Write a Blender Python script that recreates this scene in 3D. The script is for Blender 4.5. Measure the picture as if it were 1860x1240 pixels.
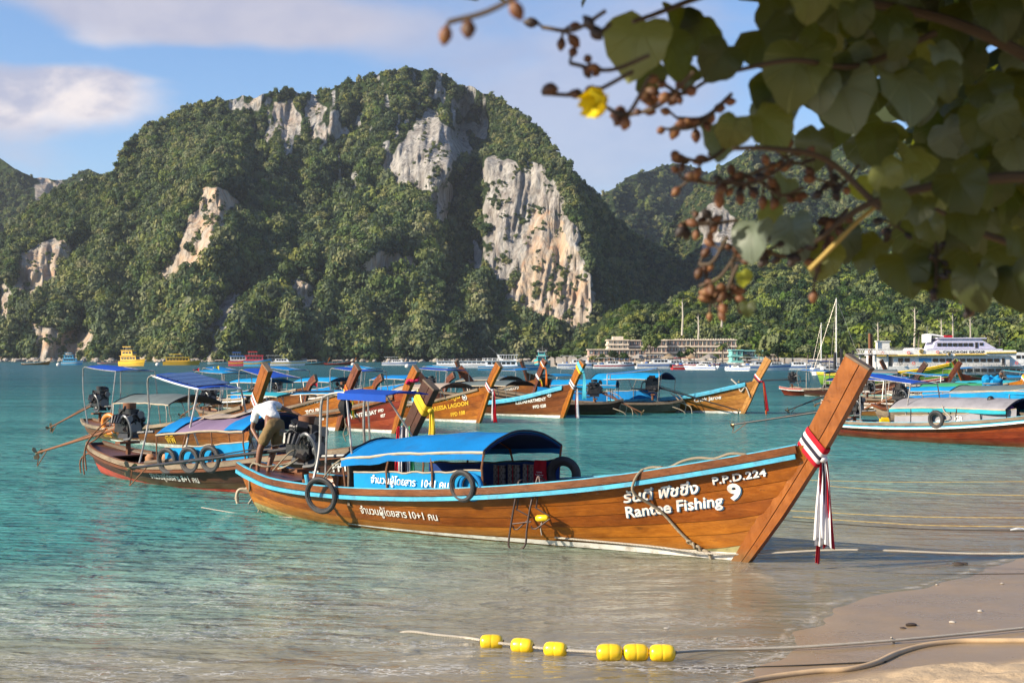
import bpy, bmesh, math, random
import numpy as np
from mathutils import Vector, Matrix, Euler
random.seed(7)
for _o in list(bpy.data.objects): bpy.data.objects.remove(_o)
SC = bpy.context.scene
COL = SC.collection
R = math.radians
PI = math.pi
# ---------------------------------------------------------------- camera
CAM_Z, FPX, HOR = 2.5, 2583.0, 650.0          # eye height, focal length in photo pixels, horizon row
cd = bpy.data.cameras.new('camera'); cam = bpy.data.objects.new('camera', cd); COL.objects.link(cam)
cam.location = (0, 0, CAM_Z); cam.rotation_euler = (R(90), 0, 0)
cd.sensor_width = 36; cd.lens = 50; cd.shift_y = 30 / 1860; cd.clip_start = .05; cd.clip_end = 9000
cd.dof.use_dof = True; cd.dof.focus_distance = 19; cd.dof.aperture_fstop = 8.5
SC.camera = cam
# ---------------------------------------------------------------- light
SUN_EL = R(27); SUN_TRAVEL = Vector((.93, .37, 0)).normalized()
sd = bpy.data.lights.new('sun', 'SUN'); so = bpy.data.objects.new('sun', sd); COL.objects.link(so)
sd.energy = 5.0; sd.angle = R(.5); sd.color = (1, .87, .68)
_v = Vector((SUN_TRAVEL.x * math.cos(SUN_EL), SUN_TRAVEL.y * math.cos(SUN_EL), -math.sin(SUN_EL)))
so.rotation_euler = _v.to_track_quat('-Z', 'Y').to_euler()
SC.view_settings.view_transform = 'Standard'; SC.view_settings.look = 'None'
SC.view_settings.exposure = .85; SC.view_settings.gamma = 1; SC.view_settings.use_curve_mapping = False
SC.render.engine = 'CYCLES'
SC.cycles.use_denoising = True
SC.cycles.max_bounces = 6; SC.cycles.diffuse_bounces = 2; SC.cycles.glossy_bounces = 3
SC.cycles.transparent_max_bounces = 8; SC.cycles.transmission_bounces = 3
SC.cycles.caustics_reflective = False; SC.cycles.caustics_refractive = False
SC.cycles.sample_clamp_indirect = 6

# ---------------------------------------------------------------- node helper
class NT:
    def __init__(s, tree): s.t = tree; tree.nodes.clear()
    def __call__(s, ty, props=None, **inp):
        n = s.t.nodes.new(ty)
        for k, v in (props or {}).items(): setattr(n, k, v)
        for k, v in inp.items(): s.set(n, k, v)
        return n
    def set(s, n, k, v):
        i = n.inputs[int(k[1:])] if (k[0] == 'i' and k[1:].isdigit()) else n.inputs[k.replace('_', ' ')]
        if isinstance(v, bpy.types.NodeSocket): s.t.links.new(v, i)
        elif isinstance(v, bpy.types.Node): s.t.links.new(v.outputs[0], i)
        else:
            if hasattr(v, '__len__') and i.type == 'RGBA' and len(v) == 3: v = (*v, 1)
            i.default_value = v
    def math(s, op, a, b=0.0, clamp=False): return s('ShaderNodeMath', dict(operation=op, use_clamp=clamp), i0=a, i1=b).outputs[0]
    def mix(s, f, a, b, mode='MIX'):
        n = s('ShaderNodeMix', dict(data_type='RGBA', blend_type=mode), i0=f, i6=a, i7=b); return n.outputs[2]
    def noise(s, vec, scale, detail=4, rough=.55, dist=0):
        n = s('ShaderNodeTexNoise', None, Scale=scale, Detail=detail, Roughness=rough, Distortion=dist)
        if vec is not None: s.set(n, 'Vector', vec)
        return n.outputs[0]
    def ramp(s, f, *st):
        n = s('ShaderNodeValToRGB', None, i0=f); e = n.color_ramp.elements
        while len(e) < len(st): e.new(.5)
        for q, (p, c) in zip(e, st):
            q.position = p; q.color = (c, c, c, 1) if isinstance(c, (int, float)) else (*c, 1)
        return n.outputs[0]
    def rng(s, f, a, b, c=0.0, d=1.0, smooth=False):
        return s('ShaderNodeMapRange', dict(interpolation_type='SMOOTHSTEP' if smooth else 'LINEAR', clamp=True), i0=f, i1=a, i2=b, i3=c, i4=d).outputs[0]
    def mapv(s, vec, sc=(1, 1, 1), rot=(0, 0, 0), loc=(0, 0, 0)): return s('ShaderNodeMapping', None, Vector=vec, Location=loc, Rotation=rot, Scale=sc).outputs[0]
    def attr(s, nm): return s('ShaderNodeAttribute', dict(attribute_name=nm))
    def vm(s, op, a, b=None, out=0):
        n = s('ShaderNodeVectorMath', dict(operation=op), i0=a)
        if b is not None: s.set(n, 'i1', b)
        return n.outputs[out]
MATS = {}
def mat(name, fn):
    if name in MATS: return MATS[name]
    m = bpy.data.materials.new(name); m.use_nodes = True
    nt = NT(m.node_tree); out = nt('ShaderNodeOutputMaterial'); fn(nt, out); MATS[name] = m
    return m
def pm(name, color, rough=.5, metal=0, var=.2, scale=4, stretch=(1, 1, 1), bump=0, bscale=30, dirt=None, dirt_amt=.5, dirt_scale=3, rnd=.12, spec=.5, emit=None, coat=0, sheen=0, trans=0):
    """generic procedural surface: base colour with brightness noise, blotchy dirt, bump and a little per-piece difference"""
    def f(nt, out):
        tc = nt('ShaderNodeTexCoord').outputs['Object']
        v = nt.mapv(tc, stretch)
        n = nt.noise(v, scale, 5, .6)
        c = nt.mix(nt.rng(n, .3, .7), tuple(x * (1 - var) for x in color), tuple(min(1, x * (1 + var)) for x in color))
        if dirt: c = nt.mix(nt.math('MULTIPLY', nt.rng(nt.noise(v, dirt_scale, 8, .7), .5, .68), dirt_amt), c, dirt)
        if rnd:
            ri = nt('ShaderNodeObjectInfo').outputs['Random']
            h = nt('ShaderNodeHueSaturation', None, Color=c); nt.set(h, 'Value', nt.rng(ri, 0, 1, 1 - rnd, 1 + rnd)); c = h.outputs[0]
        b = nt('ShaderNodeBsdfPrincipled', None, Base_Color=c, Metallic=metal)
        nt.set(b, 'Roughness', nt.rng(n, .2, .8, max(0, rough - .08), min(1, rough + .1)))
        b.inputs['Specular IOR Level'].default_value = spec
        if coat: b.inputs['Coat Weight'].default_value = coat; b.inputs['Coat Roughness'].default_value = .15
        if bump:
            bp = nt('ShaderNodeBump', None, Strength=1.0, Distance=bump, Height=nt.noise(v, bscale, 4, .6)); nt.set(b, 'Normal', bp)
        sh = b.outputs[0]
        if trans:
            tl = nt('ShaderNodeBsdfTranslucent', None, Color=c)
            sh = nt('ShaderNodeMixShader', None, i0=trans, i1=sh, i2=tl).outputs[0]
        nt.set(out, 'Surface', sh)
    return mat(name, f)
# ---------------------------------------------------------------- world: physical sky with broken cloud
w = bpy.data.worlds.new('World'); SC.world = w; w.use_nodes = True
def world():
    nt = NT(w.node_tree); out = nt('ShaderNodeOutputWorld')
    sky = nt('ShaderNodeTexSky', dict(sky_type='NISHITA', sun_disc=False, sun_elevation=SUN_EL, sun_rotation=math.atan2(-SUN_TRAVEL.x, -SUN_TRAVEL.y) % (2 * PI), altitude=0, air_density=1.0, dust_density=.5, ozone_density=2.0))
    hs = nt('ShaderNodeHueSaturation', None, Color=sky, Saturation=1.12, Value=.90)
    d = nt('ShaderNodeTexCoord').outputs['Generated']
    dn = nt.vm('NORMALIZE', d)
    v = nt.mapv(dn, (1, 1, 2.6))
    big = nt.noise(v, 3.2, 7, .5, .25)
    fine = nt.noise(nt.mapv(dn, (1, 1, 1.9), loc=(3, 1, 2)), 9, 8, .55, .3)
    def blob(px, py, rx, rz, amp):
        c = Vector(((px - 930) / FPX, 1, (HOR - py) / FPX)).normalized()
        q = nt.vm('MULTIPLY', nt.vm('SUBTRACT', dn, tuple(c)), (1 / rx, 1 / rx, 1 / rz))
        return nt.rng(nt.vm('LENGTH', q, out=1), 0, 1, amp, 0, True)
    s = nt.math('ADD', nt.math('MULTIPLY', big, .50), nt.math('MULTIPLY', fine, .50))
    thick = None
    for a in ((100, 180, .12, .058, .31), (180, 140, .06, .035, .14), (330, 20, .21, .040, .33), (560, 60, .12, .03, .12), (20, 185, .06, .05, .12)):
        b = blob(*a); s = nt.math('ADD', s, b)
        thick = b if thick is None else nt.math('ADD', thick, b)
    veil = nt.math('ADD', blob(950, 60, .2, .10, .14), blob(1150, 260, .18, .11, .17))
    for a in ((610, 250, .12, .1, -.2), (230, 260, .1, .03, -.15), (20, 60, .05, .03, -.25), (230, 108, .12, .014, -.28), (500, 110, .1, .02, -.1)): s = nt.math('ADD', s, blob(*a))
    s2 = nt.math('ADD', s, veil)
    cov = nt.rng(s2, .50, .76, 0, 1, True)
    cov = nt.math('MULTIPLY', cov, nt.rng(thick, 0, .22, .62, .93))
    lit = nt.rng(nt.math('SUBTRACT', nt.noise(nt.mapv(dn, (1, 1, 1.9), loc=(3.012, 1.0, 1.985)), 9, 8, .55, .3), nt.math('MULTIPLY', fine, .55)), .12, .34, 0, 1, True)
    lit = nt.math('MULTIPLY', lit, nt.rng(blob(130, 160, .12, .045, 1), 0, .6, .2, 1))
    cc = nt.mix(lit, (2.9, 2.95, 3.75), (5.7, 5.1, 4.9))
    skyc = nt.mix(1.0, hs, (.90, .97, 1.14), 'MULTIPLY')
    col = nt.mix(cov, skyc, cc)
    bg = nt('ShaderNodeBackground', None, Color=col, Strength=.10)
    nt.set(out, 'Surface', bg)
world()

# ---------------------------------------------------------------- helpers: placing, tagging, mesh building
def G(px, py, z=0.0):
    Y = FPX * (CAM_Z - z) / (py - HOR); return Vector(((px - 930) / FPX * Y, Y, z))
def D(px, py, Y): return Vector(((px - 930) / FPX * Y, Y, CAM_Z + (HOR - py) / FPX * Y))
def tag(o, label=None, cat=None, group=None, kind=None):
    if label: o['label'] = label
    if cat: o['category'] = cat
    if group: o['group'] = group
    if kind: o['kind'] = kind
    return o
def thing(name, label, cat, loc=(0, 0, 0), rz=0, group=None):
    o = bpy.data.objects.new(name, None); COL.objects.link(o); o.empty_display_size = .2
    o.location = loc; o.rotation_euler = (0, 0, rz); return tag(o, label, cat, group)
def link(name, me, parent=None, m=None, loc=None):
    o = bpy.data.objects.new(name, me); COL.objects.link(o)
    if parent is not None: o.parent = parent
    if m is not None and not me.materials: me.materials.append(m)
    if loc is not None: o.location = loc
    return o
def copy_tree(o, parent=None):
    c = o.copy(); COL.objects.link(c); c.parent = parent
    for ch in o.children: copy_tree(ch, c)
    return c
def smooth(me, ang=38):
    me.shade_smooth() if hasattr(me, 'shade_smooth') else None
    if ang < 180: me.set_sharp_from_angle(angle=R(ang))
class MB:
    def __init__(s): s.v = []; s.f = []
    def add(s, vs, fs):
        b = len(s.v); s.v += [tuple(q) for q in vs]; s.f += [tuple(i + b for i in f) for f in fs]; return s
    def box(s, c, sz, rot=None, taper=1.0):
        x, y, z = (q / 2 for q in sz)
        p = [Vector((a * x * (taper if cc > 0 else 1), b * y * (taper if cc > 0 else 1), cc * z)) for cc in (-1, 1) for a, b in ((-1, -1), (1, -1), (1, 1), (-1, 1))]
        if rot is not None:
            m = Euler(rot).to_matrix() if not isinstance(rot, Matrix) else rot
            p = [m @ q for q in p]
        c = Vector(c)
        return s.add([q + c for q in p], [(3, 2, 1, 0), (4, 5, 6, 7), (0, 1, 5, 4), (1, 2, 6, 5), (2, 3, 7, 6), (3, 0, 4, 7)])
    def tube(s, pts, r, n=8, caps=True, flat=1.0):
        pts = [Vector(p) for p in pts]; k = len(pts)
        rs = r if hasattr(r, '__len__') else [r] * k
        vs = []; fs = []; up = None
        for i, p in enumerate(pts):
            t = (pts[min(i + 1, k - 1)] - pts[max(i - 1, 0)])
            t = t.normalized() if t.length > 1e-9 else Vector((0, 0, 1))
            if up is None:
                up = Vector((0, 0, 1)) if abs(t.z) < .9 else Vector((1, 0, 0))
            a = t.cross(up)
            if a.length < 1e-6: a = t.cross(Vector((0, 1, 0)))
            a.normalize(); b = a.cross(t).normalized(); up = b
            for j in range(n):
                th = 2 * PI * j / n; vs.append(p + (a * math.cos(th) + b * math.sin(th) * flat) * rs[i])
        for i in range(k - 1):
            for j in range(n):
                q = (j + 1) % n; fs.append((i * n + j, i * n + q, (i + 1) * n + q, (i + 1) * n + j))
        if caps: fs.append(tuple(range(n))[::-1]); fs.append(tuple((k - 1) * n + j for j in range(n)))
        return s.add(vs, fs)
    def ring(s, c, ax, R0, r, N=24, n=8, sq=1.0):
        ax = Vector(ax).normalized(); u = ax.orthogonal().normalized(); w_ = ax.cross(u); c = Vector(c); vs = []; fs = []
        for i in range(N):
            th = 2 * PI * i / N; d = u * math.cos(th) + w_ * math.sin(th)
            for j in range(n):
                ph = 2 * PI * j / n; vs.append(c + d * (R0 + r * math.cos(ph)) + ax * r * sq * math.sin(ph))
        for i in range(N):
            for j in range(n):
                a, b = (i + 1) % N, (j + 1) % n; fs.append((i * n + j, a * n + j, a * n + b, i * n + b))
        return s.add(vs, fs)
    def ball(s, c, r, n=8, m=6, sc=(1, 1, 1)):
        c = Vector(c); vs = [c + Vector((0, 0, -r * sc[2]))]; fs = []
        for i in range(1, m):
            ph = -PI / 2 + PI * i / m
            for j in range(n):
                th = 2 * PI * j / n; vs.append(c + Vector((r * math.cos(ph) * math.cos(th) * sc[0], r * math.cos(ph) * math.sin(th) * sc[1], r * math.sin(ph) * sc[2])))
        vs.append(c + Vector((0, 0, r * sc[2]))); L = len(vs) - 1
        for j in range(n):
            q = (j + 1) % n; fs.append((0, 1 + q, 1 + j)); fs.append((L, 1 + (m - 2) * n + j, 1 + (m - 2) * n + q))
        for i in range(m - 2):
            for j in range(n):
                q = (j + 1) % n; a = 1 + i * n; b = a + n; fs.append((a + j, a + q, b + q, b + j))
        return s.add(vs, fs)
    def grid(s, P, close_u=False):
        """P: rows of points -> quads"""
        nr, nc = len(P), len(P[0]); vs = [q for row in P for q in row]
        fs = [(i * nc + j, i * nc + (j + 1) % nc, (i + 1) * nc + (j + 1) % nc, (i + 1) * nc + j) for i in range(nr - 1) for j in range(nc if close_u else nc - 1)]
        return s.add(vs, fs)
    def slab(s, P, off):
        """closed thin shell: grid P and the same grid moved by vector off (or off(i,j))"""
        nr, nc = len(P), len(P[0]); f = off if callable(off) else (lambda i, j: Vector(off))
        a = [Vector(q) for row in P for q in row]; b = [Vector(P[i][j]) + f(i, j) for i in range(nr) for j in range(nc)]; K = nr * nc
        fs = []
        for i in range(nr - 1):
            for j in range(nc - 1):
                q = (i * nc + j, i * nc + j + 1, (i + 1) * nc + j + 1, (i + 1) * nc + j); fs.append(q); fs.append(tuple(x + K for x in q[::-1]))
        e = [i for i in range(nc)] + [i * nc + nc - 1 for i in range(1, nr)] + [(nr - 1) * nc + j for j in range(nc - 2, -1, -1)] + [i * nc for i in range(nr - 2, 0, -1)]
        for i in range(len(e)):
            p, q = e[i], e[(i + 1) % len(e)]; fs.append((q, p, p + K, q + K))
        return s.add(a + b, fs)
    def sweep(s, path, prof, ups=None):
        """path: points; prof: [(side, up)] closed profile"""
        path = [Vector(p) for p in path]; k = len(path); n = len(prof); vs = []
        for i, p in enumerate(path):
            t = (path[min(i + 1, k - 1)] - path[max(i - 1, 0)]).normalized(); up = Vector(ups[i]) if ups else Vector((0, 0, 1))
            a = t.cross(up).normalized(); b = a.cross(t)
            pr = prof(i / (k - 1)) if callable(prof) else prof
            vs += [p + a * q[0] + b * q[1] for q in pr]
        if callable(prof): n = len(prof(0))
        fs = [(i * n + j, i * n + (j + 1) % n, (i + 1) * n + (j + 1) % n, (i + 1) * n + j) for i in range(k - 1) for j in range(n)]
        fs += [tuple(range(n))[::-1], tuple((k - 1) * n + j for j in range(n))]
        return s.add(vs, fs)
    def build(s, name, m, parent=None, loc=None, ang=38, label=None):
        me = bpy.data.meshes.new(name); me.from_pydata(s.v, [], s.f); me.update()
        smooth(me, ang)
        o = link(name, me, parent, m, loc)
        if label: o['label'] = label
        return o
def rect(a, b): return [(-a, -b), (a, -b), (a, b), (-a, b)]
def lerp(a, b, t): return a + (b - a) * t
def bez(pts, n=10):
    """smooth Catmull-Rom curve through pts"""
    P = [Vector(p) for p in pts]; P = [2 * P[0] - P[1]] + P + [2 * P[-1] - P[-2]]; o = []
    for i in range(1, len(P) - 2):
        for k in range(n):
            t = k / n; a, b, c, d = P[i - 1:i + 3]
            o.append(.5 * ((2 * b) + (c - a) * t + (2 * a - 5 * b + 4 * c - d) * t * t + (-a + 3 * b - 3 * c + d) * t ** 3))
    return o + [P[-2]]
# numpy value noise
def _h(ix, iy, s):
    n = (ix.astype(np.int64) * 374761393 + iy.astype(np.int64) * 668265263 + s * 1442695041) & 0x7fffffff
    n = ((n ^ (n >> 13)) * 1274126177) & 0x7fffffff
    return ((n ^ (n >> 16)) & 0xffff) / 65535.0
def vn(x, y, s=0):
    x = np.asarray(x, float); y = np.asarray(y, float)
    ix = np.floor(x); iy = np.floor(y); fx = x - ix; fy = y - iy; fx = fx * fx * (3 - 2 * fx); fy = fy * fy * (3 - 2 * fy)
    a = _h(ix, iy, s); b = _h(ix + 1, iy, s); c = _h(ix, iy + 1, s); d = _h(ix + 1, iy + 1, s)
    return (a + (b - a) * fx + (c - a) * fy + (a - b - c + d) * fx * fy) * 2 - 1
def fbm(x, y, o=4, s=0, g=.5):
    r = 0; a = 1
    for i in range(o): r = r + a * vn(x, y, s + i * 17); x = np.asarray(x) * 2.03 + 5.1; y = np.asarray(y) * 2.03 + 1.7; a *= g
    return r
def grid_mesh(name, P, m, attrs=None, sm=True):
    """P: (rows, cols, 3) array"""
    nr, nc = P.shape[:2]; me = bpy.data.meshes.new(name)
    idx = np.arange(nr * nc).reshape(nr, nc)
    q = np.stack([idx[:-1, :-1], idx[:-1, 1:], idx[1:, 1:], idx[1:, :-1]], -1).reshape(-1, 4).astype(np.int32)
    me.vertices.add(nr * nc); me.vertices.foreach_set('co', P.reshape(-1).astype(np.float32))
    me.loops.add(q.size); me.loops.foreach_set('vertex_index', q.reshape(-1))
    me.polygons.add(len(q)); me.polygons.foreach_set('loop_start', np.arange(0, q.size, 4, dtype=np.int32))
    me.update(calc_edges=True); me.validate()
    for k, a in (attrs or {}).items():
        at = me.attributes.new(k, 'FLOAT', 'POINT'); at.data.foreach_set('value', a.reshape(-1).astype(np.float32))
    if sm: me.shade_smooth()
    me.materials.append(m); return me
def inpoly(px, py, poly):
    r = np.zeros(np.shape(px), bool); n = len(poly)
    for i in range(n):
        x1, y1 = poly[i]; x2, y2 = poly[(i + 1) % n]
        if y1 == y2: continue
        c = ((y1 > py) != (y2 > py)) & (px < (x2 - x1) * (py - y1) / (y2 - y1) + x1); r ^= c
    return r
# ================================================================ SAND, WATER
SHORE = np.array([(-60, -30), (-14, 3.5), (-5, 7.9), (-2, 8.9), (.5, 9.7), (1.75, 10.55), (2.1, 11.6), (2.5, 13.0), (3.3, 14.5), (4.5, 15.8), (6.5, 17.9), (12, 24), (30, 44), (90, 110), (240, 280)], float)
BERM = np.array([(-60, -34), (-6, 3), (.2, 8.9), (1.67, 10.25), (2.5, 11.05), (3.2, 11.4), (4.4, 11.75), (7, 12.9), (14, 19), (40, 44), (240, 250)], float)
def sdist(x, y, C):
    """signed distance to polyline, positive on the landward (right/front) side"""
    best = np.full(np.shape(x), 1e9); sg = np.ones(np.shape(x))
    for (ax, ay), (bx, by) in zip(C[:-1], C[1:]):
        dx, dy = bx - ax, by - ay; t = np.clip(((x - ax) * dx + (y - ay) * dy) / (dx * dx + dy * dy), 0, 1)
        ex = x - ax - t * dx; ey = y - ay - t * dy; d = np.hypot(ex, ey); cr = dx * (y - ay) - dy * (x - ax)
        u = d < best - 1e-9; best = np.where(u, d, best); sg = np.where(u, np.where(cr > 0, -1, 1), sg)
    return best * sg
def ground_h(x, y, fine=True):
    s = sdist(x, y, SHORE) + .28 * vn(x * .8, y * .8, 3) + .1 * vn(x * 2.7, y * 2.7, 4)
    b = sdist(x, y, BERM) + .10 * vn(x * 1.6, y * 1.6, 5) + .04 * vn(x * 5, y * 5, 6)
    z = np.where(s > 0, .030 * s, np.maximum(-6, .055 * s))
    bb = np.clip(b / .55, 0, 1); bb = bb * bb * (3 - 2 * bb)
    z = z + bb * (.085 + .05 * np.clip(b, 0, 30)) * (z > -.5)
    if fine: z = z + bb * (.024 * fbm(x * 3.1, y * 3.1, 3, 9) + .030 * np.minimum(0, fbm(x * 7, y * 7, 2, 19)))
    return z
def axis(c, lo, hi, step, grow):
    a = [c]; st = step
    while a[-1] < hi: a.append(a[-1] + st); st *= 1 + grow * (1 if abs(a[-1] - c) > 4 else .2)
    b = [c]; st = step
    while b[-1] > lo: b.append(b[-1] - st); st *= 1 + grow * (1 if abs(b[-1] - c) > 4 else .2)
    return np.array(b[::-1][:-1] + a)
def sandmat(nt, out):
    tc = nt('ShaderNodeTexCoord').outputs['Object']
    wet = nt.attr('wet').outputs['Fac']
    n1 = nt.noise(tc, 1.2, 5); n2 = nt.noise(tc, 60, 4, .7); n3 = nt.noise(nt.mapv(tc, (1, 2.2, 1), rot=(0, 0, .6)), 2.5, 6, .6)
    dry = nt.mix(n3, (.42, .31, .19), (.56, .43, .28))
    dry = nt.mix(nt.rng(n2, .35, .75), nt.mix(.55, dry, (.30, .21, .12)), dry)
    wt = nt.mix(nt.rng(n1, .3, .7), (.225, .150, .076), (.31, .215, .118))
    wt = nt.mix(nt.rng(n3, .4, .62), wt, (.26, .18, .10))
    sub = nt.rng(nt('ShaderNodeSeparateXYZ', None, Vector=tc).outputs[2], -.10, .012, 1, 0)
    wt = nt.mix(sub, wt, nt.mix(n3, (.38, .28, .185), (.48, .36, .245)))
    c = nt.mix(wet, dry, wt)
    sp = nt('ShaderNodeTexVoronoi', None, Vector=tc, Scale=38.0).outputs['Distance']
    spk = nt.math('MULTIPLY', nt.math('LESS_THAN', sp, .06), nt.math('GREATER_THAN', nt.noise(tc, 9), .55))
    c = nt.mix(nt.math('MULTIPLY', spk, .8), c, (.6, .55, .47))
    h = nt.math('ADD', nt.math('MULTIPLY', nt.noise(tc, 160, 3, .7), .002), nt.math('MULTIPLY', nt.math('MULTIPLY', nt.noise(tc, 14, 5, .6), .022), nt.math('SUBTRACT', 1.0, wet)))
    h = nt.math('ADD', h, nt.math('MULTIPLY', nt.math('MULTIPLY', nt.noise(nt.mapv(tc, (2.2, 6, 1), rot=(0, 0, -.6)), 3, 3), .005), wet))
    bp = nt('ShaderNodeBump', None, Strength=.8, Distance=1.0, Height=h)
    b = nt('ShaderNodeBsdfPrincipled', None, Base_Color=c, Normal=bp)
    nt.set(b, 'Roughness', nt.mix(wet, (.95,) * 3, nt.ramp(n1, (.35, .22), (.65, .42))))
    b.inputs['Specular IOR Level'].default_value = .32
    nt.set(out, 'Surface', b)
xs = axis(2.6, -1300, 1600, .045, .05); ys = axis(11.4, -60, 1900, .045, .05)
X, Y = np.meshgrid(xs, ys)
Z = ground_h(X, Y)
b_ = sdist(X, Y, BERM) + .12 * vn(X * 2, Y * 2, 5)
wet = 1 - np.clip((b_ + .05) / .5, 0, 1)
o = link('beach', grid_mesh('beach', np.stack([X, Y, Z], -1), mat('sand', sandmat), dict(wet=wet)))
tag(o, kind='structure')
def watermat(nt, out):
    tc = nt('ShaderNodeTexCoord').outputs['Object']
    dep = nt.attr('depth').outputs['Fac']; dist = nt.attr('far').outputs['Fac']
    # wind ripples, several sizes, crests along X
    r1 = nt.noise(nt.mapv(tc, (.62, 1.45, 1), rot=(0, 0, .12)), 2.5, 3, .5, .45)
    r2 = nt.noise(nt.mapv(tc, (.6, 1.5, 1), rot=(0, 0, -.2)), 1.05, 3, .5, .5)
    r3 = nt.noise(nt.mapv(tc, (.5, 1.3, 1)), .22, 3, .5)
    r4 = nt.noise(nt.mapv(tc, (.9, 1.6, 1), rot=(0, 0, .3)), 11, 2, .5, .2)
    calm = nt.rng(dep, .01, .5, .16, 1)
    h = nt.math('ADD', nt.math('MULTIPLY', r1, .26), nt.math('MULTIPLY', r2, .28))
    h = nt.math('ADD', h, nt.math('ADD', nt.math('MULTIPLY', r3, .6), nt.math('MULTIPLY', r4, .025)))
    bp = nt('ShaderNodeBump', None, Distance=1.0, Height=nt.math('MULTIPLY', h, calm)); nt.set(bp, 'Strength', nt.rng(dist, 0, 1, 1.0, .85))
    big = nt.noise(nt.mapv(tc, (.5, 1.8, 1)), .09, 4, .6, .6)
    teal = nt.mix(nt.rng(big, .38, .66), (.040, .190, .178), (.085, .305, .275))
    deep = nt.mix(nt.rng(big, .38, .62), (.010, .068, .084), (.022, .125, .132))
    c = nt.mix(nt.rng(dist, .08, .6), teal, deep)
    c = nt.mix(nt.rng(nt.math('ADD', dep, nt.math('MULTIPLY', nt.math('SUBTRACT', big, .5), .12)), .12, .56), nt.mix(nt.rng(dep, .03, .28), (.56, .445, .30), (.34, .35, .24)), c)
    # milky shallow water with stirred-up sand
    c = nt.mix(nt.math('MULTIPLY', nt.rng(nt.noise(nt.mapv(tc, (.7, 1.6, 1)), .8, 5, .6, .8), .45, .7), nt.rng(dep, .05, .5, .6, 0)), c, (.38, .34, .25))
    a = nt.rng(dep, .0, .34, .10, .96)
    # foam lace
    vo = nt('ShaderNodeTexVoronoi', dict(feature='DISTANCE_TO_EDGE'), Vector=nt.vm('ADD', nt.mapv(tc, (1.1, 2.4, 1)), nt.vm('SCALE', nt('ShaderNodeTexNoise', None, Vector=tc, Scale=3.0, Detail=4.0).outputs['Color'], None)), Scale=5.5)
    for l in nt.t.nodes:
        if l.type == 'VECT_MATH' and l.operation == 'SCALE': l.inputs['Scale'].default_value = .9
    lace = nt.rng(vo.outputs['Distance'], .02, .10, 1, 0)
    patch = nt.rng(nt.noise(nt.mapv(tc, (.55, 1.5, 1), loc=(2, 7.3, 0)), .75, 6, .65, .6), .44, .56)
    fm = nt.math('MULTIPLY', nt.math('MULTIPLY', nt.rng(nt.math('ADD', lace, nt.noise(nt.mapv(tc, (1, 2.6, 1)), 14, 5, .7)), .66, 1.05), patch), nt.attr('foam').outputs['Fac'])
    edge = nt.math('MULTIPLY', nt.rng(nt.math('ABSOLUTE', nt.math('SUBTRACT', dep, .006)), 0, .006, 1, 0), nt.rng(nt.noise(tc, 5, 5, .6), .42, .6))
    fm = nt.math('MAXIMUM', nt.math('MULTIPLY', fm, .7), nt.math('MULTIPLY', edge, .5))
    c = nt.mix(fm, c, (.68, .68, .66))
    body = nt('ShaderNodeMixShader', None, i0=nt.math('MAXIMUM', a, fm), i1=nt('ShaderNodeBsdfTransparent', None, Color=(.86, .93, .90)), i2=nt('ShaderNodeBsdfDiffuse', None, Color=c, Normal=bp))
    gl = nt('ShaderNodeBsdfGlossy', None, Color=(1, 1, 1), Normal=bp); nt.set(gl, 'Roughness', nt.rng(dist, 0, 1, .05, .16))
    fr = nt('ShaderNodeFresnel', None, IOR=1.33, Normal=bp)
    f2 = nt.math('MULTIPLY', nt.math('MULTIPLY', fr, nt.rng(fm, 0, 1, .8, .2)), nt.rng(dep, .0, .35, .50, 1))
    nt.set(out, 'Surface', nt('ShaderNodeMixShader', None, i0=f2, i1=body, i2=gl))
xs = axis(-1, -2200, 2600, .13, .035); ys = axis(13, 2, 3200, .13, .03)
X, Y = np.meshgrid(xs, ys)
dep = -ground_h(X, Y, False)
keep = np.clip(dep, -.2, 6)
Zw = np.where(dep > -.012, 0, -.08 - .3 * np.clip(-dep, 0, .5))       # the sheet dives under the sand beyond the swash edge
far = np.clip((np.hypot(X, Y) - 25) / 260, 0, 1) ** .7
fo = np.clip(1.15 - (Y - 10.5) / 7.5, 0, 1) * np.clip((X + 9) / 3, .25, 1) * np.clip(1.2 - np.abs(X + 1) / 8, .25, 1)
wsea = link('sea', grid_mesh('sea', np.stack([X, Y, Zw], -1), mat('sea_water', watermat), dict(depth=keep, far=far, foam=fo)))
tag(wsea, kind='structure')

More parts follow.
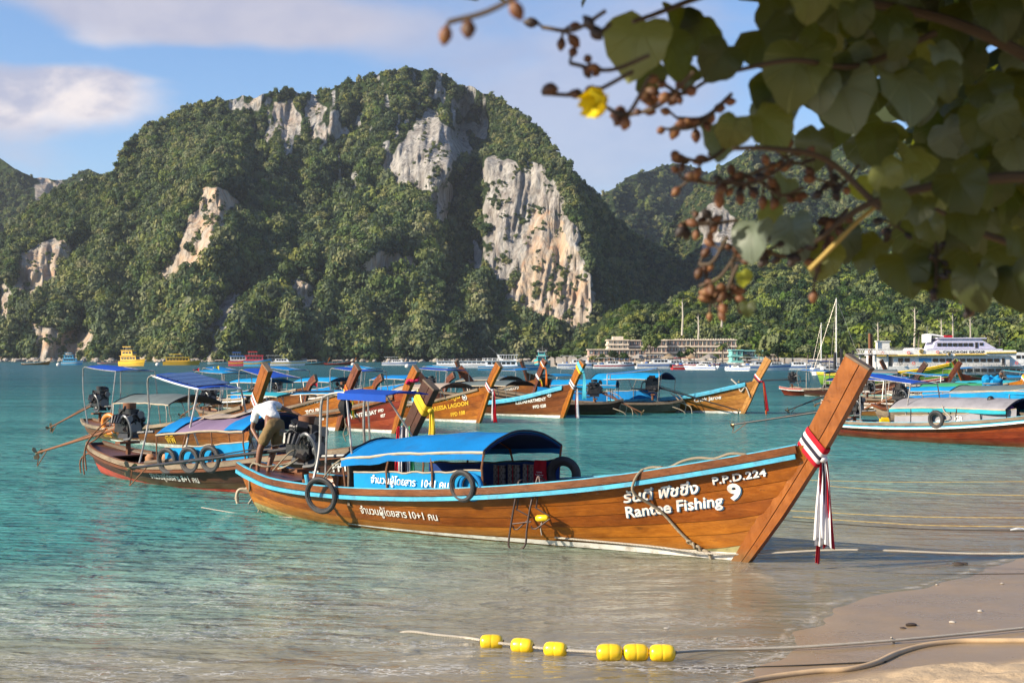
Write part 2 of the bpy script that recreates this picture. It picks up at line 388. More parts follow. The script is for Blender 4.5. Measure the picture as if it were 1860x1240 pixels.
# ================================================================ HILLS
def sil(pts, px, s, amp=4):
    p = np.array(pts, float); return np.interp(px, p[:, 0], p[:, 1]) + amp * fbm(px / 22., px * 0, 3, s)
def rockmat(nt, out):
    tc = nt('ShaderNodeTexCoord').outputs['Object']
    rk = nt.attr('rock').outputs['Fac']; st = nt.attr('stain').outputs['Fac']
    v = nt.mapv(tc, (1, 1, .10))
    n = nt.noise(v, .10, 8, .68, .6); n2 = nt.noise(v, .5, 6, .7, .3); n3 = nt.noise(tc, .05, 6, .6)
    g = nt.ramp(n, (.30, (.13, .13, .125)), (.42, (.26, .255, .24)), (.56, (.42, .405, .375)), (.72, (.58, .55, .50)))
    g = nt.mix(nt.rng(n2, .54, .66, 0, .7), g, (.11, .108, .105))
    n4 = nt.noise(nt.mapv(tc, (1, 1, .05)), .33, 5, .6, .2); g = nt.mix(nt.rng(n4, .50, .64, 0, .75), g, (.13, .125, .12)); g = nt.mix(nt.rng(n4, .30, .42, .6, 0), g, (.62, .60, .55))
    warm = nt.ramp(nt.noise(v, .12, 5, .6, 1), (.3, (.50, .24, .11)), (.5, (.60, .43, .27)), (.7, (.64, .54, .41)))
    g = nt.mix(nt.math('MULTIPLY', st, nt.rng(n3, .3, .6)), g, warm)
    gr = nt.mix(nt.rng(nt.noise(tc, .3, 5), .35, .65), (.016, .030, .010), (.035, .055, .016))
    h = nt.math('ADD', nt.math('MULTIPLY', n2, 2.2), nt.math('MULTIPLY', n, 7.0))
    bp = nt('ShaderNodeBump', None, Distance=1.0, Strength=.9, Height=h)
    b = nt('ShaderNodeBsdfPrincipled', None, Base_Color=nt.mix(nt.rng(rk, .35, .6), gr, g), Roughness=.95, Normal=bp)
    b.inputs['Specular IOR Level'].default_value = .1
    nt.set(out, 'Surface', b)
def leafmat(name, dark, light, gold, sc=.5):
    def f(nt, out):
        oi = nt('ShaderNodeObjectInfo'); tc = nt('ShaderNodeTexCoord').outputs['Object']
        geo = nt('ShaderNodeNewGeometry').outputs['Position']
        big = nt.noise(geo, .018, 4, .6); rnd = oi.outputs['Random']
        big = nt.noise(geo, .012, 6, .7); m = nt.math('ADD', nt.math('MULTIPLY', rnd, .62), nt.math('MULTIPLY', nt.rng(big, .3, .7), .42))
        c = nt.ramp(m, (.08, tuple(q * .65 for q in dark)), (.30, dark), (.52, light), (.84, gold))
        hv = nt('ShaderNodeHueSaturation', None, Color=c); nt.set(hv, 'Hue', nt.rng(nt.math('FRACT', nt.math('MULTIPLY', rnd, 7.31)), 0, 1, .462, .508)); nt.set(hv, 'Saturation', nt.rng(nt.math('FRACT', nt.math('MULTIPLY', rnd, 13.7)), 0, 1, .65, 1.15)); c = hv.outputs[0]
        isl = nt('ShaderNodeNewGeometry').outputs['Random Per Island']
        c = nt.mix(nt.rng(isl, 0, 1, 0, .55), c, nt.mix(.5, c, dark))
        dv = nt('ShaderNodeBsdfPrincipled', None, Base_Color=c, Roughness=.75); dv.inputs['Specular IOR Level'].default_value = .25
        tl = nt('ShaderNodeBsdfTranslucent', None, Color=nt.mix(.4, c, (.25, .35, .02)))
        nt.set(out, 'Surface', nt('ShaderNodeMixShader', None, i0=.22, i1=dv, i2=tl))
    return mat(name, f)
LEAF_FAR = leafmat('forest_leaves', (.026, .055, .022), (.085, .140, .040), (.235, .250, .075))
LEAF_NEAR = leafmat('slope_leaves', (.018, .045, .012), (.070, .128, .024), (.230, .270, .055))
BARK = pm('bark', (.16, .13, .10), .9, bump=.02, bscale=12, var=.35)
def crown_mesh(name, seed, nl=16, leaves=230, leaf=.17, m=None, flat=.75):
    """one tree crown, radius about 1: leaf clusters over uneven lobes, each with a solid core added to block light"""
    rn = np.random.RandomState(seed); V = []; F = []
    lob = []
    for i in range(nl):
        a = rn.rand() * 2 * PI; zz = rn.rand() * 1.5 - .5; rr = math.sqrt(max(.05, 1 - min(1, abs(zz)) ** 2)) * (.35 + .45 * rn.rand())
        lob.append((rr * math.cos(a), rr * math.sin(a), zz * flat * (.5 + .5 * rn.rand()), .20 + .26 * rn.rand()))
    per = leaves // nl
    for (x, y, z, r) in lob:
        for k in range(per):
            d = rn.normal(size=3); d[2] = abs(d[2]) * .9 - .25; d /= np.linalg.norm(d) + 1e-9
            p = np.array((x, y, z)) + d * r * (.75 + .6 * rn.rand())
            t = np.cross(d, rn.normal(size=3)); t /= np.linalg.norm(t) + 1e-9; u = np.cross(d, t)
            u = u + d * (rn.rand() - .5) * .9; s = leaf * (.6 + .8 * rn.rand()); b = len(V)
            V += [p - t * s, p - u * s * .8, p + t * s, p + u * s * .9 + d * s * .3]; F.append((b, b + 1, b + 2, b + 3))
        b = len(V); q = r * .72  # solid core added inside the lobe to stop light passing through
        V += [(x + q, y, z), (x, y + q, z), (x - q, y, z), (x, y - q, z), (x, y, z + q), (x, y, z - q)]
        F += [(b, b + 1, b + 4), (b + 1, b + 2, b + 4), (b + 2, b + 3, b + 4), (b + 3, b, b + 4), (b + 1, b, b + 5), (b + 2, b + 1, b + 5), (b + 3, b + 2, b + 5), (b, b + 3, b + 5)]
    me = bpy.data.meshes.new(name); me.from_pydata([tuple(map(float, v)) for v in V], [], F); me.update()
    if m: me.materials.append(m)
    return me
def crown_collection(name, m, nl=16, leaves=230, leaf=.17, n=6, s0=0):
    c = bpy.data.collections.new(name)
    for i in range(n):
        o = bpy.data.objects.new('tree_crown_shape', crown_mesh('tree_crown_shape', s0 + i, nl, leaves, leaf, m, .6 + .12 * (i % 4))); c.objects.link(o)
    return c
def forest(name, pts, scl, coll, seed=0):
    """one woodland: crown shapes instanced on points (a mass nobody could count)"""
    n = len(pts); me = bpy.data.meshes.new(name); me.vertices.add(n); me.vertices.foreach_set('co', np.asarray(pts, np.float32).reshape(-1))
    rn = np.random.RandomState(seed)
    at = me.attributes.new('scl', 'FLOAT_VECTOR', 'POINT'); s = np.asarray(scl)[:, None] * np.stack([np.ones(n), np.ones(n), .62 + .95 * rn.rand(n) ** 1.5], -1); at.data.foreach_set('vector', s.astype(np.float32).reshape(-1))
    at = me.attributes.new('rot', 'FLOAT_VECTOR', 'POINT'); r = np.stack([rn.rand(n) * .5 - .25, rn.rand(n) * .5 - .25, rn.rand(n) * 6.28], -1); at.data.foreach_set('vector', r.astype(np.float32).reshape(-1))
    o = link(name, me); g = bpy.data.node_groups.new(name, 'GeometryNodeTree')
    g.interface.new_socket('Geometry', in_out='INPUT', socket_type='NodeSocketGeometry'); g.interface.new_socket('Geometry', in_out='OUTPUT', socket_type='NodeSocketGeometry')
    N = g.nodes; gi = N.new('NodeGroupInput'); go = N.new('NodeGroupOutput'); iop = N.new('GeometryNodeInstanceOnPoints'); ci = N.new('GeometryNodeCollectionInfo')
    ci.inputs['Collection'].default_value = coll; ci.inputs['Separate Children'].default_value = True; ci.inputs['Reset Children'].default_value = True; iop.inputs['Pick Instance'].default_value = True
    a1 = N.new('GeometryNodeInputNamedAttribute'); a1.data_type = 'FLOAT_VECTOR'; a1.inputs[0].default_value = 'scl'
    a2 = N.new('GeometryNodeInputNamedAttribute'); a2.data_type = 'FLOAT_VECTOR'; a2.inputs[0].default_value = 'rot'
    L = g.links; m2p = N.new('GeometryNodeMeshToPoints'); L.new(gi.outputs[0], m2p.inputs[0]); L.new(m2p.outputs[0], iop.inputs['Points']); L.new(ci.outputs[0], iop.inputs['Instance'])
    L.new(a1.outputs[0], iop.inputs['Scale']); L.new(a2.outputs[0], iop.inputs['Rotation']); L.new(iop.outputs[0], go.inputs[0])
    md = o.modifiers.new('scatter', 'NODES'); md.node_group = g
    return tag(o, kind='stuff')
ROCK = mat('limestone', rockmat)
CROWN_F = crown_collection('crowns_far', LEAF_FAR, 15, 330, .135, 8, 10)
CROWN_N = crown_collection('crowns_near', LEAF_NEAR, 20, 420, .13, 6, 50)
def hill(name, x0, x1, step, silp, depth, rocks, seed, rows, base=662, thick=260, woodname='forest', dens=80., size=(3, 6), coll=None, amp=4, extra_rock=None, thin=None):
    """a hill as a real relief: every point of its face has its own distance; closed at the back"""
    px = np.arange(x0, x1 + step, step, dtype=float)
    top = sil(silp, px, seed, amp)
    t = np.linspace(0, 1, rows)[:, None]
    PX = np.repeat(px[None, :], rows, 0); PY = base + (top[None, :] - base) * t
    rock = np.zeros(PX.shape); stain = np.zeros(PX.shape)
    wx = PX + 11 * vn(PX / 14, PY / 18, seed + 5) + 5 * vn(PX / 5, PY / 7, seed + 6); wy = PY + 12 * vn(PX / 12, PY / 16, seed + 7)
    for poly, cov, stn in rocks:
        m = inpoly(wx, wy, poly); tex = vn(PX / 9, PY / 22, seed + 8) * .6 + vn(PX / 4, PY / 9, seed + 9) * .4
        m = m & ((tex * .5 + .5) < cov); rock = np.maximum(rock, m); stain = np.where(m, np.maximum(stain, stn), stain)
    if extra_rock is not None: rock = np.maximum(rock, extra_rock(PX, PY))
    Yd = depth(PX, PY)
    rs = rock.copy()
    for _ in range(3): rs[1:-1, 1:-1] = (rs[:-2, 1:-1] + rs[2:, 1:-1] + rs[1:-1, :-2] + rs[1:-1, 2:] + rs[1:-1, 1:-1]) / 5
    flute = np.abs(vn(PX / 11 + PY / 60, PY / 130, seed + 11)) * 5 + np.abs(vn(PX / 5 - PY / 120, PY / 80, seed + 12)) * 3.4 + vn(PX / 26, PY / 60, seed + 13) * 6 + np.abs(vn(PX / 2.6 + PY / 90, PY / 60, seed + 14)) * 1.8
    Yd = Yd + rs * (flute * Yd / 1100.) - rs * 3 
    P = np.stack([(PX - 930) / FPX * Yd, Yd, CAM_Z + (HOR - PY) / FPX * Yd], -1)
    # over the top and down the back
    back = []
    for k in range(1, 9):
        q = P[-1].copy(); f = k / 8.; q[:, 1] += thick * f; q[:, 0] *= (q[:, 1] / P[-1][:, 1]) ** .15; q[:, 2] = P[-1][:, 2] * (1 - f ** 2.2) - 12 * f
        back.append(q)
    Pf = np.concatenate([P, np.stack(back)], 0); z8 = np.zeros((8, len(px)))
    me = grid_mesh(name, Pf, ROCK, dict(rock=np.concatenate([rs, z8]), stain=np.concatenate([stain, z8])))
    tag(link(name, me), kind='structure')
    # trees
    rn = np.random.RandomState(seed); n = int((x1 - x0) * rows * dens / 100000 * 100)
    ci = rn.rand(n) * (len(px) - 1.01); ri = rn.rand(n) ** .95 * (rows - 1.01)
    i0 = ri.astype(int); j0 = ci.astype(int); fr = (ri - i0)[:, None]; fc = (ci - j0)[:, None]
    q = P[i0, j0] * (1 - fr) * (1 - fc) + P[i0 + 1, j0] * fr * (1 - fc) + P[i0, j0 + 1] * (1 - fr) * fc + P[i0 + 1, j0 + 1] * fr * fc
    rk = rs[i0, j0]; pxx = PX[i0, j0]; pyy = PY[i0, j0]
    # constant density in picture height
    keep = (rn.rand(n) < (base - top[j0]) / (base - top.min())) & (q[:, 2] > 1.0)
    keep &= (rk < .2) | ((rn.rand(n) < .55) & (vn(pxx / 10 + pyy / 30, pyy / 14, seed + 21) > .30))
    sz = size[0] + (size[1] - size[0]) * rn.rand(n) ** 3.0
    sz *= np.clip(.50 + .6 * (pyy - top[j0]) / 240, .5, 1.2)
    up_ = np.maximum.reduce([rs[np.minimum(i0 + d_, rows - 1), j0] for d_ in (1, 2, 3, 4, 5)]); sz = np.where(rk > .2, sz * .3, np.where((rk > .02) | (up_ > .3), sz * .42, sz))
    if thin is not None: keep &= rn.rand(n) < thin(pxx, pyy)
    q = q[keep]; sz = sz[keep]; q[:, 1] -= sz * .2; q[:, 2] += sz * (.05 + .35 * rn.rand(len(sz)))
    forest(woodname, q, sz, coll or CROWN_F, seed)
    return P, PX, PY
def bump2(PX, PY, x, y, rx, ry): return np.exp(-((PX - x) / rx) ** 2 - ((PY - y) / ry) ** 2)
def sstep(a, b, x):
    t = np.clip((x - a) / (b - a), 0, 1); return t * t * (3 - 2 * t)
def streaks(a, b):
    s_ = vn(a / 11 + b / 90, b / 46, 71) * .55 + vn(a / 4.5, b / 24, 72) * .45
    u = (1 - sstep(240, 400, b)) * sstep(330, 440, a) * (1 - sstep(860, 930, a)) + .45 * sstep(470, 560, b) * (1 - sstep(600, 650, b)) * (1 - sstep(700, 800, a))
    return (s_ > .64 - .30 * np.clip(u, 0, 1)) * (u > .05) * 1.0
def d_main(PX, PY):
    h = (655 - PY) / 530.
    Y = 930 + 330 * np.clip(h, 0, 2) ** 1.15
    Y = Y + 34 * fbm(PX / 130, PY / 170, 2, 31) + 15 * fbm(PX / 48 + PY / 160, PY / 75, 2, 41) + 6 * fbm(PX / 20, PY / 30, 2, 51)
    # left flank runs towards the camera-left, right flank turns away
    Y = Y + 75 * sstep(330, -60, PX)
    # gully between grey face and pillar
    gx = 848 - (PY - 200) * .115 + 6 * vn(PY / 30, PY * 0, 8)
    g = sstep(gx - 26, gx + 2, PX) * (1 - sstep(gx + 22, gx + 95, PX)) * sstep(150, 230, PY) * (1 - sstep(470, 620, PY))
    Y = Y + 62 * g
    Y = Y - 34 * bump2(PX, PY, 765, 330, 62, 150) - 22 * bump2(PX, PY, 700, 180, 80, 90)
    # great pillar
    pil = sstep(872, 884, PX) * (1 - sstep(1040, 1082, PX - (PY - 380) * .12)) * sstep(262, 300, PY) * (1 - sstep(590, 640, PY))
    Yp = 985 - .17 * (PX - 885) + 95 * np.clip((610 - PY) / 320, 0, 1)
    Y = Y * (1 - pil) + Yp * pil
    # spurs on the left and gullies
    Y = Y - 40 * bump2(PX, PY, 400, 420, 60, 170) + 30 * bump2(PX, PY, 545, 330, 45, 90) + 22 * bump2(PX, PY, 250, 520, 40, 120) - 30 * bump2(PX, PY, 60, 500, 70, 90) - 34 * bump2(PX, PY, 640, 480, 70, 70) + 30 * bump2(PX, PY, 620, 330, 30, 80) + 25 * bump2(PX, PY, 470, 260, 26, 60)
    rx = 1068 + np.clip(PY - 330, 0, 400) * .03 - np.clip(330 - PY, 0, 300) * .75
    Y = Y + 3.4 * np.clip(PX - rx, 0, 70) + 1.25 * np.clip(PX - rx - 70, 0, 400)
    return Y
MAIN_ROCK = [
 ([(884, 290), (930, 290), (945, 303), (970, 292), (1002, 335), (1030, 380), (1052, 440), (1076, 500), (1082, 560), (1058, 612), (1020, 602), (960, 580), (915, 545), (890, 500), (883, 400)], .97, .15),
 ([(960, 380), (1010, 400), (1060, 470), (1080, 560), (1055, 608), (980, 590), (930, 550), (950, 480)], .97, .8),
 ([(770, 200), (800, 210), (838, 245), (825, 290), (815, 345), (800, 380), (775, 345), (735, 345), (695, 315), (720, 265), (745, 240)], .86, .1),
 ([(790, 340), (818, 345), (812, 400), (795, 410), (783, 380)], .7, .1),
 ([(372, 340), (405, 348), (432, 372), (408, 420), (376, 466), (334, 512), (284, 506), (322, 455), (342, 400)], .97, .85),
 ([(34, 462), (110, 430), (140, 455), (100, 500), (60, 548), (26, 535)], .95, .8),
 ([(65, 585), (130, 600), (182, 600), (175, 640), (80, 657), (62, 620)], .92, .7),
 ([(690, 448), (733, 470), (762, 458), (758, 490), (727, 503), (715, 517), (680, 502), (648, 498)], .95, .8),
 ([(395, 545), (440, 522), (447, 560), (412, 590), (415, 640), (375, 652), (368, 610)], .9, .1),
 ([(440, 178), (500, 178), (560, 182), (625, 200), (640, 232), (590, 270), (560, 245), (480, 260), (462, 220)], .50, .3),
 ([(640, 150), (720, 130), (800, 140), (820, 190), (740, 240), (690, 260), (640, 220)], .22, .15),
 ([(836, 215), (870, 225), (882, 250), (850, 290), (838, 260)], .7, .2),
 ([(534, 495), (562, 488), (578, 560), (556, 582), (540, 540)], .6, .5),
 ([(585, 470), (600, 500), (595, 530), (580, 520)], .6, .6),
 ([(845, 420), (880, 440), (880, 500), (850, 480)], .6, .2),
 ([(0, 500), (26, 540), (30, 600), (0, 640)], .5, .5),
 ([(0, 645), (0, 662), (1000, 662), (1000, 654), (500, 652), (300, 650)], .55, .7)]
SIL_MAIN = [(-200, 560), (-60, 500), (0, 440), (30, 400), (60, 372), (110, 345), (165, 325), (205, 317), (225, 272), (260, 237), (320, 202), (380, 182), (450, 177), (520, 167), (580, 170), (640, 152), (690, 131), (740, 126), (810, 133), (832, 152), (880, 167), (930, 197), (970, 227), (1000, 262), (1030, 297), (1060, 332), (1090, 357), (1110, 392), (1140, 420), (1200, 450), (1280, 500), (1400, 560), (1500, 650)]
hill('mountain', -180, 1460, 2.6, SIL_MAIN, d_main, MAIN_ROCK, 3, 230, woodname='mountain_forest', dens=270, size=(1.7, 7.6), extra_rock=streaks, amp=3.5)
hill('far_ridge', -200, 330, 3.5, [(-200, 300), (-60, 270), (0, 290), (40, 312), (60, 322), (100, 327), (125, 327), (160, 306), (195, 322), (240, 340), (330, 420)],
     lambda a, b: 1500 + 500 * np.clip((655 - b) / 530, 0, 2) + 30 * fbm(a / 60, b / 80, 3, 5), [([(60, 332), (100, 326), (122, 350), (95, 368), (70, 358)], .8, .5), ([(120, 330), (160, 315), (165, 350), (130, 350)], .5, .3)], 13, 110, thick=400, woodname='ridge_forest', dens=70, size=(4, 8), amp=3)
hill('distant_hill', 1040, 1560, 3.5, [(1040, 400), (1060, 385), (1100, 352), (1150, 318), (1200, 303), (1250, 300), (1300, 322), (1400, 380), (1560, 420)],
     lambda a, b: 1750 + 500 * np.clip((655 - b) / 530, 0, 2) + .5 * (a - 1100) + 40 * fbm(a / 60, b / 80, 3, 6), [], 23, 110, thick=500, woodname='distant_forest', dens=80, size=(5, 9), amp=2.5)
def d_east(a, b): return 1230 + 420 * np.clip((655 - b) / 530, 0, 2) - .35 * (a - 1260) + 60 * np.clip((1300 - a) / 60, 0, 1) ** 2 + 28 * fbm(a / 90, b / 110, 3, 7) - 20 * bump2(a, b, 1310, 420, 40, 80)
hill('east_hill', 1190, 2150, 3.2, [(1190, 470), (1220, 405), (1240, 372), (1290, 312), (1330, 292), (1370, 267), (1420, 247), (1500, 237), (1600, 232), (1860, 252), (2150, 330)], d_east,
     [([(1268, 385), (1312, 372), (1338, 400), (1340, 442), (1302, 468), (1272, 450)], .75, .15), ([(1700, 440), (1760, 450), (1740, 520), (1700, 500)], .6, .5)], 33, 150, thick=400, woodname='east_forest', dens=85, size=(3.4, 6.5), amp=3)
def d_slope(a, b): return 560 + 330 * np.clip((655 - b) / 200, 0, 2) - .10 * (a - 1100) + 20 * fbm(a / 70, b / 60, 3, 8) + 120 * np.clip((1150 - a) / 80, 0, 1)
hill('wooded_slope', 1030, 2150, 4, [(1030, 640), (1060, 605), (1090, 580), (1120, 558), (1200, 550), (1280, 530), (1330, 485), (1400, 445), (1500, 415), (1600, 400), (1700, 400), (1860, 405), (2150, 430)], d_slope,
     [], 43, 90, base=660, thick=200, woodname='slope_forest', dens=120, size=(1.6, 6.4), coll=CROWN_N, amp=6)
# ================================================================ MATERIALS FOR BOATS
def wood(name, c1, c2, dark, rough=.38, coat=.25, scuff=.35, along=(.55, 7, 7), var=1.0):
    def f(nt, out):
        tc = nt('ShaderNodeTexCoord').outputs['Object']; ri = nt('ShaderNodeObjectInfo').outputs['Random']
        v = nt.vm('ADD', tc, nt('ShaderNodeCombineXYZ', None, X=nt.math('MULTIPLY', ri, 37.0), Y=0.0, Z=nt.math('MULTIPLY', ri, 11.0)))
        g = nt.noise(nt.mapv(v, along), 3.0, 8, .68, .8); b = nt.noise(nt.mapv(v, (.8, 1.6, 1.6)), 1.6, 5, .6, .4)
        fi = nt.noise(nt.mapv(v, (along[0] * 1.5, along[1] * 4, along[2] * 4)), 5, 4, .6)
        c = nt.mix(nt.rng(g, .32, .68), c2, c1); c = nt.mix(nt.rng(b, .42, .72, 0, .75 * var), c, dark); c = nt.mix(nt.rng(fi, .55, .75, 0, .45), c, dark)
        # dark knots and water stains, pale scuffs along the planks
        kn = nt.rng(nt.noise(nt.mapv(v, (1.2, 4, 4)), 2.6, 6, .7), .62, .70)
        c = nt.mix(nt.math('MULTIPLY', kn, .6), c, tuple(q * .35 for q in dark))
        sc = nt.math('MULTIPLY', nt.rng(nt.noise(nt.mapv(v, (1.2, 16, 16)), 3.4, 7, .75, .3), .645, .69), nt.rng(nt.noise(v, 1.4, 3), .46, .58))
        c = nt.mix(nt.math('MULTIPLY', sc, scuff), c, (.55, .42, .28))
        zz = nt.math('ADD', nt('ShaderNodeSeparateXYZ', None, Vector=tc).outputs[2], nt.math('MULTIPLY', nt.math('SUBTRACT', b, .5), .35)); c = nt.mix(nt.rng(zz, .02, .20, .55, 0), c, (.10, .085, .035))
        h = nt('ShaderNodeHueSaturation', None, Color=c); nt.set(h, 'Value', nt.rng(ri, 0, 1, .74, 1.24)); nt.set(h, 'Hue', nt.rng(ri, 0, 1, .492, .506))
        bp = nt('ShaderNodeBump', None, Distance=.004, Strength=.7, Height=nt.math('ADD', g, fi))
        p = nt('ShaderNodeBsdfPrincipled', None, Base_Color=h, Normal=bp); nt.set(p, 'Roughness', nt.rng(g, .3, .7, rough - .1, rough + .15))
        p.inputs['Specular IOR Level'].default_value = .28; p.inputs['Coat Weight'].default_value = coat * .35; p.inputs['Coat Roughness'].default_value = .2
        nt.set(out, 'Surface', p)
    return mat(name, f)
W_ORANGE = wood('varnished_orange_wood', (.40, .135, .012), (.24, .068, .006), (.090, .024, .004), scuff=.6)
W_BROWN = wood('varnished_brown_wood', (.22, .075, .014), (.12, .036, .007), (.05, .015, .005))
W_DARK = wood('dark_brown_wood', (.085, .030, .018), (.050, .018, .012), (.022, .010, .008), rough=.45)
W_RED = wood('red_brown_wood', (.27, .045, .012), (.16, .025, .008), (.07, .012, .006))
W_HONEY = wood('honey_wood', (.42, .19, .040), (.29, .115, .022), (.12, .045, .012))
W_GREY = wood('weathered_wood', (.26, .20, .14), (.15, .11, .075), (.06, .045, .032), rough=.8, coat=0)
W_STEM = wood('stem_wood', (.37, .125, .010), (.26, .078, .006), (.11, .030, .004), along=(3.2, 6, .9), rough=.3, coat=.4, scuff=.15, var=.7)
W_STEMD = wood('dark_stem_wood', (.085, .032, .018), (.05, .018, .012), (.02, .01, .008), along=(3.2, 6, .9))
W_STEMB = wood('brown_stem_wood', (.20, .060, .024), (.13, .036, .016), (.05, .016, .008), along=(3.2, 6, .9))
def paint(name, c, dirt=(.10, .07, .05), amt=.5, rough=.5, **k): return pm(name, c, rough, dirt=dirt, dirt_amt=amt, dirt_scale=5, stretch=(1, 1.5, 1.5), bump=.003, bscale=18, **k)
P_CYAN = paint('cyan_paint', (.055, .36, .52)); P_WHITE = paint('white_paint', (.72, .70, .65), dirt=(.20, .15, .08), amt=.7)
P_PALE = paint('pale_yellow_paint', (.52, .40, .17), dirt=(.13, .12, .05), amt=.8); P_REDP = paint('red_bottom_paint', (.42, .060, .035), amt=.5)
P_FOUL = paint('slimy_keel_paint', (.25, .22, .09), dirt=(.05, .06, .02), amt=.8); P_GREEN = paint('green_paint', (.15, .30, .03)); P_TURQ = paint('turquoise_paint', (.05, .40, .40))
P_YEL = paint('yellow_paint', (.80, .52, .02), amt=.2); P_BLUE = paint('blue_paint', (.03, .13, .42)); P_RED = paint('red_paint', (.55, .03, .03))
P_LETW = pm('white_lettering', (.78, .78, .74), .5, dirt=(.4, .2, .08), dirt_amt=.7, dirt_scale=9, rnd=0); P_LETY = pm('yellow_lettering', (.75, .45, .03), .5, rnd=0); P_LETB = pm('blue_lettering', (.10, .32, .55), .5, rnd=0); P_LETK = pm('black_lettering', (.02, .02, .02), .5, rnd=0)
def cloth(name, c, **k): return pm(name, c, .75, var=.16, scale=1.6, bump=.012, bscale=3.2, trans=.16, dirt=tuple(q * .45 + .03 for q in c), dirt_amt=.45, dirt_scale=2.4, rnd=.06, spec=.2, **k)
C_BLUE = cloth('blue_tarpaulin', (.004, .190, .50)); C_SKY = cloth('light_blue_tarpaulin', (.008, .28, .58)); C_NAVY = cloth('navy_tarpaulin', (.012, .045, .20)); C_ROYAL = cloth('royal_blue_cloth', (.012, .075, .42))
C_GREY = cloth('grey_tarpaulin', (.30, .29, .31)); C_DGREY = cloth('dull_green_grey_tarpaulin', (.13, .16, .16)); C_TURQ = cloth('turquoise_cloth', (.03, .38, .46)); C_BLACK = cloth('black_plastic', (.02, .02, .022))
C_PURP = cloth('faded_purple_tarpaulin', (.21, .15, .24)); C_BEIGE = cloth('faded_beige_tarpaulin', (.42, .34, .27)); C_RED = cloth('red_cloth', (.48, .015, .03)); C_WHITE = cloth('white_cloth', (.74, .72, .72)); C_YELL = cloth('yellow_cloth', (.78, .56, .04)); C_DKNAVY = cloth('navy_cloth', (.035, .03, .05)); C_ORANGE = cloth('orange_cloth', (.75, .20, .03)); C_GREEN = cloth('green_cloth', (.06, .36, .16)); C_PINK = cloth('pink_flowers', (.7, .03, .10)); C_CYANC = cloth('cyan_cloth', (.12, .52, .62))
STEEL = pm('galvanised_steel', (.36, .34, .31), .42, metal=.7, dirt=(.17, .08, .04), dirt_amt=.8, dirt_scale=9); RUSTY = pm('rusty_steel', (.20, .085, .04), .75, metal=.3, dirt=(.07, .035, .02), dirt_amt=.8, dirt_scale=12, stretch=(1, 4, 4))
DKMETAL = pm('oily_black_metal', (.022, .022, .024), .38, metal=.3, dirt=(.10, .07, .05), dirt_amt=.4, dirt_scale=7); GREYMETAL = pm('cast_grey_metal', (.16, .16, .16), .45, metal=.6); BRASS = pm('dull_bronze', (.35, .26, .12), .4, metal=.8)
RUBBER = pm('black_rubber', (.022, .022, .024), .65, bump=.006, bscale=60, dirt=(.10, .09, .08), dirt_amt=.4); BAMBOO = pm('weathered_pole', (.42, .34, .24), .7, bump=.004, bscale=20)
def ropemat(name, c, pitch=60):
    def f(nt, out):
        tc = nt('ShaderNodeTexCoord').outputs['Object']
        wv = nt('ShaderNodeTexWave', dict(bands_direction='DIAGONAL'), Vector=tc, Scale=float(pitch), Distortion=.6).outputs['Fac']
        n = nt.noise(tc, 8, 4)
        cc = nt.mix(nt.rng(wv, .2, .8), tuple(q * .55 for q in c), c); cc = nt.mix(nt.rng(n, .45, .7, 0, .5), cc, tuple(q * .5 for q in c))
        b = nt('ShaderNodeBsdfPrincipled', None, Base_Color=cc, Roughness=.85, Normal=nt('ShaderNodeBump', None, Distance=.004, Height=wv)); nt.set(out, 'Surface', b)
    return mat(name, f)
ROPE = ropemat('manila_rope', (.46, .38, .26)); ROPEW = ropemat('pale_twisted_rope', (.62, .56, .46), 45); ROPEK = ropemat('dark_rope', (.05, .045, .04)); ROPEY = ropemat('yellow_rope', (.55, .40, .14))
ORANGEP = pm('orange_plastic', (.75, .22, .03), .4); YELLOWP = pm('yellow_plastic', (.85, .56, .01), .3, coat=.3, dirt=(.5, .3, .03), dirt_amt=.3, var=.08); BLUEP = pm('blue_plastic', (.01, .04, .35), .35); WHITEP = pm('white_gelcoat', (.78, .78, .76), .3, coat=.3, dirt=(.45, .42, .36), dirt_amt=.4); GLASSD = pm('dark_glass', (.012, .016, .02), .08, spec=.7)
BEIGEP = pm('tan_plastic', (.42, .20, .09), .5)
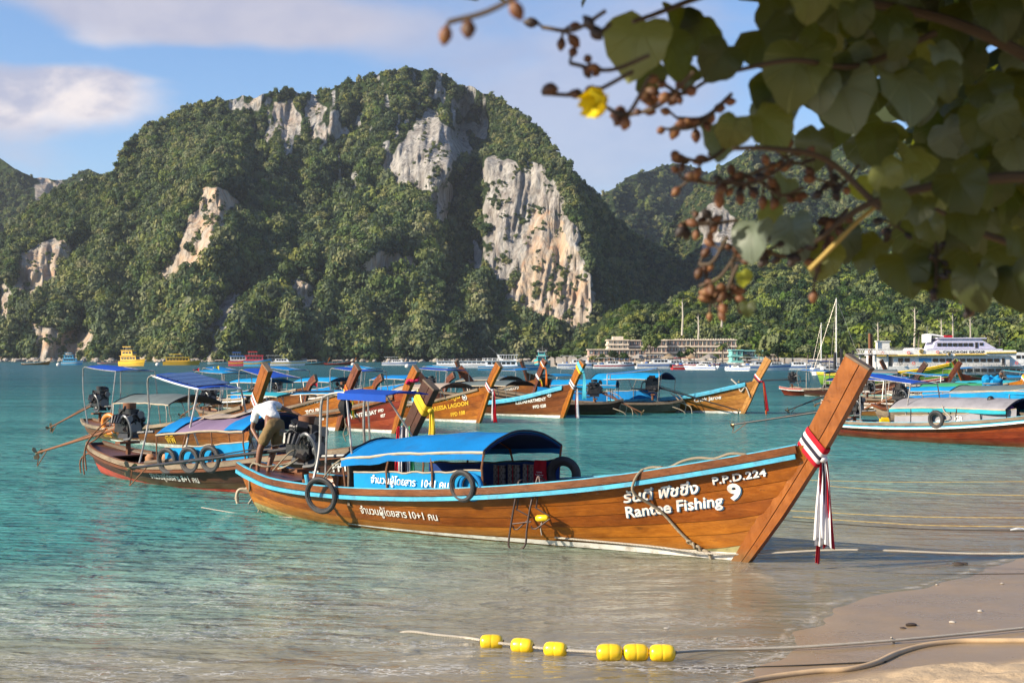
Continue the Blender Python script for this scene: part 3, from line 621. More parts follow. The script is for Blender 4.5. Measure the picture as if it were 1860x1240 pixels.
# ================================================================ LONGTAIL BOAT KIT
class Hull:
    def __init__(s, L=8.9, B=.92, sheer=((0, .74), (.12, .62), (.35, .56), (.6, .66), (.8, .88), (.93, 1.18), (1, 1.42)), keel=((0, .02), (.15, -.12), (.4, -.25), (.9, -.22), (1, -.08)), stem=((-.3, -.2), (0, 0), (.96, 1.39), (1.6, 2.5)), tr=.2, ov=.35, um=.45, full=1.9):
        s.L, s.B, s.tr, s.ov, s.um, s.full = L, B, tr, ov, um, full
        a = np.array(bez([(p, 0, q) for p, q in sheer], 8)); s.sx, s.sz = a[:, 0], a[:, 2]
        a = np.array(bez([(p, 0, q) for p, q in keel], 8)); s.kx, s.kz = a[:, 0], a[:, 2]
        a = np.array(bez([(p, 0, q) for p, q in stem], 8)); s.stx, s.stz = a[:, 0], a[:, 2]; s.top = stem[-1][1]
    def zs(s, u): return float(np.interp(u, s.sx, s.sz))
    def zk(s, u): return float(np.interp(u, s.kx, s.kz))
    def stem(s, z): return s.L + float(np.interp(z, s.stz, s.stx))
    def hb(s, u):
        if u > s.um: return s.B * max(0, 1 - ((u - s.um) / (1 - s.um)) ** s.full) + .045 * u
        return s.B * (s.tr + (1 - s.tr) * math.sin(PI / 2 * max(0, u) / s.um) ** .85)
    def P(s, u, g, side=-1, off=0.0):
        z = s.zk(u) + (s.zs(u) - s.zk(u)) * g
        x = lerp(-s.ov * g, s.stem(z), u)
        p = lerp(.42, .85, min(1, max(0, (u - .45) / .55)) ** 1.3)
        y = s.hb(u) * max(0.0001, g) ** p
        v = Vector((x, side * (y + .012), z))
        if off:
            e = .004; a = s.P(min(1, u + e), g, side) - s.P(max(0, u - e), g, side); b = s.P(u, min(1, g + e), side) - s.P(u, max(.0, g - e), side)
            n = a.cross(b); n.normalize()
            if n.y * side < 0: n = -n
            v = v + n * off
        return v
    def solve(s, x, z):
        u = min(1, max(0, x / s.L))
        for _ in range(8):
            g = (z - s.zk(u)) / (s.zs(u) - s.zk(u)); x0 = -s.ov * g; u = min(1, max(0, (x - x0) / (s.stem(z) - x0)))
        return u, max(.01, min(1.0, g))
    def on(s, x, z, side, off=.006): u, g = s.solve(x, z); return s.P(u, g, side, off)
    def xat(s, u): return s.P(u, 1).x
    def gun(s, x, side, dz=0.0):
        u = min(1, max(0, (x + s.ov) / (s.stem(s.zs(min(1, max(0, x / s.L)))) + s.ov)))
        p = s.P(u, 1, side); return Vector((x, p.y, p.z + dz))
def text_mesh(body, size=.3, bold=.012, shear=0.0, sx=1.0, space=1.0):
    c = bpy.data.curves.new('text', 'FONT'); c.body = body; c.size = size; c.offset = min(bold, .012 if any(ord(q) > 3000 for q in body) else .03) * size; c.shear = shear; c.align_x = 'CENTER'; c.align_y = 'CENTER'; c.resolution_u = 3; c.space_character = space
    o = bpy.data.objects.new('text', c); me = o.to_mesh(); bm = bmesh.new(); bm.from_mesh(me); bmesh.ops.triangulate(bm, faces=bm.faces[:])
    for _ in range(5):
        le = [e for e in bm.edges if e.calc_length() > .035] if size > .1 else []
        if not le: break
        bmesh.ops.subdivide_edges(bm, edges=le, cuts=1); bmesh.ops.triangulate(bm, faces=bm.faces[:])
    bm.verts.ensure_lookup_table(); bm.verts.index_update(); v = [(q.co.x * sx, q.co.y) for q in bm.verts]; f = [tuple(q.index for q in p.verts) for p in bm.faces]; bm.free(); o.to_mesh_clear()
    bpy.data.objects.remove(o); bpy.data.curves.remove(c); return v, f
def hull_text(h, boat, body, x, z, size, m, side=-1, slope=0.0, off=.012, **k):
    v, f = text_mesh(body, size, **k)
    d = 1 if side < 0 else -1
    mb = MB(); mb.add([h.on(x + q[0] * d, z + q[1] + q[0] * d * slope, side, off) for q in v], f); return mb.build('lettering', m, boat, ang=180)
def flat_text(body, size, m, origin, xd, yd, parent=None, name='lettering', **k):
    v, f = text_mesh(body, size, **k); o = Vector(origin); xd = Vector(xd); yd = Vector(yd)
    mb = MB(); mb.add([o + xd * q[0] + yd * q[1] for q in v], f); return mb.build(name, m, parent, ang=180)
def make_hull(t, h, mats, K=7, n=34, g0=0.0, rail=P_CYAN, cap=W_BROWN, bottom=P_PALE, nb=2, stem_m=W_STEM, stripe=None, inner=W_BROWN, post_w=.30, detail=1, stripe2=None):
    """planked hull: every strake its own piece, chamfered edges; stem post; rails; caps"""
    us = [0] + [((i + 1) / n) ** .92 for i in range(n)]
    us = [min(1, u) for u in us]
    edges = [0] + [(k / K) ** 1.12 for k in range(1, K)] + [1]
    for side in (-1, 1):
        for k in range(K):
            a, b = edges[k], edges[k + 1]; e = (b - a) * .035
            rows = [(a - .004, -.008), (a + e * .5, .002), ((a + b) / 2, .001), (b, -.006)] if detail else [(a, 0), (b, 0)]
            P = [[h.P(u, g, side, off) for u in us] for g, off in rows]
            if side > 0: P = P[::-1]
            mb = MB(); mb.slab(P, lambda i, j: Vector((0, -side * .03, 0)))
            m = mats[k % len(mats)] if k >= nb else bottom
            mb.build('plank', m, t, ang=11)
        # transom side closes itself: rub rail and cap rail follow the sheer
        S = [h.P(u, 1, side) for u in us if u <= .985]
        if rail: mb = MB(); mb.sweep([p + Vector((0, side * .022, -.115 * h.B / .9)) for p in S], rect(.022, .028)); mb.build('rub_rail', rail, t)
        if cap:
            mb = MB(); mb.sweep([p + Vector((0, -side * .004, -.028)) for p in S], rect(.040, .046)); mb.build('cap_rail', cap, t)
            if detail and rail: mb = MB(); mb.sweep([p + Vector((0, side * .0, .024)) for p in S], rect(.022, .008)); mb.build('rail_trim', stripe2 or rail, t)
    if stripe:
        m, zc, w0, w1, ua = stripe
        for side in (-1, 1):
            P = [[h.on(h.xat(u) if u < .9 else h.xat(.9) + (h.stem(zc) - .1 - h.xat(.9)) * (u - .9) / .1, zc + s_ * lerp(w0, w1, (u - ua) / (1 - ua)), side, .012) for u in [lerp(ua, 1, q / 20) for q in range(21)]] for s_ in (-.5, .5)]
            mb = MB(); mb.grid(P if side < 0 else P[::-1]); mb.build('waterline_stripe', m, t, ang=180)
    # transom
    tp = [h.P(0, g, -1) for g in (0, .15, .3, .5, .75, 1)] + [h.P(0, g, 1) for g in (1, .75, .5, .3, .15, 0)]
    mb = MB(); c = [p + Vector((-.012, 0, 0)) for p in tp] + [p + Vector((.03, 0, 0)) for p in tp]; q = len(tp)
    mb.add(c, [tuple(range(q))[::-1], tuple(range(q, 2 * q))] + [(i, (i + 1) % q, (i + 1) % q + q, i + q) for i in range(q)]); mb.build('transom', mats[0], t)
    # stem post in two boards
    zz = [lerp(-.16, h.top, i / 16) for i in range(17)]
    def line(off0, off1, w, nm, m, z0=-.16, z1=None):
        z1 = z1 or h.top; P = []
        for i in range(17):
            z = lerp(z0, z1, i / 16); x = h.stem(z); x2 = h.stem(z + .02) if z < h.top - .03 else x; x1 = h.stem(z - .02)
            tx = (x2 - x1) if z < h.top - .03 else (x - x1); tz = .04 if z < h.top - .03 else .02
            l = math.hypot(tx, tz); nx, nz = tz / l, -tx / l
            f = i / 16; gw = lerp(1.0, 1.22, f ** 1.5) * lerp(.62, 1, min(1, f / .32))
            a_, b_ = off0 * gw, off1 * gw; ww = w * lerp(.85, 1.1, f)
            P.append([Vector((x + nx * a_, y, z + nz * a_)) for y in (-ww, ww)] + [Vector((x + nx * b_, y, z + nz * b_)) for y in (ww, -ww)])
        mb = MB(); mb.grid(P, close_u=True); k_ = len(P); mb.f += [(3, 2, 1, 0), tuple((k_ - 1) * 4 + j for j in range(4))]
        return mb.build(nm, m, t, ang=30)
    pw = post_w; tw = .055 * h.B / .9 + .01
    line(-pw * .62, -.006, tw, 'stem_board', stem_m); line(.004, pw * .38, tw * .98, 'stem_board', stem_m)
    P = h.top; x = h.stem(P); x1 = h.stem(P - .05); l = math.hypot(x - x1, .05); nx, nz = .05 / l, -(x - x1) / l; tx, tz = (x - x1) / l, .05 / l
    mb = MB(); a_ = -pw * .78; b_ = pw * .49; ww = tw * 1.14; h_ = .03
    pts = [Vector((x + nx * q + tx * r_, y, P + nz * q + tz * r_)) for r_ in (0.002, h_) for q, y in ((a_, -ww), (b_, -ww), (b_, ww), (a_, ww))]
    mb.add(pts, [(3, 2, 1, 0), (4, 5, 6, 7), (0, 1, 5, 4), (1, 2, 6, 5), (2, 3, 7, 6), (3, 0, 4, 7)]); mb.build('post_cap', W_GREY if detail else stem_m, t)
    # inner floor, stern deck, fore deck, thwarts
    mb = MB()
    Pl = [h.P(u, .42, -1) + Vector((0, .04, 0)) for u in us if .03 < u < .93]; Pr = [Vector((p.x, -p.y, p.z)) for p in Pl]; mb.slab([Pl, Pr], (0, 0, .03)); mb.build('floor_board', inner, t)
    if detail:
        def dk(u0, u1, nm, m, dz=-.07):
            P_ = [[h.P(lerp(u0, u1, i / 5), 1, -1) + Vector((0, .05, dz)) for i in range(6)], [h.P(lerp(u0, u1, i / 5), 1, 1) + Vector((0, -.05, dz)) for i in range(6)]]
            mb = MB(); mb.slab(P_, (0, 0, .03)); mb.build(nm, m, t)
        dk(.005, .13, 'stern_deck', inner); dk(.84, .975, 'fore_deck', inner, -.09)
        for u in (.22, .66, .75):
            a = h.P(u, .86, -1); mb = MB(); mb.box((a.x, 0, a.z), (.22, -2 * a.y - .05, .035)); mb.build('thwart', inner, t)
        for i, u in enumerate([.16 + .058 * i for i in range(13)]):
            for side in (-1, 1):
                mb = MB(); mb.sweep([h.P(u, g, side, -.045) for g in (.25, .45, .6, .75, .88, .97)], rect(.022, .02), [(1, 0, 0)] * 6); mb.build('rib', inner, t)
def canopy(t, h, xa, xb, za, zb, w, rise, m, under=None, posts=3, post_m=STEEL, fringe=None, sag=.02, seed=1, edge=BAMBOO, fr_h=.1, front_drop=.0, seg=14, pr=.016, arch=2.0):
    P = []; cols = 13
    for j in range(cols):
        f = j / (cols - 1) * 2 - 1; row = []
        for i in range(seg + 1):
            q = i / seg; x = lerp(xa, xb, q); ze = lerp(za, zb, q) + .04 * math.sin(q * PI)
            z = ze + rise * (1 - abs(f) ** arch) - sag * abs(math.sin(q * PI * (posts - 1))) * (1 - f * f) + .012 * float(vn(x * 3, f * 4, seed))
            row.append(Vector((x, f * w, z)))
        P.append(row)
    mb = MB(); mb.slab(P, (0, 0, -.012)); mb.build('canopy_cloth', m, t, ang=60)
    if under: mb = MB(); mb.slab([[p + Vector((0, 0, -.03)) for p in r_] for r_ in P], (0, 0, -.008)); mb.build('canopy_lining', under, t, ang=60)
    for side in (-1, 1):
        E = [P[0 if side < 0 else -1][i] + Vector((0, side * .012, -.008)) for i in range(seg + 1)]
        mb = MB(); mb.tube(E, .02, 6); mb.build('canopy_pole', edge, t)
        if fringe:
            rows = [[p + Vector((0, side * (.004 + .012 * math.sin(i * 1.7)), -.012 - d - .02 * float(vn(i * .8, d * 9, seed + 3)))) for i, p in enumerate(E)] for d in (0, fr_h * .5, fr_h)]
            mb = MB(); mb.slab(rows, (0, side * .004, 0)); mb.build('canopy_fringe', fringe, t)
        for k in range(posts):
            q = (k + .04) / (posts - 1 + .08); x = lerp(xa, xb, q); g = h.gun(x, side, -.04); e = P[0 if side < 0 else -1][int(round(q * seg))]
            mb = MB(); mb.tube([g + Vector((0, -side * .05, -.1)), Vector((x, lerp(g.y, e.y, .6), lerp(g.z, e.z, .6))), e], pr, 6); mb.build('canopy_post', post_m, t)
    for k in range(posts):
        i = int(round((k + .0) / (posts - 1) * seg)); mb = MB(); mb.tube([P[j][i] + Vector((0, 0, .012 if k in (0, posts - 1) else -.03)) for j in range(cols)], .016, 6); mb.build('canopy_hoop', DKMETAL if k in (0, posts - 1) else post_m, t)
    return P
def awning(t, h, x0, x1, z0, z1, w, m, rise=.06, solar=False, frame=STEEL, sag=.0, posts=True, loop=True):
    """small flat roof over the engine on bent tube posts"""
    P = [[Vector((lerp(x0, x1, i / 6), f * w, lerp(z0, z1, i / 6) + rise * (1 - f * f) - .02 * math.sin(i / 6 * PI))) for i in range(7)] for f in (-1, -.6, -.2, .2, .6, 1)]
    mb = MB(); mb.slab(P, (0, 0, -.012)); mb.build('awning_cloth', m, t, ang=60)
    mb = MB(); mb.tube(P[0] + P[-1][::-1] + [P[0][0]], .018, 6); mb.build('awning_frame', WHITEP if solar else frame, t)
    for side in (-1, 1):
        for q, x in ((0, x0), (1, x1)):
            g = h.gun(max(x, .15), side, -.03); e = P[0 if side < 0 else -1][0 if q == 0 else 6]
            if q == 0 and loop: pts = bez([g + Vector((-.02, -side * .04, -.1)), Vector((x - .12, e.y * .98, lerp(g.z, e.z, .5))), Vector((x - .14, e.y, e.z - .16)), Vector((x - .05, e.y, e.z - .02)), e + Vector((.15, 0, 0))], 5)
            else: pts = [g + Vector((0, -side * .04, -.1)), e]
            mb = MB(); mb.tube(pts, .019, 7); mb.build('awning_post', frame, t)
    if solar:
        for k in range(4):
            a, b = lerp(x0, x1, .08 + k * .21), lerp(x0, x1, .08 + k * .21 + .195); zz = lambda x: lerp(z0, z1, (x - x0) / (x1 - x0)) + rise + .02
            mb = MB(); mb.slab([[Vector((a, -w * .85, zz(a) - .05)), Vector((b, -w * .85, zz(b) - .05))], [Vector((a, w * .7, zz(a))), Vector((b, w * .7, zz(b)))]], (0, 0, .02)); mb.build('solar_panel', SOLAR, t)
def solmat(nt, out):
    tc = nt('ShaderNodeTexCoord').outputs['Object']; b = nt('ShaderNodeTexBrick', dict(offset=0), Vector=tc, Color1=(.008, .02, .10, 1), Color2=(.01, .03, .13, 1), Mortar=(.25, .28, .35, 1), Scale=8.0); b.inputs['Mortar Size'].default_value = .006
    p = nt('ShaderNodeBsdfPrincipled', None, Base_Color=b.outputs[0], Roughness=.12); nt.set(out, 'Surface', p)
SOLAR = mat('solar_cells', solmat)
def engine(t, x, z, prop, s=1.0, seed=0, y=0.0, handle=True):
    """car engine on a swivel: block, head, pulleys, filter, hoses, silencer, handle, long shaft, propeller"""
    rn = random.Random(seed); V = Vector
    e = MB(); e.box((x, y, z), (.44 * s, .30 * s, .30 * s)); e.box((x + .02, y, z + .20 * s), (.40 * s, .18 * s, .14 * s)); e.box((x, y, z - .2 * s), (.34 * s, .24 * s, .12 * s), taper=.8)
    for k in range(16): e.box((x + (rn.random() - .5) * .46 * s, y + (rn.random() - .5) * .38 * s, z + (rn.random() - .4) * .52 * s), (.12 * s * rn.random() + .03, .1 * s * rn.random() + .03, .12 * s * rn.random() + .03), (rn.random(), rn.random(), rn.random()))
    for k in range(4): e.tube([(x - .15 * s + .1 * s * k, y - .10 * s, z + .16 * s), (x - .15 * s + .1 * s * k, y - .22 * s, z + .14 * s), (x - .12 * s + .08 * s * k, y - .26 * s, z + .02)], .028 * s, 6)
    for k in range(9): e.ball((x + (rn.random() - .5) * .5 * s, y + (rn.random() - .5) * .34 * s, z + (rn.random() - .35) * .5 * s), .05 * s * (.6 + rn.random()), 7, 5)
    o = e.build('engine', DKMETAL, t)
    m = MB()
    for (yy, zz, r_) in ((y, z - .06 * s, .11), (y - .13 * s, z + .1 * s, .06), (y + .1 * s, z + .17 * s, .07)): m.tube([(x + .23 * s, yy, zz), (x + .27 * s, yy, zz)], r_ * s, 14)
    m.ring((x + .25 * s, y - .02 * s, z + .06 * s), (1, 0, 0), .12 * s, .010, 18, 5); m.build('pulley', GREYMETAL, o)
    m = MB(); m.tube([(x + .02, y + .02, z + .28 * s), (x + .02, y + .02, z + .38 * s)], .12 * s, 14); m.build('air_filter', RUSTY if seed % 2 else DKMETAL, o)
    m = MB()
    for k in range(5):
        a = V((x + (rn.random() - .5) * .4 * s, y - .12 * s * rn.choice((-1, 1)), z + rn.random() * .2)); b = V((x + (rn.random() - .5) * .6 * s, y + (rn.random() - .5) * .5 * s, z - .1 + rn.random() * .3))
        m.tube(bez([a, (a + b) / 2 + V((rn.random() * .2 - .1, rn.random() * .2 - .1, .18 * rn.random())), b], 5), .014 * s, 5)
    m.build('hose', RUBBER, o)
    m = MB(); m.tube(bez([(x + .1 * s, y - .2 * s, z + .1 * s), (x + .3 * s, y - .27 * s, z + .16 * s), (x + .42 * s, y - .24 * s, z + .05), (x + .42 * s, y - .2 * s, z - .22 * s), (x + .18 * s, y - .2 * s, z - .28 * s)], 5), .024 * s, 7); m.build('exhaust_pipe', GREYMETAL, o)
    if handle: m = MB(); m.tube([(x + .15 * s, y, z - .16 * s), (x + .75 * s, y + .04, z - .12 * s)], .025 * s, 8); m.ball((x + .76 * s, y + .04, z - .12 * s), .03 * s); m.build('tiller_handle', GREYMETAL, o)
    m = MB(); m.box((x - .02, y, z - .34 * s), (.16 * s, .42 * s, .05)); m.tube([(x, y, z - .56 * s), (x, y, z - .3 * s)], .045 * s, 8); m.build('swivel_mount', RUSTY, o)
    p0 = V((x - .18 * s, y, z - .06 * s)); p1 = V(prop); d = (p1 - p0).normalized()
    m = MB(); m.tube([p0, p0 + d * .35, p0 + d * .36, p1], [.055, .05, .034, .026], 8); m.tube([p0 + V((0, 0, .1)), p0 + d * (p1 - p0).length * .55 + V((0, 0, .03)), p1 - d * .1], .012, 5); m.build('propeller_shaft', RUSTY if seed % 3 else DKMETAL, o)
    m = MB(); sd = d.cross(V((0, 0, 1))).normalized(); up = sd.cross(d)
    for k in range(3):
        an = 2 * PI * k / 3 + .4 + seed; r_ = up * math.cos(an) + sd * math.sin(an); q = d.cross(r_)
        pr = [p1 + r_ * .03 + q * .02, p1 + r_ * .09 + q * .075 + d * .03, p1 + r_ * .155 + q * .05 + d * .02, p1 + r_ * .16 - q * .02 - d * .015, p1 + r_ * .10 - q * .06 - d * .03, p1 + r_ * .03 - q * .02]
        b = len(m.v); m.add([a + d * .004 for a in pr] + [a - d * .004 for a in pr], [tuple(range(6)), tuple(range(6, 12))[::-1]] + [(i, i + 6, (i + 1) % 6 + 6, (i + 1) % 6) for i in range(6)])
    m.tube([p1 - d * .06, p1 + d * .05, p1 + d * .08], [.03, .03, .008], 8); m.build('propeller', BRASS, o)
    m = MB(); m.tube([p1 - d * .5 + V((0, 0, -.02)), p1 - d * .02 + V((0, 0, -.30)), p1 + d * .02 + V((0, 0, -.30))], .012, 5); m.tube([p1 - d * .08, p1 - d * .0 + V((0, 0, -.3))], .012, 5); m.build('skeg_bar', RUSTY, o)
    return o
def boat(label, S, heading, h=None, group='longtail boats moored in the bay', pitch=0.0, roll=0.0, name='longtail_boat', **k):
    """S: stern waterline point (world), heading: unit 2D vector"""
    t = thing(name, label, 'boat', (S[0], S[1], 0), math.atan2(heading[1], heading[0]), group)
    t.rotation_euler = (roll, pitch, math.atan2(heading[1], heading[0]))
    t.rotation_euler = t.rotation_euler
    h = h or Hull(); make_hull(t, h, **k); return t, h
def rope(label, pts, r=.012, m=None, sag=0.0, n=8, name='rope', group=None, cat='rope', seg=5):
    P = [Vector(p) for p in pts]
    if len(P) == 2 and sag: P = [P[0].lerp(P[1], i / 10) + Vector((0, 0, -sag * 4 * (i / 10) * (1 - i / 10))) for i in range(11)]
    elif len(P) > 2: P = bez(P, seg)
    mb = MB(); mb.tube(P, r, n); o = mb.build(name, m or ROPE, None, ang=180); return tag(o, label, cat, group)
def world_of(t, p): return Matrix.LocRotScale(t.location, t.rotation_euler, None) @ Vector(p)
def tyre(label, c, ax, R0=.24, r=.05, m=None, group='old tyres hung as fenders', hang=None, flat=1.0):
    t = thing('tyre', label, 'tyre', c, 0, group); mb = MB(); mb.ring((0, 0, 0), ax, R0, r, 30, 9); mb.build('tread', m or RUBBER, t)
    mb = MB(); mb.ring((0, 0, 0), ax, R0 - r * .75, r * .55, 24, 6); mb.build('rim_bead', GREYMETAL if flat > 1 else RUBBER, t)
    return t
def pleats(a, b, w0, w1, down, n=6, rows=14, amp=.03, side=Vector((0, 1, 0)), out=Vector((1, 0, 0)), seed=0, curl=0):
    """a gathered hanging strip from a down to b, spreading from w0 to w1"""
    P = []
    for i in range(rows + 1):
        f = i / rows; c = Vector(a).lerp(Vector(b), f); wd = lerp(w0, w1, f ** .6); row = []
        for j in range(n * 4 + 1):
            q = j / (n * 4) * 2 - 1; ph = q * n * PI + .7 * math.sin(f * 3 + seed)
            row.append(c + side * (q * wd / 2) + out * (amp * math.cos(ph) * (.4 + f) + .02 * math.sin(f * 5 + seed)) + Vector((0, 0, -.03 * abs(q) * f + .012 * math.sin(ph * .5 + seed))))
        P.append(row)
    return P
def sash(label, boat_t, h, zc, bands, tails, post_w=.30, tilt=0.0, wrap_w=.16, cat='sash', name='sash', group=None, length=1.0, scale=1.0, dxk=0.0):
    """cloth tied round the stem post: bands = [(material, offset, width)] wrapped; tails = [(material, dx, dy, width0, width1, length)]"""
    t = thing(name, label, cat, group=group); M_ = Matrix.LocRotScale(boat_t.location, boat_t.rotation_euler, None)
    t.matrix_world = M_; t.location = boat_t.location; t.rotation_euler = boat_t.rotation_euler
    x1, x0 = h.stem(zc + .05), h.stem(zc - .05); l = math.hypot(x1 - x0, .1); tx, tz = (x1 - x0) / l, .1 / l; nx, nz = tz, -tx
    gw = lerp(1.0, 1.28, (zc / h.top) ** 1.5); a_ = -post_w * .62 * gw - .02; b_ = post_w * .38 * gw + .02; ww = (.055 * h.B / .9 + .01) * 1.15 + .012
    for m, off, wd in bands:
        loop = []
        for k in range(28):
            th = 2 * PI * k / 28; cx, cy = math.cos(th), math.sin(th)
            ex = (a_ + b_) / 2 + (b_ - a_) / 2 * math.copysign(abs(cx) ** .45, cx); ey = ww * math.copysign(abs(cy) ** .45, cy)
            loop.append((ex, ey, cx))
        P = []
        for sgn in (-.5, 0, .5):
            row = []
            for ex, ey, cx in loop + [loop[0]]:
                along = off + sgn * wd + tilt * (ex - a_)
                o_ = 1 + (.035 if sgn == 0 else 0)
                row.append(Vector((h.stem(zc) + nx * ex * o_ + tx * along, ey * o_ * 1.04, zc + nz * ex * o_ + tz * along)))
            P.append(row)
        mb = MB(); mb.slab(P, (0.0, 0.0, .006)); mb.build('wrap', m, t, ang=60)
    kx = h.stem(zc) + nx * b_ + dxk; kz = zc + nz * b_ + tz * tilt * (b_ - a_)
    if tails:
        mb = MB(); mb.ball((kx, 0, kz), .05 * scale, 10, 7, (1, 1.2, .9)); mb.build('knot', tails[0][0], t)
    for i, (m, dx, dy, w0, w1, ln) in enumerate(tails):
        P = pleats((kx + dx * .3, dy * .4, kz), (kx + dx, dy, kz - ln), w0, w1, ln, n=max(2, int(w1 / .06)), seed=i, side=Vector((1, .25, 0)).normalized(), out=Vector((-.25, 1, 0)).normalized(), amp=.018)
        mb = MB(); mb.slab(P, (0, .004, 0)); mb.build('tail', m, t, ang=60)
    return t
# ================================================================ MAIN BOAT
HD = Vector((.78, -.63)).normalized(); BOWB = Vector((2.85, 17.5)); S0 = BOWB - HD * 8.9
mh = Hull(L=8.9, B=.90, sheer=((0, .78), (.05, .70), (.14, .60), (.33, .60), (.55, .72), (.75, .95), (.9, 1.25), (1, 1.50)), stem=((-.3, -.2), (0, 0), (.96, 1.39), (1.56, 2.42)))
mt, mh = boat('varnished orange wooden longtail boat with blue canopy and rail, bow aground by the yellow floats', S0, HD, mh, mats=[W_ORANGE], K=8, n=44, nb=2, bottom=P_FOUL, stripe=(P_WHITE, .055, .012, .11, .30), post_w=.275)
canopy(mt, mh, 2.75, 5.45, 1.03, 1.24, .86, .25, C_BLUE, C_NAVY, posts=4, fringe=C_BLUE, post_m=RUSTY, fr_h=.095)
for o in [c for c in mt.children if c.name.startswith('canopy_fringe')][:0]: pass
# side screens between the posts
def screen(t, h, xa, xb, side, z0, z1, m, seed=0, inset=.06, top=None):
    P = []
    for r_ in range(5):
        row = []
        for i in range(25):
            x = lerp(xa, xb, i / 24); g = h.gun(x, side); f = r_ / 4
            row.append(Vector((x, g.y - side * (inset + .01 * float(vn(x * 4, f * 3, seed))), g.z + lerp(z0, z1, f) + (.015 * float(vn(x * 5, 0, seed)) if r_ == 4 else 0))))
        P.append(row)
    if side < 0: P = P
    mb = MB(); mb.slab(P, (0, -side * .006, 0)); o = mb.build('side_screen', m, t, ang=60)
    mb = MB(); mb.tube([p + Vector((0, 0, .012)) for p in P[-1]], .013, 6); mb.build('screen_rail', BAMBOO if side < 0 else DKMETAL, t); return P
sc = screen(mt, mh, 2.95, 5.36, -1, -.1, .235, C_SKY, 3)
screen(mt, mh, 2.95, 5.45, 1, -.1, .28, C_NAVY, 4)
v, f = text_mesh('จำนวนผู้โดยสาร  10+1 คน', .145, bold=.02, shear=.15)
mb = MB(); mb.add([Vector((4.08 + q[0], mh.gun(4.08 + q[0], -1).y + .035, mh.gun(4.08, -1).z + .11 + q[1])) for q in v], f); mb.build('lettering', P_LETW, mt, ang=180)
hull_text(mh, mt, 'จำนวนผู้โดยสาร 10+1 คน', 3.75, .30, .15, P_LETW, bold=.025, shear=.15)
for off, m_, dx in ((.012, P_LETB, .016), (.016, P_LETW, 0), (.020, P_LETW, .005)):
    hull_text(mh, mt, 'รันตี ฟิชชิ่ง', 7.93 + dx, .815 - dx * .8, .185, m_, slope=.17, bold=.012, off=off, sx=1.25, shear=.25)
    hull_text(mh, mt, 'Rantee Fishing', 8.06 + dx, .645 - dx * .8, .20, m_, slope=.17, bold=.012, off=off, sx=1.12, shear=.1)
    hull_text(mh, mt, '9', 8.88 + dx, .865 - dx * .8, .27, m_, slope=.1, bold=.03, off=off, sx=1.25)
    hull_text(mh, mt, 'P.P.D.224', 8.96 + dx * .6, 1.06 - dx * .5, .125, m_, slope=.2, bold=.018, off=off, sx=1.3, space=1.05)
# engine on the stern, long shaft swung out over the next boat
def loc_of(t, wp): return Matrix.LocRotScale(t.location, t.rotation_euler, None).inverted() @ Vector(wp)
prop_w = D(236, 850, 25.4); engine(mt, 1.05, 1.14, loc_of(mt, prop_w), s=1.18, seed=3)
# awning frame over the engine
for side in (-1, 1):
    g = mh.gun(1.82 if side < 0 else 1.86, side, -.08); e = Vector((1.35, side * .42, 1.95))
    mb = MB(); mb.tube(bez([g + Vector((.05, -side * .08, 0)), Vector((g.x + .04, side * .47, 1.1)), Vector((g.x + .05, side * .44, 1.78)), Vector((g.x + .16, side * .43, 1.93)), Vector((g.x + .5, side * .42, 1.98)), Vector((2.35, side * .42, 1.93))], 6), .022, 8); mb.build('awning_post', STEEL, mt)
    for (xa, za, xb, zb) in ((2.4, 1.93, 2.85, 1.06), (2.0, 1.95, 2.02, .62)):
        mb = MB(); mb.tube([(xa, side * .42, za), (xb, side * (.75 if xa > 2.1 else .5), zb)], .016, 6); mb.build('awning_strut', STEEL, mt)
P = [[Vector((lerp(2.25, 3.25, i / 6), f_ * .46, 1.98 + .05 * (1 - f_ * f_) - .02 * i / 6)) for i in range(7)] for f_ in (-1, -.5, 0, .5, 1)]
mb = MB(); mb.slab(P, (0, 0, -.015)); mb.build('awning_cloth', C_ROYAL, mt, ang=60)
mb = MB(); mb.sweep([p + Vector((0, -.006, -.05)) for p in P[0]], rect(.004, .05)); mb.build('awning_fringe', C_ROYAL, mt)
mb = MB(); mb.tube([(1.2, -.42, 1.97), (1.25, .42, 1.97)], .016, 6); mb.tube([(2.35, -.42, 1.94), (2.35, .42, 1.94)], .016, 6); mb.build('awning_bar', STEEL, mt)
# black bag hung from the frame
bag = thing('bag', 'black plastic bag of net hanging under the engine awning frame', 'bag', world_of(mt, (2.32, -.38, 1.90)))
bag.scale = (.8, .8, .72)
mb = MB(); rr = [.05, .10, .125, .12, .10, .05, .02]; mb.tube([(0, 0, -.07 * k - .01 * math.sin(k)) for k in range(7)], rr, 11)
mb.v = [(x * (1 + .12 * math.sin(i * 2.3)), y * (1 + .12 * math.cos(i * 1.7)), z) for i, (x, y, z) in enumerate(mb.v)]; mb.build('sack', C_BLACK, bag)
mb = MB(); mb.tube(bez([(0, 0, -.42), (.01, .01, -.6), (-.03, 0, -.75), (.02, 0, -.9)], 4), .010, 5); mb.tube(bez([(0, 0, -.5), (.05, .01, -.62), (.06, 0, -.75), (-.02, 0, -.8)], 4), .010, 5); mb.build('cord', ROPE, bag)
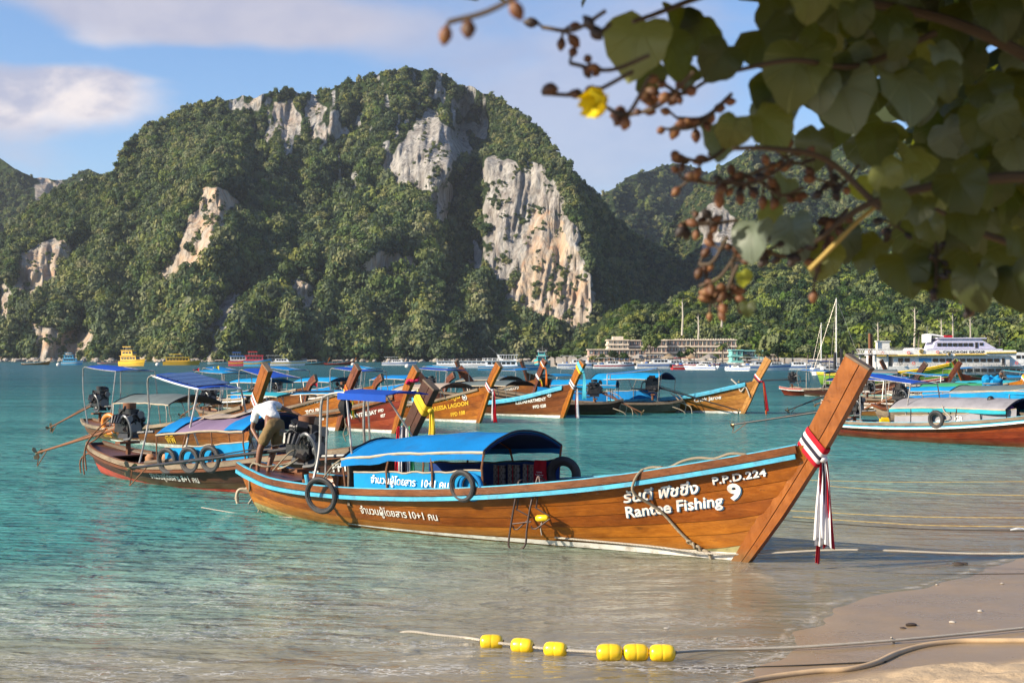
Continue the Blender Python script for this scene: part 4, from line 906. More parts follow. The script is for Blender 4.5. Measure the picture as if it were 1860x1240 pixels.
# blue drum, cyan pipe stub, partition at the canopy's aft end
mb = MB(); mb.box((2.80, -.30, .66), (.05, .95, .62)); mb.build('bulkhead', W_GREY, mt)
d = thing('water_barrel', 'dark blue plastic barrel standing at the aft end of the blue canopy', 'barrel', world_of(mt, (2.66, -.42, .46)))
mb = MB(); mb.tube([(0, 0, 0), (0, 0, .03), (0, 0, .1), (0, 0, .3), (0, 0, .38), (0, 0, .40)], [.1, .115, .12, .12, .10, .06], 16); mb.build('drum', BLUEP, d); mb = MB(); mb.tube([(0, 0, .40), (0, 0, .43)], .04, 10); mb.build('lid', BLUEP, d)
mb = MB(); mb.tube([world_of(mt, (1.62, -.42, .30)), world_of(mt, (1.55, -.45, .72))], .035, 9); tag(mb.build('pipe', P_CYAN), 'short cyan pipe standing inside the stern of the orange boat', 'pipe')
# life jackets along the far screen
for k, (x, m_) in enumerate(((4.36, 'g'), (4.64, 'g'), (4.93, 'g'))):
    c = mh.gun(x, 1); jm = C_LIFE = mat('patterned_grey_vest', lambda nt, out: nt.set(out, 'Surface', nt('ShaderNodeBsdfPrincipled', None, Roughness=.8, Base_Color=nt('ShaderNodeTexChecker', None, Vector=nt.mapv(nt('ShaderNodeTexCoord').outputs['Object'], (1, 1, 1), rot=(0, .78, 0)), Color1=(.26, .23, .22, 1), Color2=(.10, .08, .08, 1), Scale=16.0))))
    j = thing('life_jacket', ['patterned grey life jacket farthest aft on the dark blue screen', 'patterned grey life jacket in the middle of the three', 'patterned grey life jacket next to the red cloth'][k], 'life jacket', world_of(mt, (c.x, c.y - .10, c.z + .05)), mt.rotation_euler.z, 'life jackets hung in the main boat')
    mb = MB()
    for s_ in (-1, 1): mb.slab([[Vector((s_ * (.005 + .10 * a), -.02 - .015 * math.sin(a * PI), .20 - .36 * b)) for a in (0, .3, .6, .85, 1)] for b in (0, .08, .5, .92, 1)], (0, -.03, 0))
    mb.build('panel', jm, j, ang=60)
    mb = MB(); mb.box((0, -.066, .02), (.012, .008, .34)); mb.build('zip', C_RED, j)
    mb = MB(); mb.box((-.1, -.05, -.14), (.05, .03, .05)); mb.box((.1, -.05, -.12), (.05, .03, .05)); mb.build('strap', C_RED, j)
c = mh.gun(5.2, 1); P = [[Vector((lerp(-.12, .12, i / 8) * lerp(.8, 1.15, r_ / 6), -.012 * math.sin(i * 1.4 + r_), .24 - .40 * r_ / 6)) for i in range(9)] for r_ in range(7)]
mb = MB(); mb.slab(P, (0, -.012, 0)); rc = mb.build('red_cloth', C_RED, None, ang=60); rc.location = world_of(mt, (c.x - .02, c.y - .17, c.z + .06)); rc.rotation_euler = mt.rotation_euler
tag(rc, 'red cloth with pale print hung over the dark blue screen', 'cloth')
for k_, (w_, z_) in enumerate(((.10, .07), (.14, .03), (.11, -.01), (.12, -.05))):
    mb = MB(); mb.tube([(-w_ / 2 + w_ * i / 12, -.030, z_ + .009 * math.sin(i * 2.1 + k_)) for i in range(13)], .0045, 4); mb.build('pale_print', P_LETW, rc)
# tyres
nrm = Vector((-.63, -.78, 0))
pt = world_of(mt, mh.gun(2.42, -1)); tyre('thin worn tyre hanging outside the hull near the stern', pt + nrm * .15 + Vector((0, 0, -.10)), Vector((.45, .85, .12)), .245, .036)
rope('rope holding the hanging tyre to the canopy post', [pt + nrm * .12 + Vector((0, 0, .13)), pt + nrm * .06 + Vector((.1, 0, .32)), world_of(mt, (2.72, -.86, 1.02))], .012)
rope('second rope of the hanging tyre beside the first', [pt + nrm * .12 + Vector((.03, 0, .12)), pt + nrm * .05 + Vector((.13, 0, .30)), world_of(mt, (2.74, -.84, 1.0))], .009)
q = mh.gun(5.13, -1); tyre('tyre leaning on the light blue screen', world_of(mt, (q.x, q.y - .035, q.z + .05)), Vector((.63, .78, .1)), .19, .036)
q = mh.gun(5.24, -1); tyre('blue inner tube behind the leaning tyre', world_of(mt, (q.x, q.y + .012, q.z + .03)), Vector((.6, .78, .1)), .17, .03, C_BLUE)
q = mh.gun(5.50, 1); tyre('thick black tyre at the front end of the dark blue screen', world_of(mt, (q.x, q.y - .02, q.z + .08)), Vector((.35, .93, .1)), .20, .06)
# ladder hooked over the rail
LADM = pm('worn_black_steel', (.05, .032, .028), .5, metal=.3, dirt=(.12, .06, .04), dirt_amt=.5, dirt_scale=12)
ld = thing('boarding_ladder', 'bent black steel boarding ladder hooked over the blue rail', 'ladder')
def LP(px, py, off): # a point a given distance outside the hull plane near the ladder
    Yb = 18.72; return D(px, py, Yb - off * .85 - (px - 955) * .0036)
mb = MB(); ax = [(982, 882), (979, 866), (975, 872), (964, 917), (957, 960), (955, 985), (948, 996), (932, 1000), (925, 993), (924, 982), (931, 935), (941, 880), (943, 873)]
mb.tube(bez([LP(a, b, .10 if b > 875 else .02) for a, b in ax], 4), .014, 7)
mb.build('side_rail', LADM, ld)
for a in ([(944, 872), (948, 871), (966, 884)], [(979, 866), (985, 868), (1001, 882)], [(939, 903), (973, 901)], [(931, 951), (965, 947)]):
    mb = MB(); mb.tube([LP(x, y, .10 if i < 1 or y > 890 else -.05) for i, (x, y) in enumerate(a)], .010, 6); mb.build('rung', LADM, ld)
for a in ([(949, 884), (944, 889), (939, 924)], [(937, 924), (965, 939), (958, 945), (940, 961), (934, 961), (931, 954)], [(982, 882), (978, 890), (974, 921)], [(972, 921), (998, 937), (999, 942), (974, 960), (967, 960), (965, 955)]):
    mb = MB(); mb.tube([LP(x, y, .07) for x, y in a], .010, 6); mb.build('brace', LADM, ld)
mb = MB(); a, b = LP(974, 941, .04), LP(996, 940, .04); mb.tube([a, a.lerp(b, .12), a.lerp(b, .88), b], [.030, .045, .045, .030], 14); bu = mb.build('float', YELLOWP); tag(bu, 'small yellow foam float tied to the black steel ladder', 'float')
rope('short pale cord dangling below the small yellow float', [LP(984, 948, .05), LP(982, 958, .05), LP(984, 972, .05)], .007, ROPEW)
# bow line: over the rail, down to the waterline, out to the beach
rope('frayed rope looped over the bow rail and hanging down the lettered hull', [mh and world_of(mt, mh.gun(7.92, -1, .06) + Vector((.0, .22, 0))), world_of(mt, mh.gun(7.78, -1, .05)), world_of(mt, mh.gun(7.70, -1, -.10) + Vector((0, -.07, 0))), world_of(mt, mh.gun(7.71, -1, -.24) + Vector((0, -.045, 0))), world_of(mt, mh.on(7.9, .60, -1, .03)), world_of(mt, mh.on(8.1, .34, -1, .03)), world_of(mt, mh.on(8.3, .14, -1, .03)), world_of(mt, mh.on(8.45, .10, -1, .04)), world_of(mt, mh.on(8.5, -.04, -1, .05))], .018, seg=8)
kn = MB(); kn.ring(world_of(mt, mh.on(8.27, .17, -1, .04)), (1, 0, .4), .035, .018, 12, 6); kn.ring(world_of(mt, mh.on(8.33, .14, -1, .04)), (.6, .5, .7), .035, .018, 12, 6); kn.ring(world_of(mt, mh.on(8.22, .21, -1, .04)), (.3, .5, .7), .03, .016, 12, 6); tag(kn.build('rope_knot', ROPE), 'thick rope knot low on the hull below the lettering', 'knot')
rope('loose rope lying along the bow rail', [world_of(mt, mh.gun(x, -1, dz) + Vector((0, .02, 0))) for x, dz in ((7.75, .05), (7.9, .07), (8.1, .035), (8.3, .09), (8.5, .10), (8.7, .06), (8.9, .09), (9.1, .04))], .018)
# sash on the bow
sash('red, white and black ribbon sash tied round the tall bow post of the orange boat', mt, mh, 1.46, [(C_RED, .10, .07), (C_WHITE, .045, .055), (C_DKNAVY, 0, .05), (C_WHITE, -.045, .05), (C_RED, -.095, .05)],
     [(C_WHITE, .02, -.03, .05, .20, 1.0), (C_WHITE, -.02, -.06, .04, .15, .92), (C_RED, .06, .01, .04, .14, 1.02), (C_DKNAVY, .03, -.02, .02, .03, .98), (C_RED, -.07, -.03, .02, .05, 1.22)], post_w=.275, tilt=-.28, dxk=-.05)
# stern gear: bent pipe rudder guard and lashed ropes
sg = thing('stern_guard', 'bent rusty pipe guard lashed with rope behind the stern of the orange boat', 'pipe guard')
def SP(px, py, Y=23.3): return D(px, py, Y)
for a, r_ in (([(432, 914), (430, 902), (433, 891), (441, 888), (456, 890), (470, 888), (490, 887)], .028), ([(452, 915), (460, 902), (456, 893), (447, 889)], .022), ([(447, 888), (463, 880), (478, 873)], .03), ([(437, 890), (470, 896), (492, 894)], .018), ([(430, 902), (431, 908)], .036)):
    mb = MB(); mb.tube(bez([SP(*p) for p in a], 5), r_, 8); mb.build('pipe', BAMBOO, sg)
for i, a in enumerate(([(481, 884), (475, 905), (468, 934)], [(483, 884), (480, 910), (475, 932)], [(484, 884), (487, 900), (490, 925)], [(470, 887), (458, 905), (451, 914)], [(489, 893), (497, 905), (498, 917)], [(494, 894), (515, 910), (525, 925)])):
    rope(['thin pale rope dangling into the water astern, nearest the pipe', 'thin rope dangling astern beside the first', 'thin rope dropping down the yellow stern planking', 'thin rope tying the bent stern pipes together', 'short rope end on the yellow stern planking', 'thin rope slanting down over the yellow stern planking'][i], [SP(x, y, 23.1) for x, y in a], .010, ROPEW, name='rope', group='ropes lashed round the stern')
rope('pale rope coil lying over the stern rail', [world_of(mt, p) for p in ((-.05, -.2, .35), (.05, -.28, .6), (.2, -.35, .82), (.45, -.3, .78), (.7, -.1, .82), (.95, -.05, .92), (1.1, -.15, .95), (1.1, -.3, .88), (.95, -.35, .80), (.75, -.3, .76))], .016, ROPE)
rope('rope tied from the stern rail up to the tiller handle', [world_of(mt, (.62, -.3, .72)), world_of(mt, (.92, -.25, 1.0)), world_of(mt, (1.0, -.18, 1.06))], .012, ROPE)
# ================================================================ PEOPLE
def skin_obj(name, nodes, edges, m, parent=None, sub=2, root=0):
    """nodes: [(point, radius or (rx, ry))]; one continuous surface grown over the skeleton"""
    me = bpy.data.meshes.new(name); me.from_pydata([tuple(n[0]) for n in nodes], edges, []); me.update()
    o = link(name, me, parent, m); o.modifiers.new('skin', 'SKIN').use_smooth_shade = True
    if not me.skin_vertices:
        bpy.context.view_layer.objects.active = o
    sv = me.skin_vertices[0].data if me.skin_vertices else None
    if sv is None:
        bpy.context.view_layer.update(); sv = me.skin_vertices[0].data
    for i, n in enumerate(nodes):
        r_ = n[1] if hasattr(n[1], '__len__') else (n[1], n[1]); sv[i].radius = r_; sv[i].use_root = (i == root)
    o.modifiers.new('sub', 'SUBSURF').levels = sub; o.modifiers['sub'].render_levels = sub
    return o
def skinmat(name, c):
    def f(nt, out):
        tc = nt('ShaderNodeTexCoord').outputs['Object']; n = nt.noise(tc, 14, 4); b = nt('ShaderNodeBsdfPrincipled', None, Base_Color=nt.mix(n, tuple(q * .75 for q in c), tuple(q * 1.15 for q in c)), Roughness=.45)
        b.inputs['Subsurface Weight'].default_value = .05; nt.set(out, 'Surface', b)
    return mat(name, f)
SKIN = skinmat('tanned_skin', (.20, .085, .042)); HAIR = pm('black_hair', (.012, .010, .009), .5, bump=.004, bscale=90)
SHIRT = pm('white_cotton', (.66, .66, .64), .85, var=.07, bump=.02, bscale=9, rnd=0); SHORTS = pm('khaki_cotton', (.20, .125, .045), .85, var=.15, bump=.02, bscale=10, rnd=0, dirt=(.10, .065, .025)); SHORTK = pm('black_cotton', (.016, .015, .018), .85, bump=.015, bscale=10); SHIRTP = pm('violet_cotton', (.20, .07, .30), .85, bump=.015, bscale=10)
def rumple(o, s):
    tx = bpy.data.textures.new('folds', 'CLOUDS'); tx.noise_scale = .09; tx.noise_depth = 2; d = o.modifiers.new('folds', 'DISPLACE'); d.texture = tx; d.strength = s; d.mid_level = .5; d.texture_coords = 'LOCAL'; return o
def person(label, J, shirt, shorts, sleeve=.55, group=None, s=1.0):
    """J: world joints, keys ankle/knee/hip/shoulder/elbow/wrist + l or r, pelvis, spine, chest, neck, head, and hand directions"""
    base = (J['anl'] + J['anr']) / 2; base = Vector((base.x, base.y, min(J['anl'].z, J['anr'].z) - .07))
    t = thing('person', label, 'person', base, 0, group); V = Vector
    Q = {k: (v - base) for k, v in J.items() if not k.startswith('_')}
    nd = []; ix = {}
    def add(k, p, r_): ix[k] = len(nd); nd.append((p, r_)); return ix[k]
    E = []
    add('pelvis', Q['pelvis'], (.125 * s, .10 * s)); add('spine', Q['spine'], (.115 * s, .09 * s)); add('chest', Q['chest'], (.135 * s, .10 * s)); add('neck', Q['neck'], .052 * s)
    E += [(0, 1), (1, 2), (2, 3)]
    hd = (Q['head'] - Q['neck']).normalized()
    add('skull', Q['neck'] + hd * .08 * s, .060 * s); add('head', Q['head'], (.082 * s, .094 * s)); add('crown', Q['head'] + hd * .09 * s, .060 * s); E += [(3, 4), (4, 5), (5, 6)]
    for sd_ in 'lr':
        a = add('hip' + sd_, Q['hip' + sd_], .088 * s); th = add('th' + sd_, Q['hip' + sd_].lerp(Q['knee' + sd_], .4), .080 * s); k = add('knee' + sd_, Q['knee' + sd_], .054 * s); cf = add('calf' + sd_, Q['knee' + sd_].lerp(Q['an' + sd_], .35), .056 * s); an = add('an' + sd_, Q['an' + sd_], .034 * s)
        f = J['_foot' + sd_].normalized(); he = add('heel' + sd_, Q['an' + sd_] + V((0, 0, -.045 * s)) - f * .02, .034 * s); ba = add('ball' + sd_, Q['an' + sd_] + f * .13 * s + V((0, 0, -.055 * s)), (.042 * s, .022 * s)); to = add('toe' + sd_, Q['an' + sd_] + f * .19 * s + V((0, 0, -.060 * s)), (.036 * s, .014 * s))
        E += [(0, a), (a, th), (th, k), (k, cf), (cf, an), (an, he), (he, ba), (ba, to)]
        sh = add('sh' + sd_, Q['sh' + sd_], .060 * s); ua = add('ua' + sd_, Q['sh' + sd_].lerp(Q['el' + sd_], .45), .048 * s); el = add('el' + sd_, Q['el' + sd_], .038 * s); fa = add('fa' + sd_, Q['el' + sd_].lerp(Q['wr' + sd_], .3), .040 * s); wr = add('wr' + sd_, Q['wr' + sd_], .025 * s)
        h_ = J['_hand' + sd_].normalized(); pn = J.get('_palm' + sd_, V((0, 0, 1))).normalized(); sdv = h_.cross(pn).normalized()
        pa = add('palm' + sd_, Q['wr' + sd_] + h_ * .055 * s, (.036 * s, .017 * s)); E += [(2, sh), (sh, ua), (ua, el), (el, fa), (fa, wr), (wr, pa)]
        for q, (off, ln) in enumerate(((-.030, .062), (-.010, .074), (.010, .070), (.029, .054))):
            b0 = Q['wr' + sd_] + h_ * .092 * s + sdv * off * s; f1 = add('f%d%s' % (q, sd_), b0, .0095 * s); f2 = add('g%d%s' % (q, sd_), b0 + h_ * ln * .55 * s - pn * .008, .0088 * s); f3 = add('h%d%s' % (q, sd_), b0 + h_ * ln * .85 * s - pn * .03 * s, .0078 * s)
            E += [(pa, f1), (f1, f2), (f2, f3)]
        t1 = add('t1' + sd_, Q['wr' + sd_] + h_ * .045 * s - sdv * .038 * s, .011 * s); t2 = add('t2' + sd_, Q['wr' + sd_] + h_ * .085 * s - sdv * .055 * s - pn * .015 * s, .009 * s); E += [(pa, t1), (t1, t2)]
    skin_obj('body', nd, E, SKIN, t)
    # face features and hair
    face = J.get('_face', V((0, 1, 0))); face = (face - hd * face.dot(hd)).normalized(); sdv = hd.cross(face); hc = Q['head'] + hd * .02 * s
    mb = MB(); mb.tube([hc + face * .085 * s + hd * .012, hc + face * .115 * s - hd * .022 * s, hc + face * .085 * s - hd * .03 * s], [.010, .016, .012], 6)
    for q in (-1, 1): mb.ball(hc + sdv * q * .083 * s - face * .005, .026 * s, 8, 6, (1, .9, 1.2))
    mb.build('ear_and_nose', SKIN, t)
    for q in (-1, 1): mb = MB(); mb.ball(hc + face * .083 * s + sdv * q * .03 * s + hd * .01, .010 * s, 8, 6); mb.build('eye', HAIR, t)
    mb = MB(); mb.tube([hc + face * .084 * s - hd * .055 * s + sdv * q for q in (-.022, 0, .022)], .005, 5); mb.build('mouth', pm('lips', (.20, .06, .05), .5), t)
    mb = MB(); c = hc + hd * .025 * s - face * .014 * s; b0 = len(mb.v); mb.ball(c, .102 * s, 16, 12)
    mb.v = [tuple(Vector(p) + (Vector(p) - c).normalized() * .006 * float(vn(i * 1.3, i * .7, 3)) - hd * 0) if (Vector(p) - c).dot(face) < .045 * s or (Vector(p) - c).dot(hd) > .05 * s else tuple(c + (Vector(p) - c) * .82) for i, p in enumerate(mb.v)]
    mb.build('hair', HAIR, t)
    # clothes
    n2 = []; E2 = []
    def a2(p, r_): n2.append((p, r_)); return len(n2) - 1
    p0 = a2(Q['pelvis'].lerp(Q['spine'], .25), (.145 * s, .118 * s)); p1 = a2(Q['spine'], (.135 * s, .108 * s)); p2 = a2(Q['chest'], (.152 * s, .118 * s)); p3 = a2(Q['chest'].lerp(Q['neck'], .7), (.085 * s, .075 * s)); E2 += [(p0, p1), (p1, p2), (p2, p3)]
    for sd_ in 'lr':
        a = a2(Q['sh' + sd_], .078 * s); b = a2(Q['sh' + sd_].lerp(Q['el' + sd_], .42), .070 * s); c_ = a2(Q['sh' + sd_].lerp(Q['el' + sd_], sleeve + .18), .066 * s); E2 += [(p2, a), (a, b), (b, c_)]
    rumple(skin_obj('shirt', n2, E2, shirt, t, 3), .022)
    n3 = []; E3 = []
    def a3(p, r_): n3.append((p, r_)); return len(n3) - 1
    p0 = a3(Q['pelvis'], (.150 * s, .125 * s)); p1 = a3(Q['pelvis'].lerp(Q['spine'], .38), (.140 * s, .115 * s)); E3 += [(p0, p1)]
    for sd_ in 'lr':
        a = a3(Q['hip' + sd_], .108 * s); b = a3(Q['hip' + sd_].lerp(Q['knee' + sd_], .45), .100 * s); c_ = a3(Q['hip' + sd_].lerp(Q['knee' + sd_], .86), .098 * s); E3 += [(p0, a), (a, b), (b, c_)]
    rumple(skin_obj('shorts', n3, E3, shorts, t, 3), .020)
    return t
V = Vector
J = dict(anl=D(468, 851, 22.98), anr=D(487, 852, 23.12), kneel=D(472, 816, 22.98), kneer=D(497, 818, 23.16), hipl=D(490, 776, 23.0), hipr=D(509, 775, 23.14), pelvis=D(501, 768, 23.08), spine=D(493, 753, 23.22), chest=D(483, 742, 23.42), neck=D(484, 735, 23.62), head=D(487, 738, 23.80),
         shl=D(466, 745, 23.38), shr=D(497, 733, 23.50), ell=D(458, 778, 23.36), elr=D(516, 742, 23.62), wrl=D(470, 800, 23.22), wrr=D(535, 749, 23.55))
J.update(_footl=V((-.35, .85, 0)), _footr=V((-.1, 1, 0)), _handl=V((.3, -.1, -.9)), _handr=V((.9, -.1, -.4)), _palml=V((1, 0, 0)), _palmr=V((0, 0, 1)), _face=V((0, .2, -1)))
man = person('man in white shirt and khaki shorts bending over the engine of the orange boat', J, SHIRT, SHORTS)
# ================================================================ OTHER LONGTAIL BOATS
def hdg(x, y): return Vector((x, y)).normalized()
def H(L=9.6, zb=1.35, top=2.2, st=.62, mid=.42, rake=1.0, B=.9, tr=.2):
    return Hull(L=L, B=B, tr=tr, sheer=((0, st), (.08, st * .8), (.3, mid), (.55, mid + .12), (.75, mid + .35), (.9, lerp(mid, zb, .72)), (1, zb)), stem=((-.25, -.2), (0, 0), (rake * .72, zb), (rake * 1.3, top)))
MB_ = lambda *a: list(a)
# -- dark brown boat with the red bottom, behind the main boat
SB = Vector((-8.75, 30.5)); HB = hdg(.73, -.68)
hb_ = H(8.85, 1.15, 2.02, .68, .40); 
tb, hb_ = boat('dark brown longtail boat with red bottom and solar panel roof beside the orange boat', SB, HB, hb_, mats=[W_DARK], K=7, n=30, nb=3, bottom=P_REDP, rail=W_BROWN, cap=W_GREY, stem_m=W_STEMD, inner=W_BROWN, post_w=.25, detail=1)
P = canopy(tb, hb_, 3.3, 6.1, 1.0, 1.17, .84, .30, C_PURP, C_NAVY, posts=4, fringe=None, post_m=RUSTY, seed=4, sag=.05)
for a, b in ((0, 3), (11, 14)):
    mb = MB(); mb.slab([[p + Vector((0, 0, .014 + .02 * abs(math.sin(i * 2 + j)))) for i, p in enumerate(r_[a:b + 1])] for j, r_ in enumerate(P)], (0, 0, .008)); mb.build('canopy_patch', C_BLUE, tb, ang=60)
mb = MB(); mb.slab([[p + Vector((0, 0, .012 + .03 * abs(math.sin(i * 1.3 + j * 2)))) for i, p in enumerate(r_[4:11])] for j, r_ in enumerate(P[3:])], (0, 0, .006)); mb.build('canopy_patch', C_BEIGE, tb, ang=60)
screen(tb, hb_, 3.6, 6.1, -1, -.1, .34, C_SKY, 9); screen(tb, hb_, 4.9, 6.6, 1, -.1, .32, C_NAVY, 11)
for x, l_ in ((3.85, 'hindmost'), (4.6, 'middle'), (5.2, 'foremost')):
    q = hb_.gun(x, -1); tyre(l_ + ' of three tyres on the light blue screen of the dark boat', world_of(tb, (q.x, q.y - .05, q.z + .09)), Vector((.55, .83, .1)), .22, .045)
awning(tb, hb_, 2.6, 4.2, 2.15, 1.90, .50, C_ROYAL, .05, solar=True)
engine(tb, .95, 1.12, loc_of(tb, D(68, 822, 33)), 1.15, 5)
hull_text(hb_, tb, 'จำนวนผู้โดยสาร 8+1 คน', 3.75, .20, .17, P_LETW, bold=.03, shear=.15)
hull_text(hb_, tb, 'PP1173', 8.3, .62, .22, P_LETW, bold=.03, slope=.1, shear=.2); hull_text(hb_, tb, '809', 7.5, .50, .22, P_LETW, slope=.1, shear=.2)
sash('bright yellow sash tied round the dark bow post, hanging down', tb, hb_, 1.80, [(C_YELL, .03, .10), (C_YELL, -.07, .08)], [(C_YELL, .02, -.02, .05, .16, .80), (C_YELL, .07, .0, .04, .12, .95)], post_w=.25, tilt=-.35)
for k, (x, y, z, r_) in enumerate(((2.2, -.25, .52, .10), (2.45, -.05, .50, .09))):
    j = thing('jerrycan', ['tan plastic jerrycan by the pole in the stern of the dark boat', 'smaller tan jerrycan beside the first in the dark boat'][k], 'jerrycan', world_of(tb, (x, y, .30)), .3 * k, 'tan jerrycans in the dark boat')
    mb = MB(); mb.tube([(0, 0, 0), (0, 0, .02), (0, 0, .2), (0, 0, .26)], [.10, .12, .12, .07], 10); mb.build('tank', BEIGEP, j); mb = MB(); mb.tube([(.02, 0, .25), (.02, 0, .31)], .03, 8); mb.build('cap', W_GREY, j)
for i, a in enumerate(([(-.35, -.25, -.1), (-.42, -.25, .3), (-.3, -.22, .62), (.0, -.18, .78), (.4, -.2, 1.0)], [(-.75, -.1, -.1), (-.8, -.1, .25), (-.55, -.1, .42), (-.25, -.1, .45)], [(-.2, -.3, .1), (-.25, -.3, .55), (.1, -.3, .9), (.6, -.2, 1.25)])):
    mb = MB(); mb.tube(bez(a, 6), .017, 7); mb.build('guard_pipe', RUSTY, tb)
mb = MB(); mb.tube([hb_.gun(3.0, -1, 0) + Vector((0, -.02, .05)), hb_.gun(7.6, -1, 0) + Vector((0, -.02, .12))], .04, 6); mb.build('boarding_plank', W_GREY, tb)
fl = thing('flag', 'striped flag in red, white and blue hanging by the dark bow post', 'flag', world_of(tb, (9.6, -.12, .95)))
for i, m_ in enumerate((C_RED, C_WHITE, C_DKNAVY, C_WHITE, C_GREEN)):
    mb = MB(); mb.slab(pleats((i * .05 - .1, 0, .4), (i * .07 - .14, 0, -.5), .05, .09, .9, n=2, rows=8, seed=i, side=Vector((1, 0, 0)), out=Vector((0, 1, 0)), amp=.015), (0, .004, 0)); mb.build('stripe', m_, fl, ang=60)

# (key, label, bow base or stern pixel, heading, hull, options)
def mid(label, base, heading, h, hull_m, rail, cap, bottom=P_WHITE, stem_m=W_STEM, K=5, can=None, awn=None, eng=None, texts=(), stripe=True, name='longtail_boat', n=22, det=1, nb=1, scr=None, seed=0, **kw):
    S = base - heading * h.L
    t, h = boat(label, S, heading, h, mats=[hull_m], K=K, n=n, nb=nb, bottom=bottom, rail=rail, cap=cap, stem_m=stem_m, inner=W_BROWN, detail=det, post_w=kw.get('post_w', .28), stripe=(P_WHITE, .04, .05, .14, .3) if stripe else None)
    if can: canopy(t, h, *can[:8], posts=can[8] if len(can) > 8 else 4, fringe=can[9] if len(can) > 9 else None, seed=seed, post_m=kw.get('cpm', STEEL), seg=10)
    if awn: awning(t, h, *awn)
    if eng: engine(t, eng[0], eng[1], eng[2], eng[3] if len(eng) > 3 else 1.0, seed)
    if scr: screen(t, h, scr[0], scr[1], -1, -.08, scr[2], scr[3], seed)
    for (body, x, z, sz, m_, sl) in texts: hull_text(h, t, body, x, z, sz, m_, slope=sl, bold=.03, shear=.15, sx=1.15)
    return t, h
def b2(px, py): g = G(px, py); return Vector((g.x, g.y))
HS = hdg(.62, -.78)
tc_, hc_ = mid('brown longtail boat with grey canopy and orange life ring in its stern', b2(443, 822), HS, H(10.3, 1.35, 2.22, .55, .42), W_BROWN, None, W_GREY, K=6,
    can=(3.7, 7.5, 1.15, 1.2, .82, .26, C_DGREY, None, 4), awn=(1.0, 3.4, 2.22, 2.10, .62, C_ROYAL), eng=(.7, 1.15, (-2.8, -.3, .18), 1.2), seed=2, post_w=.32,
    texts=[('รันตี ทัวร์', 2.9, .18, .18, P_LETY, 0), ('จำนวน 8 คน', 5.1, .10, .16, P_LETW, 0), ('02370  292', 8.6, .85, .17, P_LETY, .16), ('พีพี', 7.0, .22, .3, P_LETY, .05)])
q = world_of(tc_, hc_.gun(3.6, -1, .1)); lr = thing('life_ring', 'orange life ring standing on the rail of the brown boat with grey canopy', 'life ring', q)
mb = MB(); mb.ring((0, 0, 0), (.5, .85, .1), .27, .075, 26, 10); mb.build('ring', ORANGEP, lr)
for k in range(4):
    an = k * PI / 2 + .6; mb = MB(); c = Vector((.85, -.5, 0)) * .27 * math.cos(an) + Vector((0, 0, 1)) * .27 * math.sin(an); mb.ring(c, (Vector((.85, -.5, 0)) * -math.sin(an) + Vector((0, 0, 1)) * math.cos(an)), .077, .012, 12, 5); mb.build('band', P_WHITE, lr)
q = world_of(tc_, hc_.gun(4.6, -1, .1)); tyre('tyre on the rail next to the orange life ring', q, Vector((.5, .85, .1)), .22, .07)
sash('white and red sash tied round the bow post behind the man', tc_, hc_, 1.42, [(C_WHITE, .06, .08), (C_RED, 0, .05), (C_WHITE, -.06, .06)], [(C_WHITE, -.35, -.25, .12, .3, .12), (C_WHITE, .02, 0, .05, .12, .5)], post_w=.32, tilt=-.35)
te, he_ = mid('orange wooden longtail boat with tour lettering and blue flat roof, next to the man', b2(614, 782), HS, H(10.2, 1.4, 2.16, .55, .42), W_ORANGE, None, W_GREY, K=6, stem_m=W_STEMB,
    can=(3.6, 7.4, 1.1, 1.12, .8, .1, C_TURQ, None, 4), awn=(.6, 2.8, 1.98, 1.90, .62, C_SKY), eng=(.5, .95, (-2.5, .2, .1), 1.2), seed=7,
    texts=[('ทัวร์ อันดามัน', 8.9, .95, .26, P_LETW, .16), ('TOUR', 9.05, .62, .24, P_LETW, .16), ('PPD.056', 9.3, .36, .12, P_LETW, .16)])
sash('orange and red sash with green ribbons on the brown bow post', te, he_, 1.40, [(C_ORANGE, .08, .09), (C_RED, 0, .07), (C_YELL, -.08, .07)], [(C_GREEN, .12, -.02, .03, .07, .65), (C_YELL, .18, 0, .03, .07, .75)], tilt=-.3)
tf, hf_ = mid('red brown longtail boat with bay lettering and red flowers on its bow post', b2(717, 787), HS, H(10.2, 1.4, 2.12, .55, .42), W_RED, W_BROWN, W_GREY, K=6, stem_m=W_STEM,
    can=(4.2, 8.2, 1.15, 1.25, .8, .14, C_SKY, None, 4), awn=(.6, 3.0, 2.05, 1.75, .62, C_ROYAL), eng=(.5, 1.0, (-2.5, .2, .1), 1.2), seed=8,
    texts=[('อ.รันตี เบย์', 8.7, .90, .26, P_LETW, .16), ('HANTEE BAY', 8.85, .60, .19, P_LETW, .16), ('PPD', 9.7, .75, .13, P_LETW, .16), ('027', 9.75, .58, .13, P_LETW, .16)])
q = world_of(tf, (hf_.stem(1.75) + .1, -.02, 1.76)); gl = thing('flower_garland', 'wreath of red plastic flowers hung on the bow post beside the yellow sash', 'garland', q)
for k in range(22):
    an = k * 2 * PI / 22; c = Vector((.17 * math.cos(an), .13 * math.sin(an) - .02, .05 * math.sin(an * 2) + .06 * math.cos(an))); mb = MB(); mb.ball(c, .055 + .01 * (k % 3), 7, 5, (1, 1, .8)); mb.build('flower', C_PINK, gl)
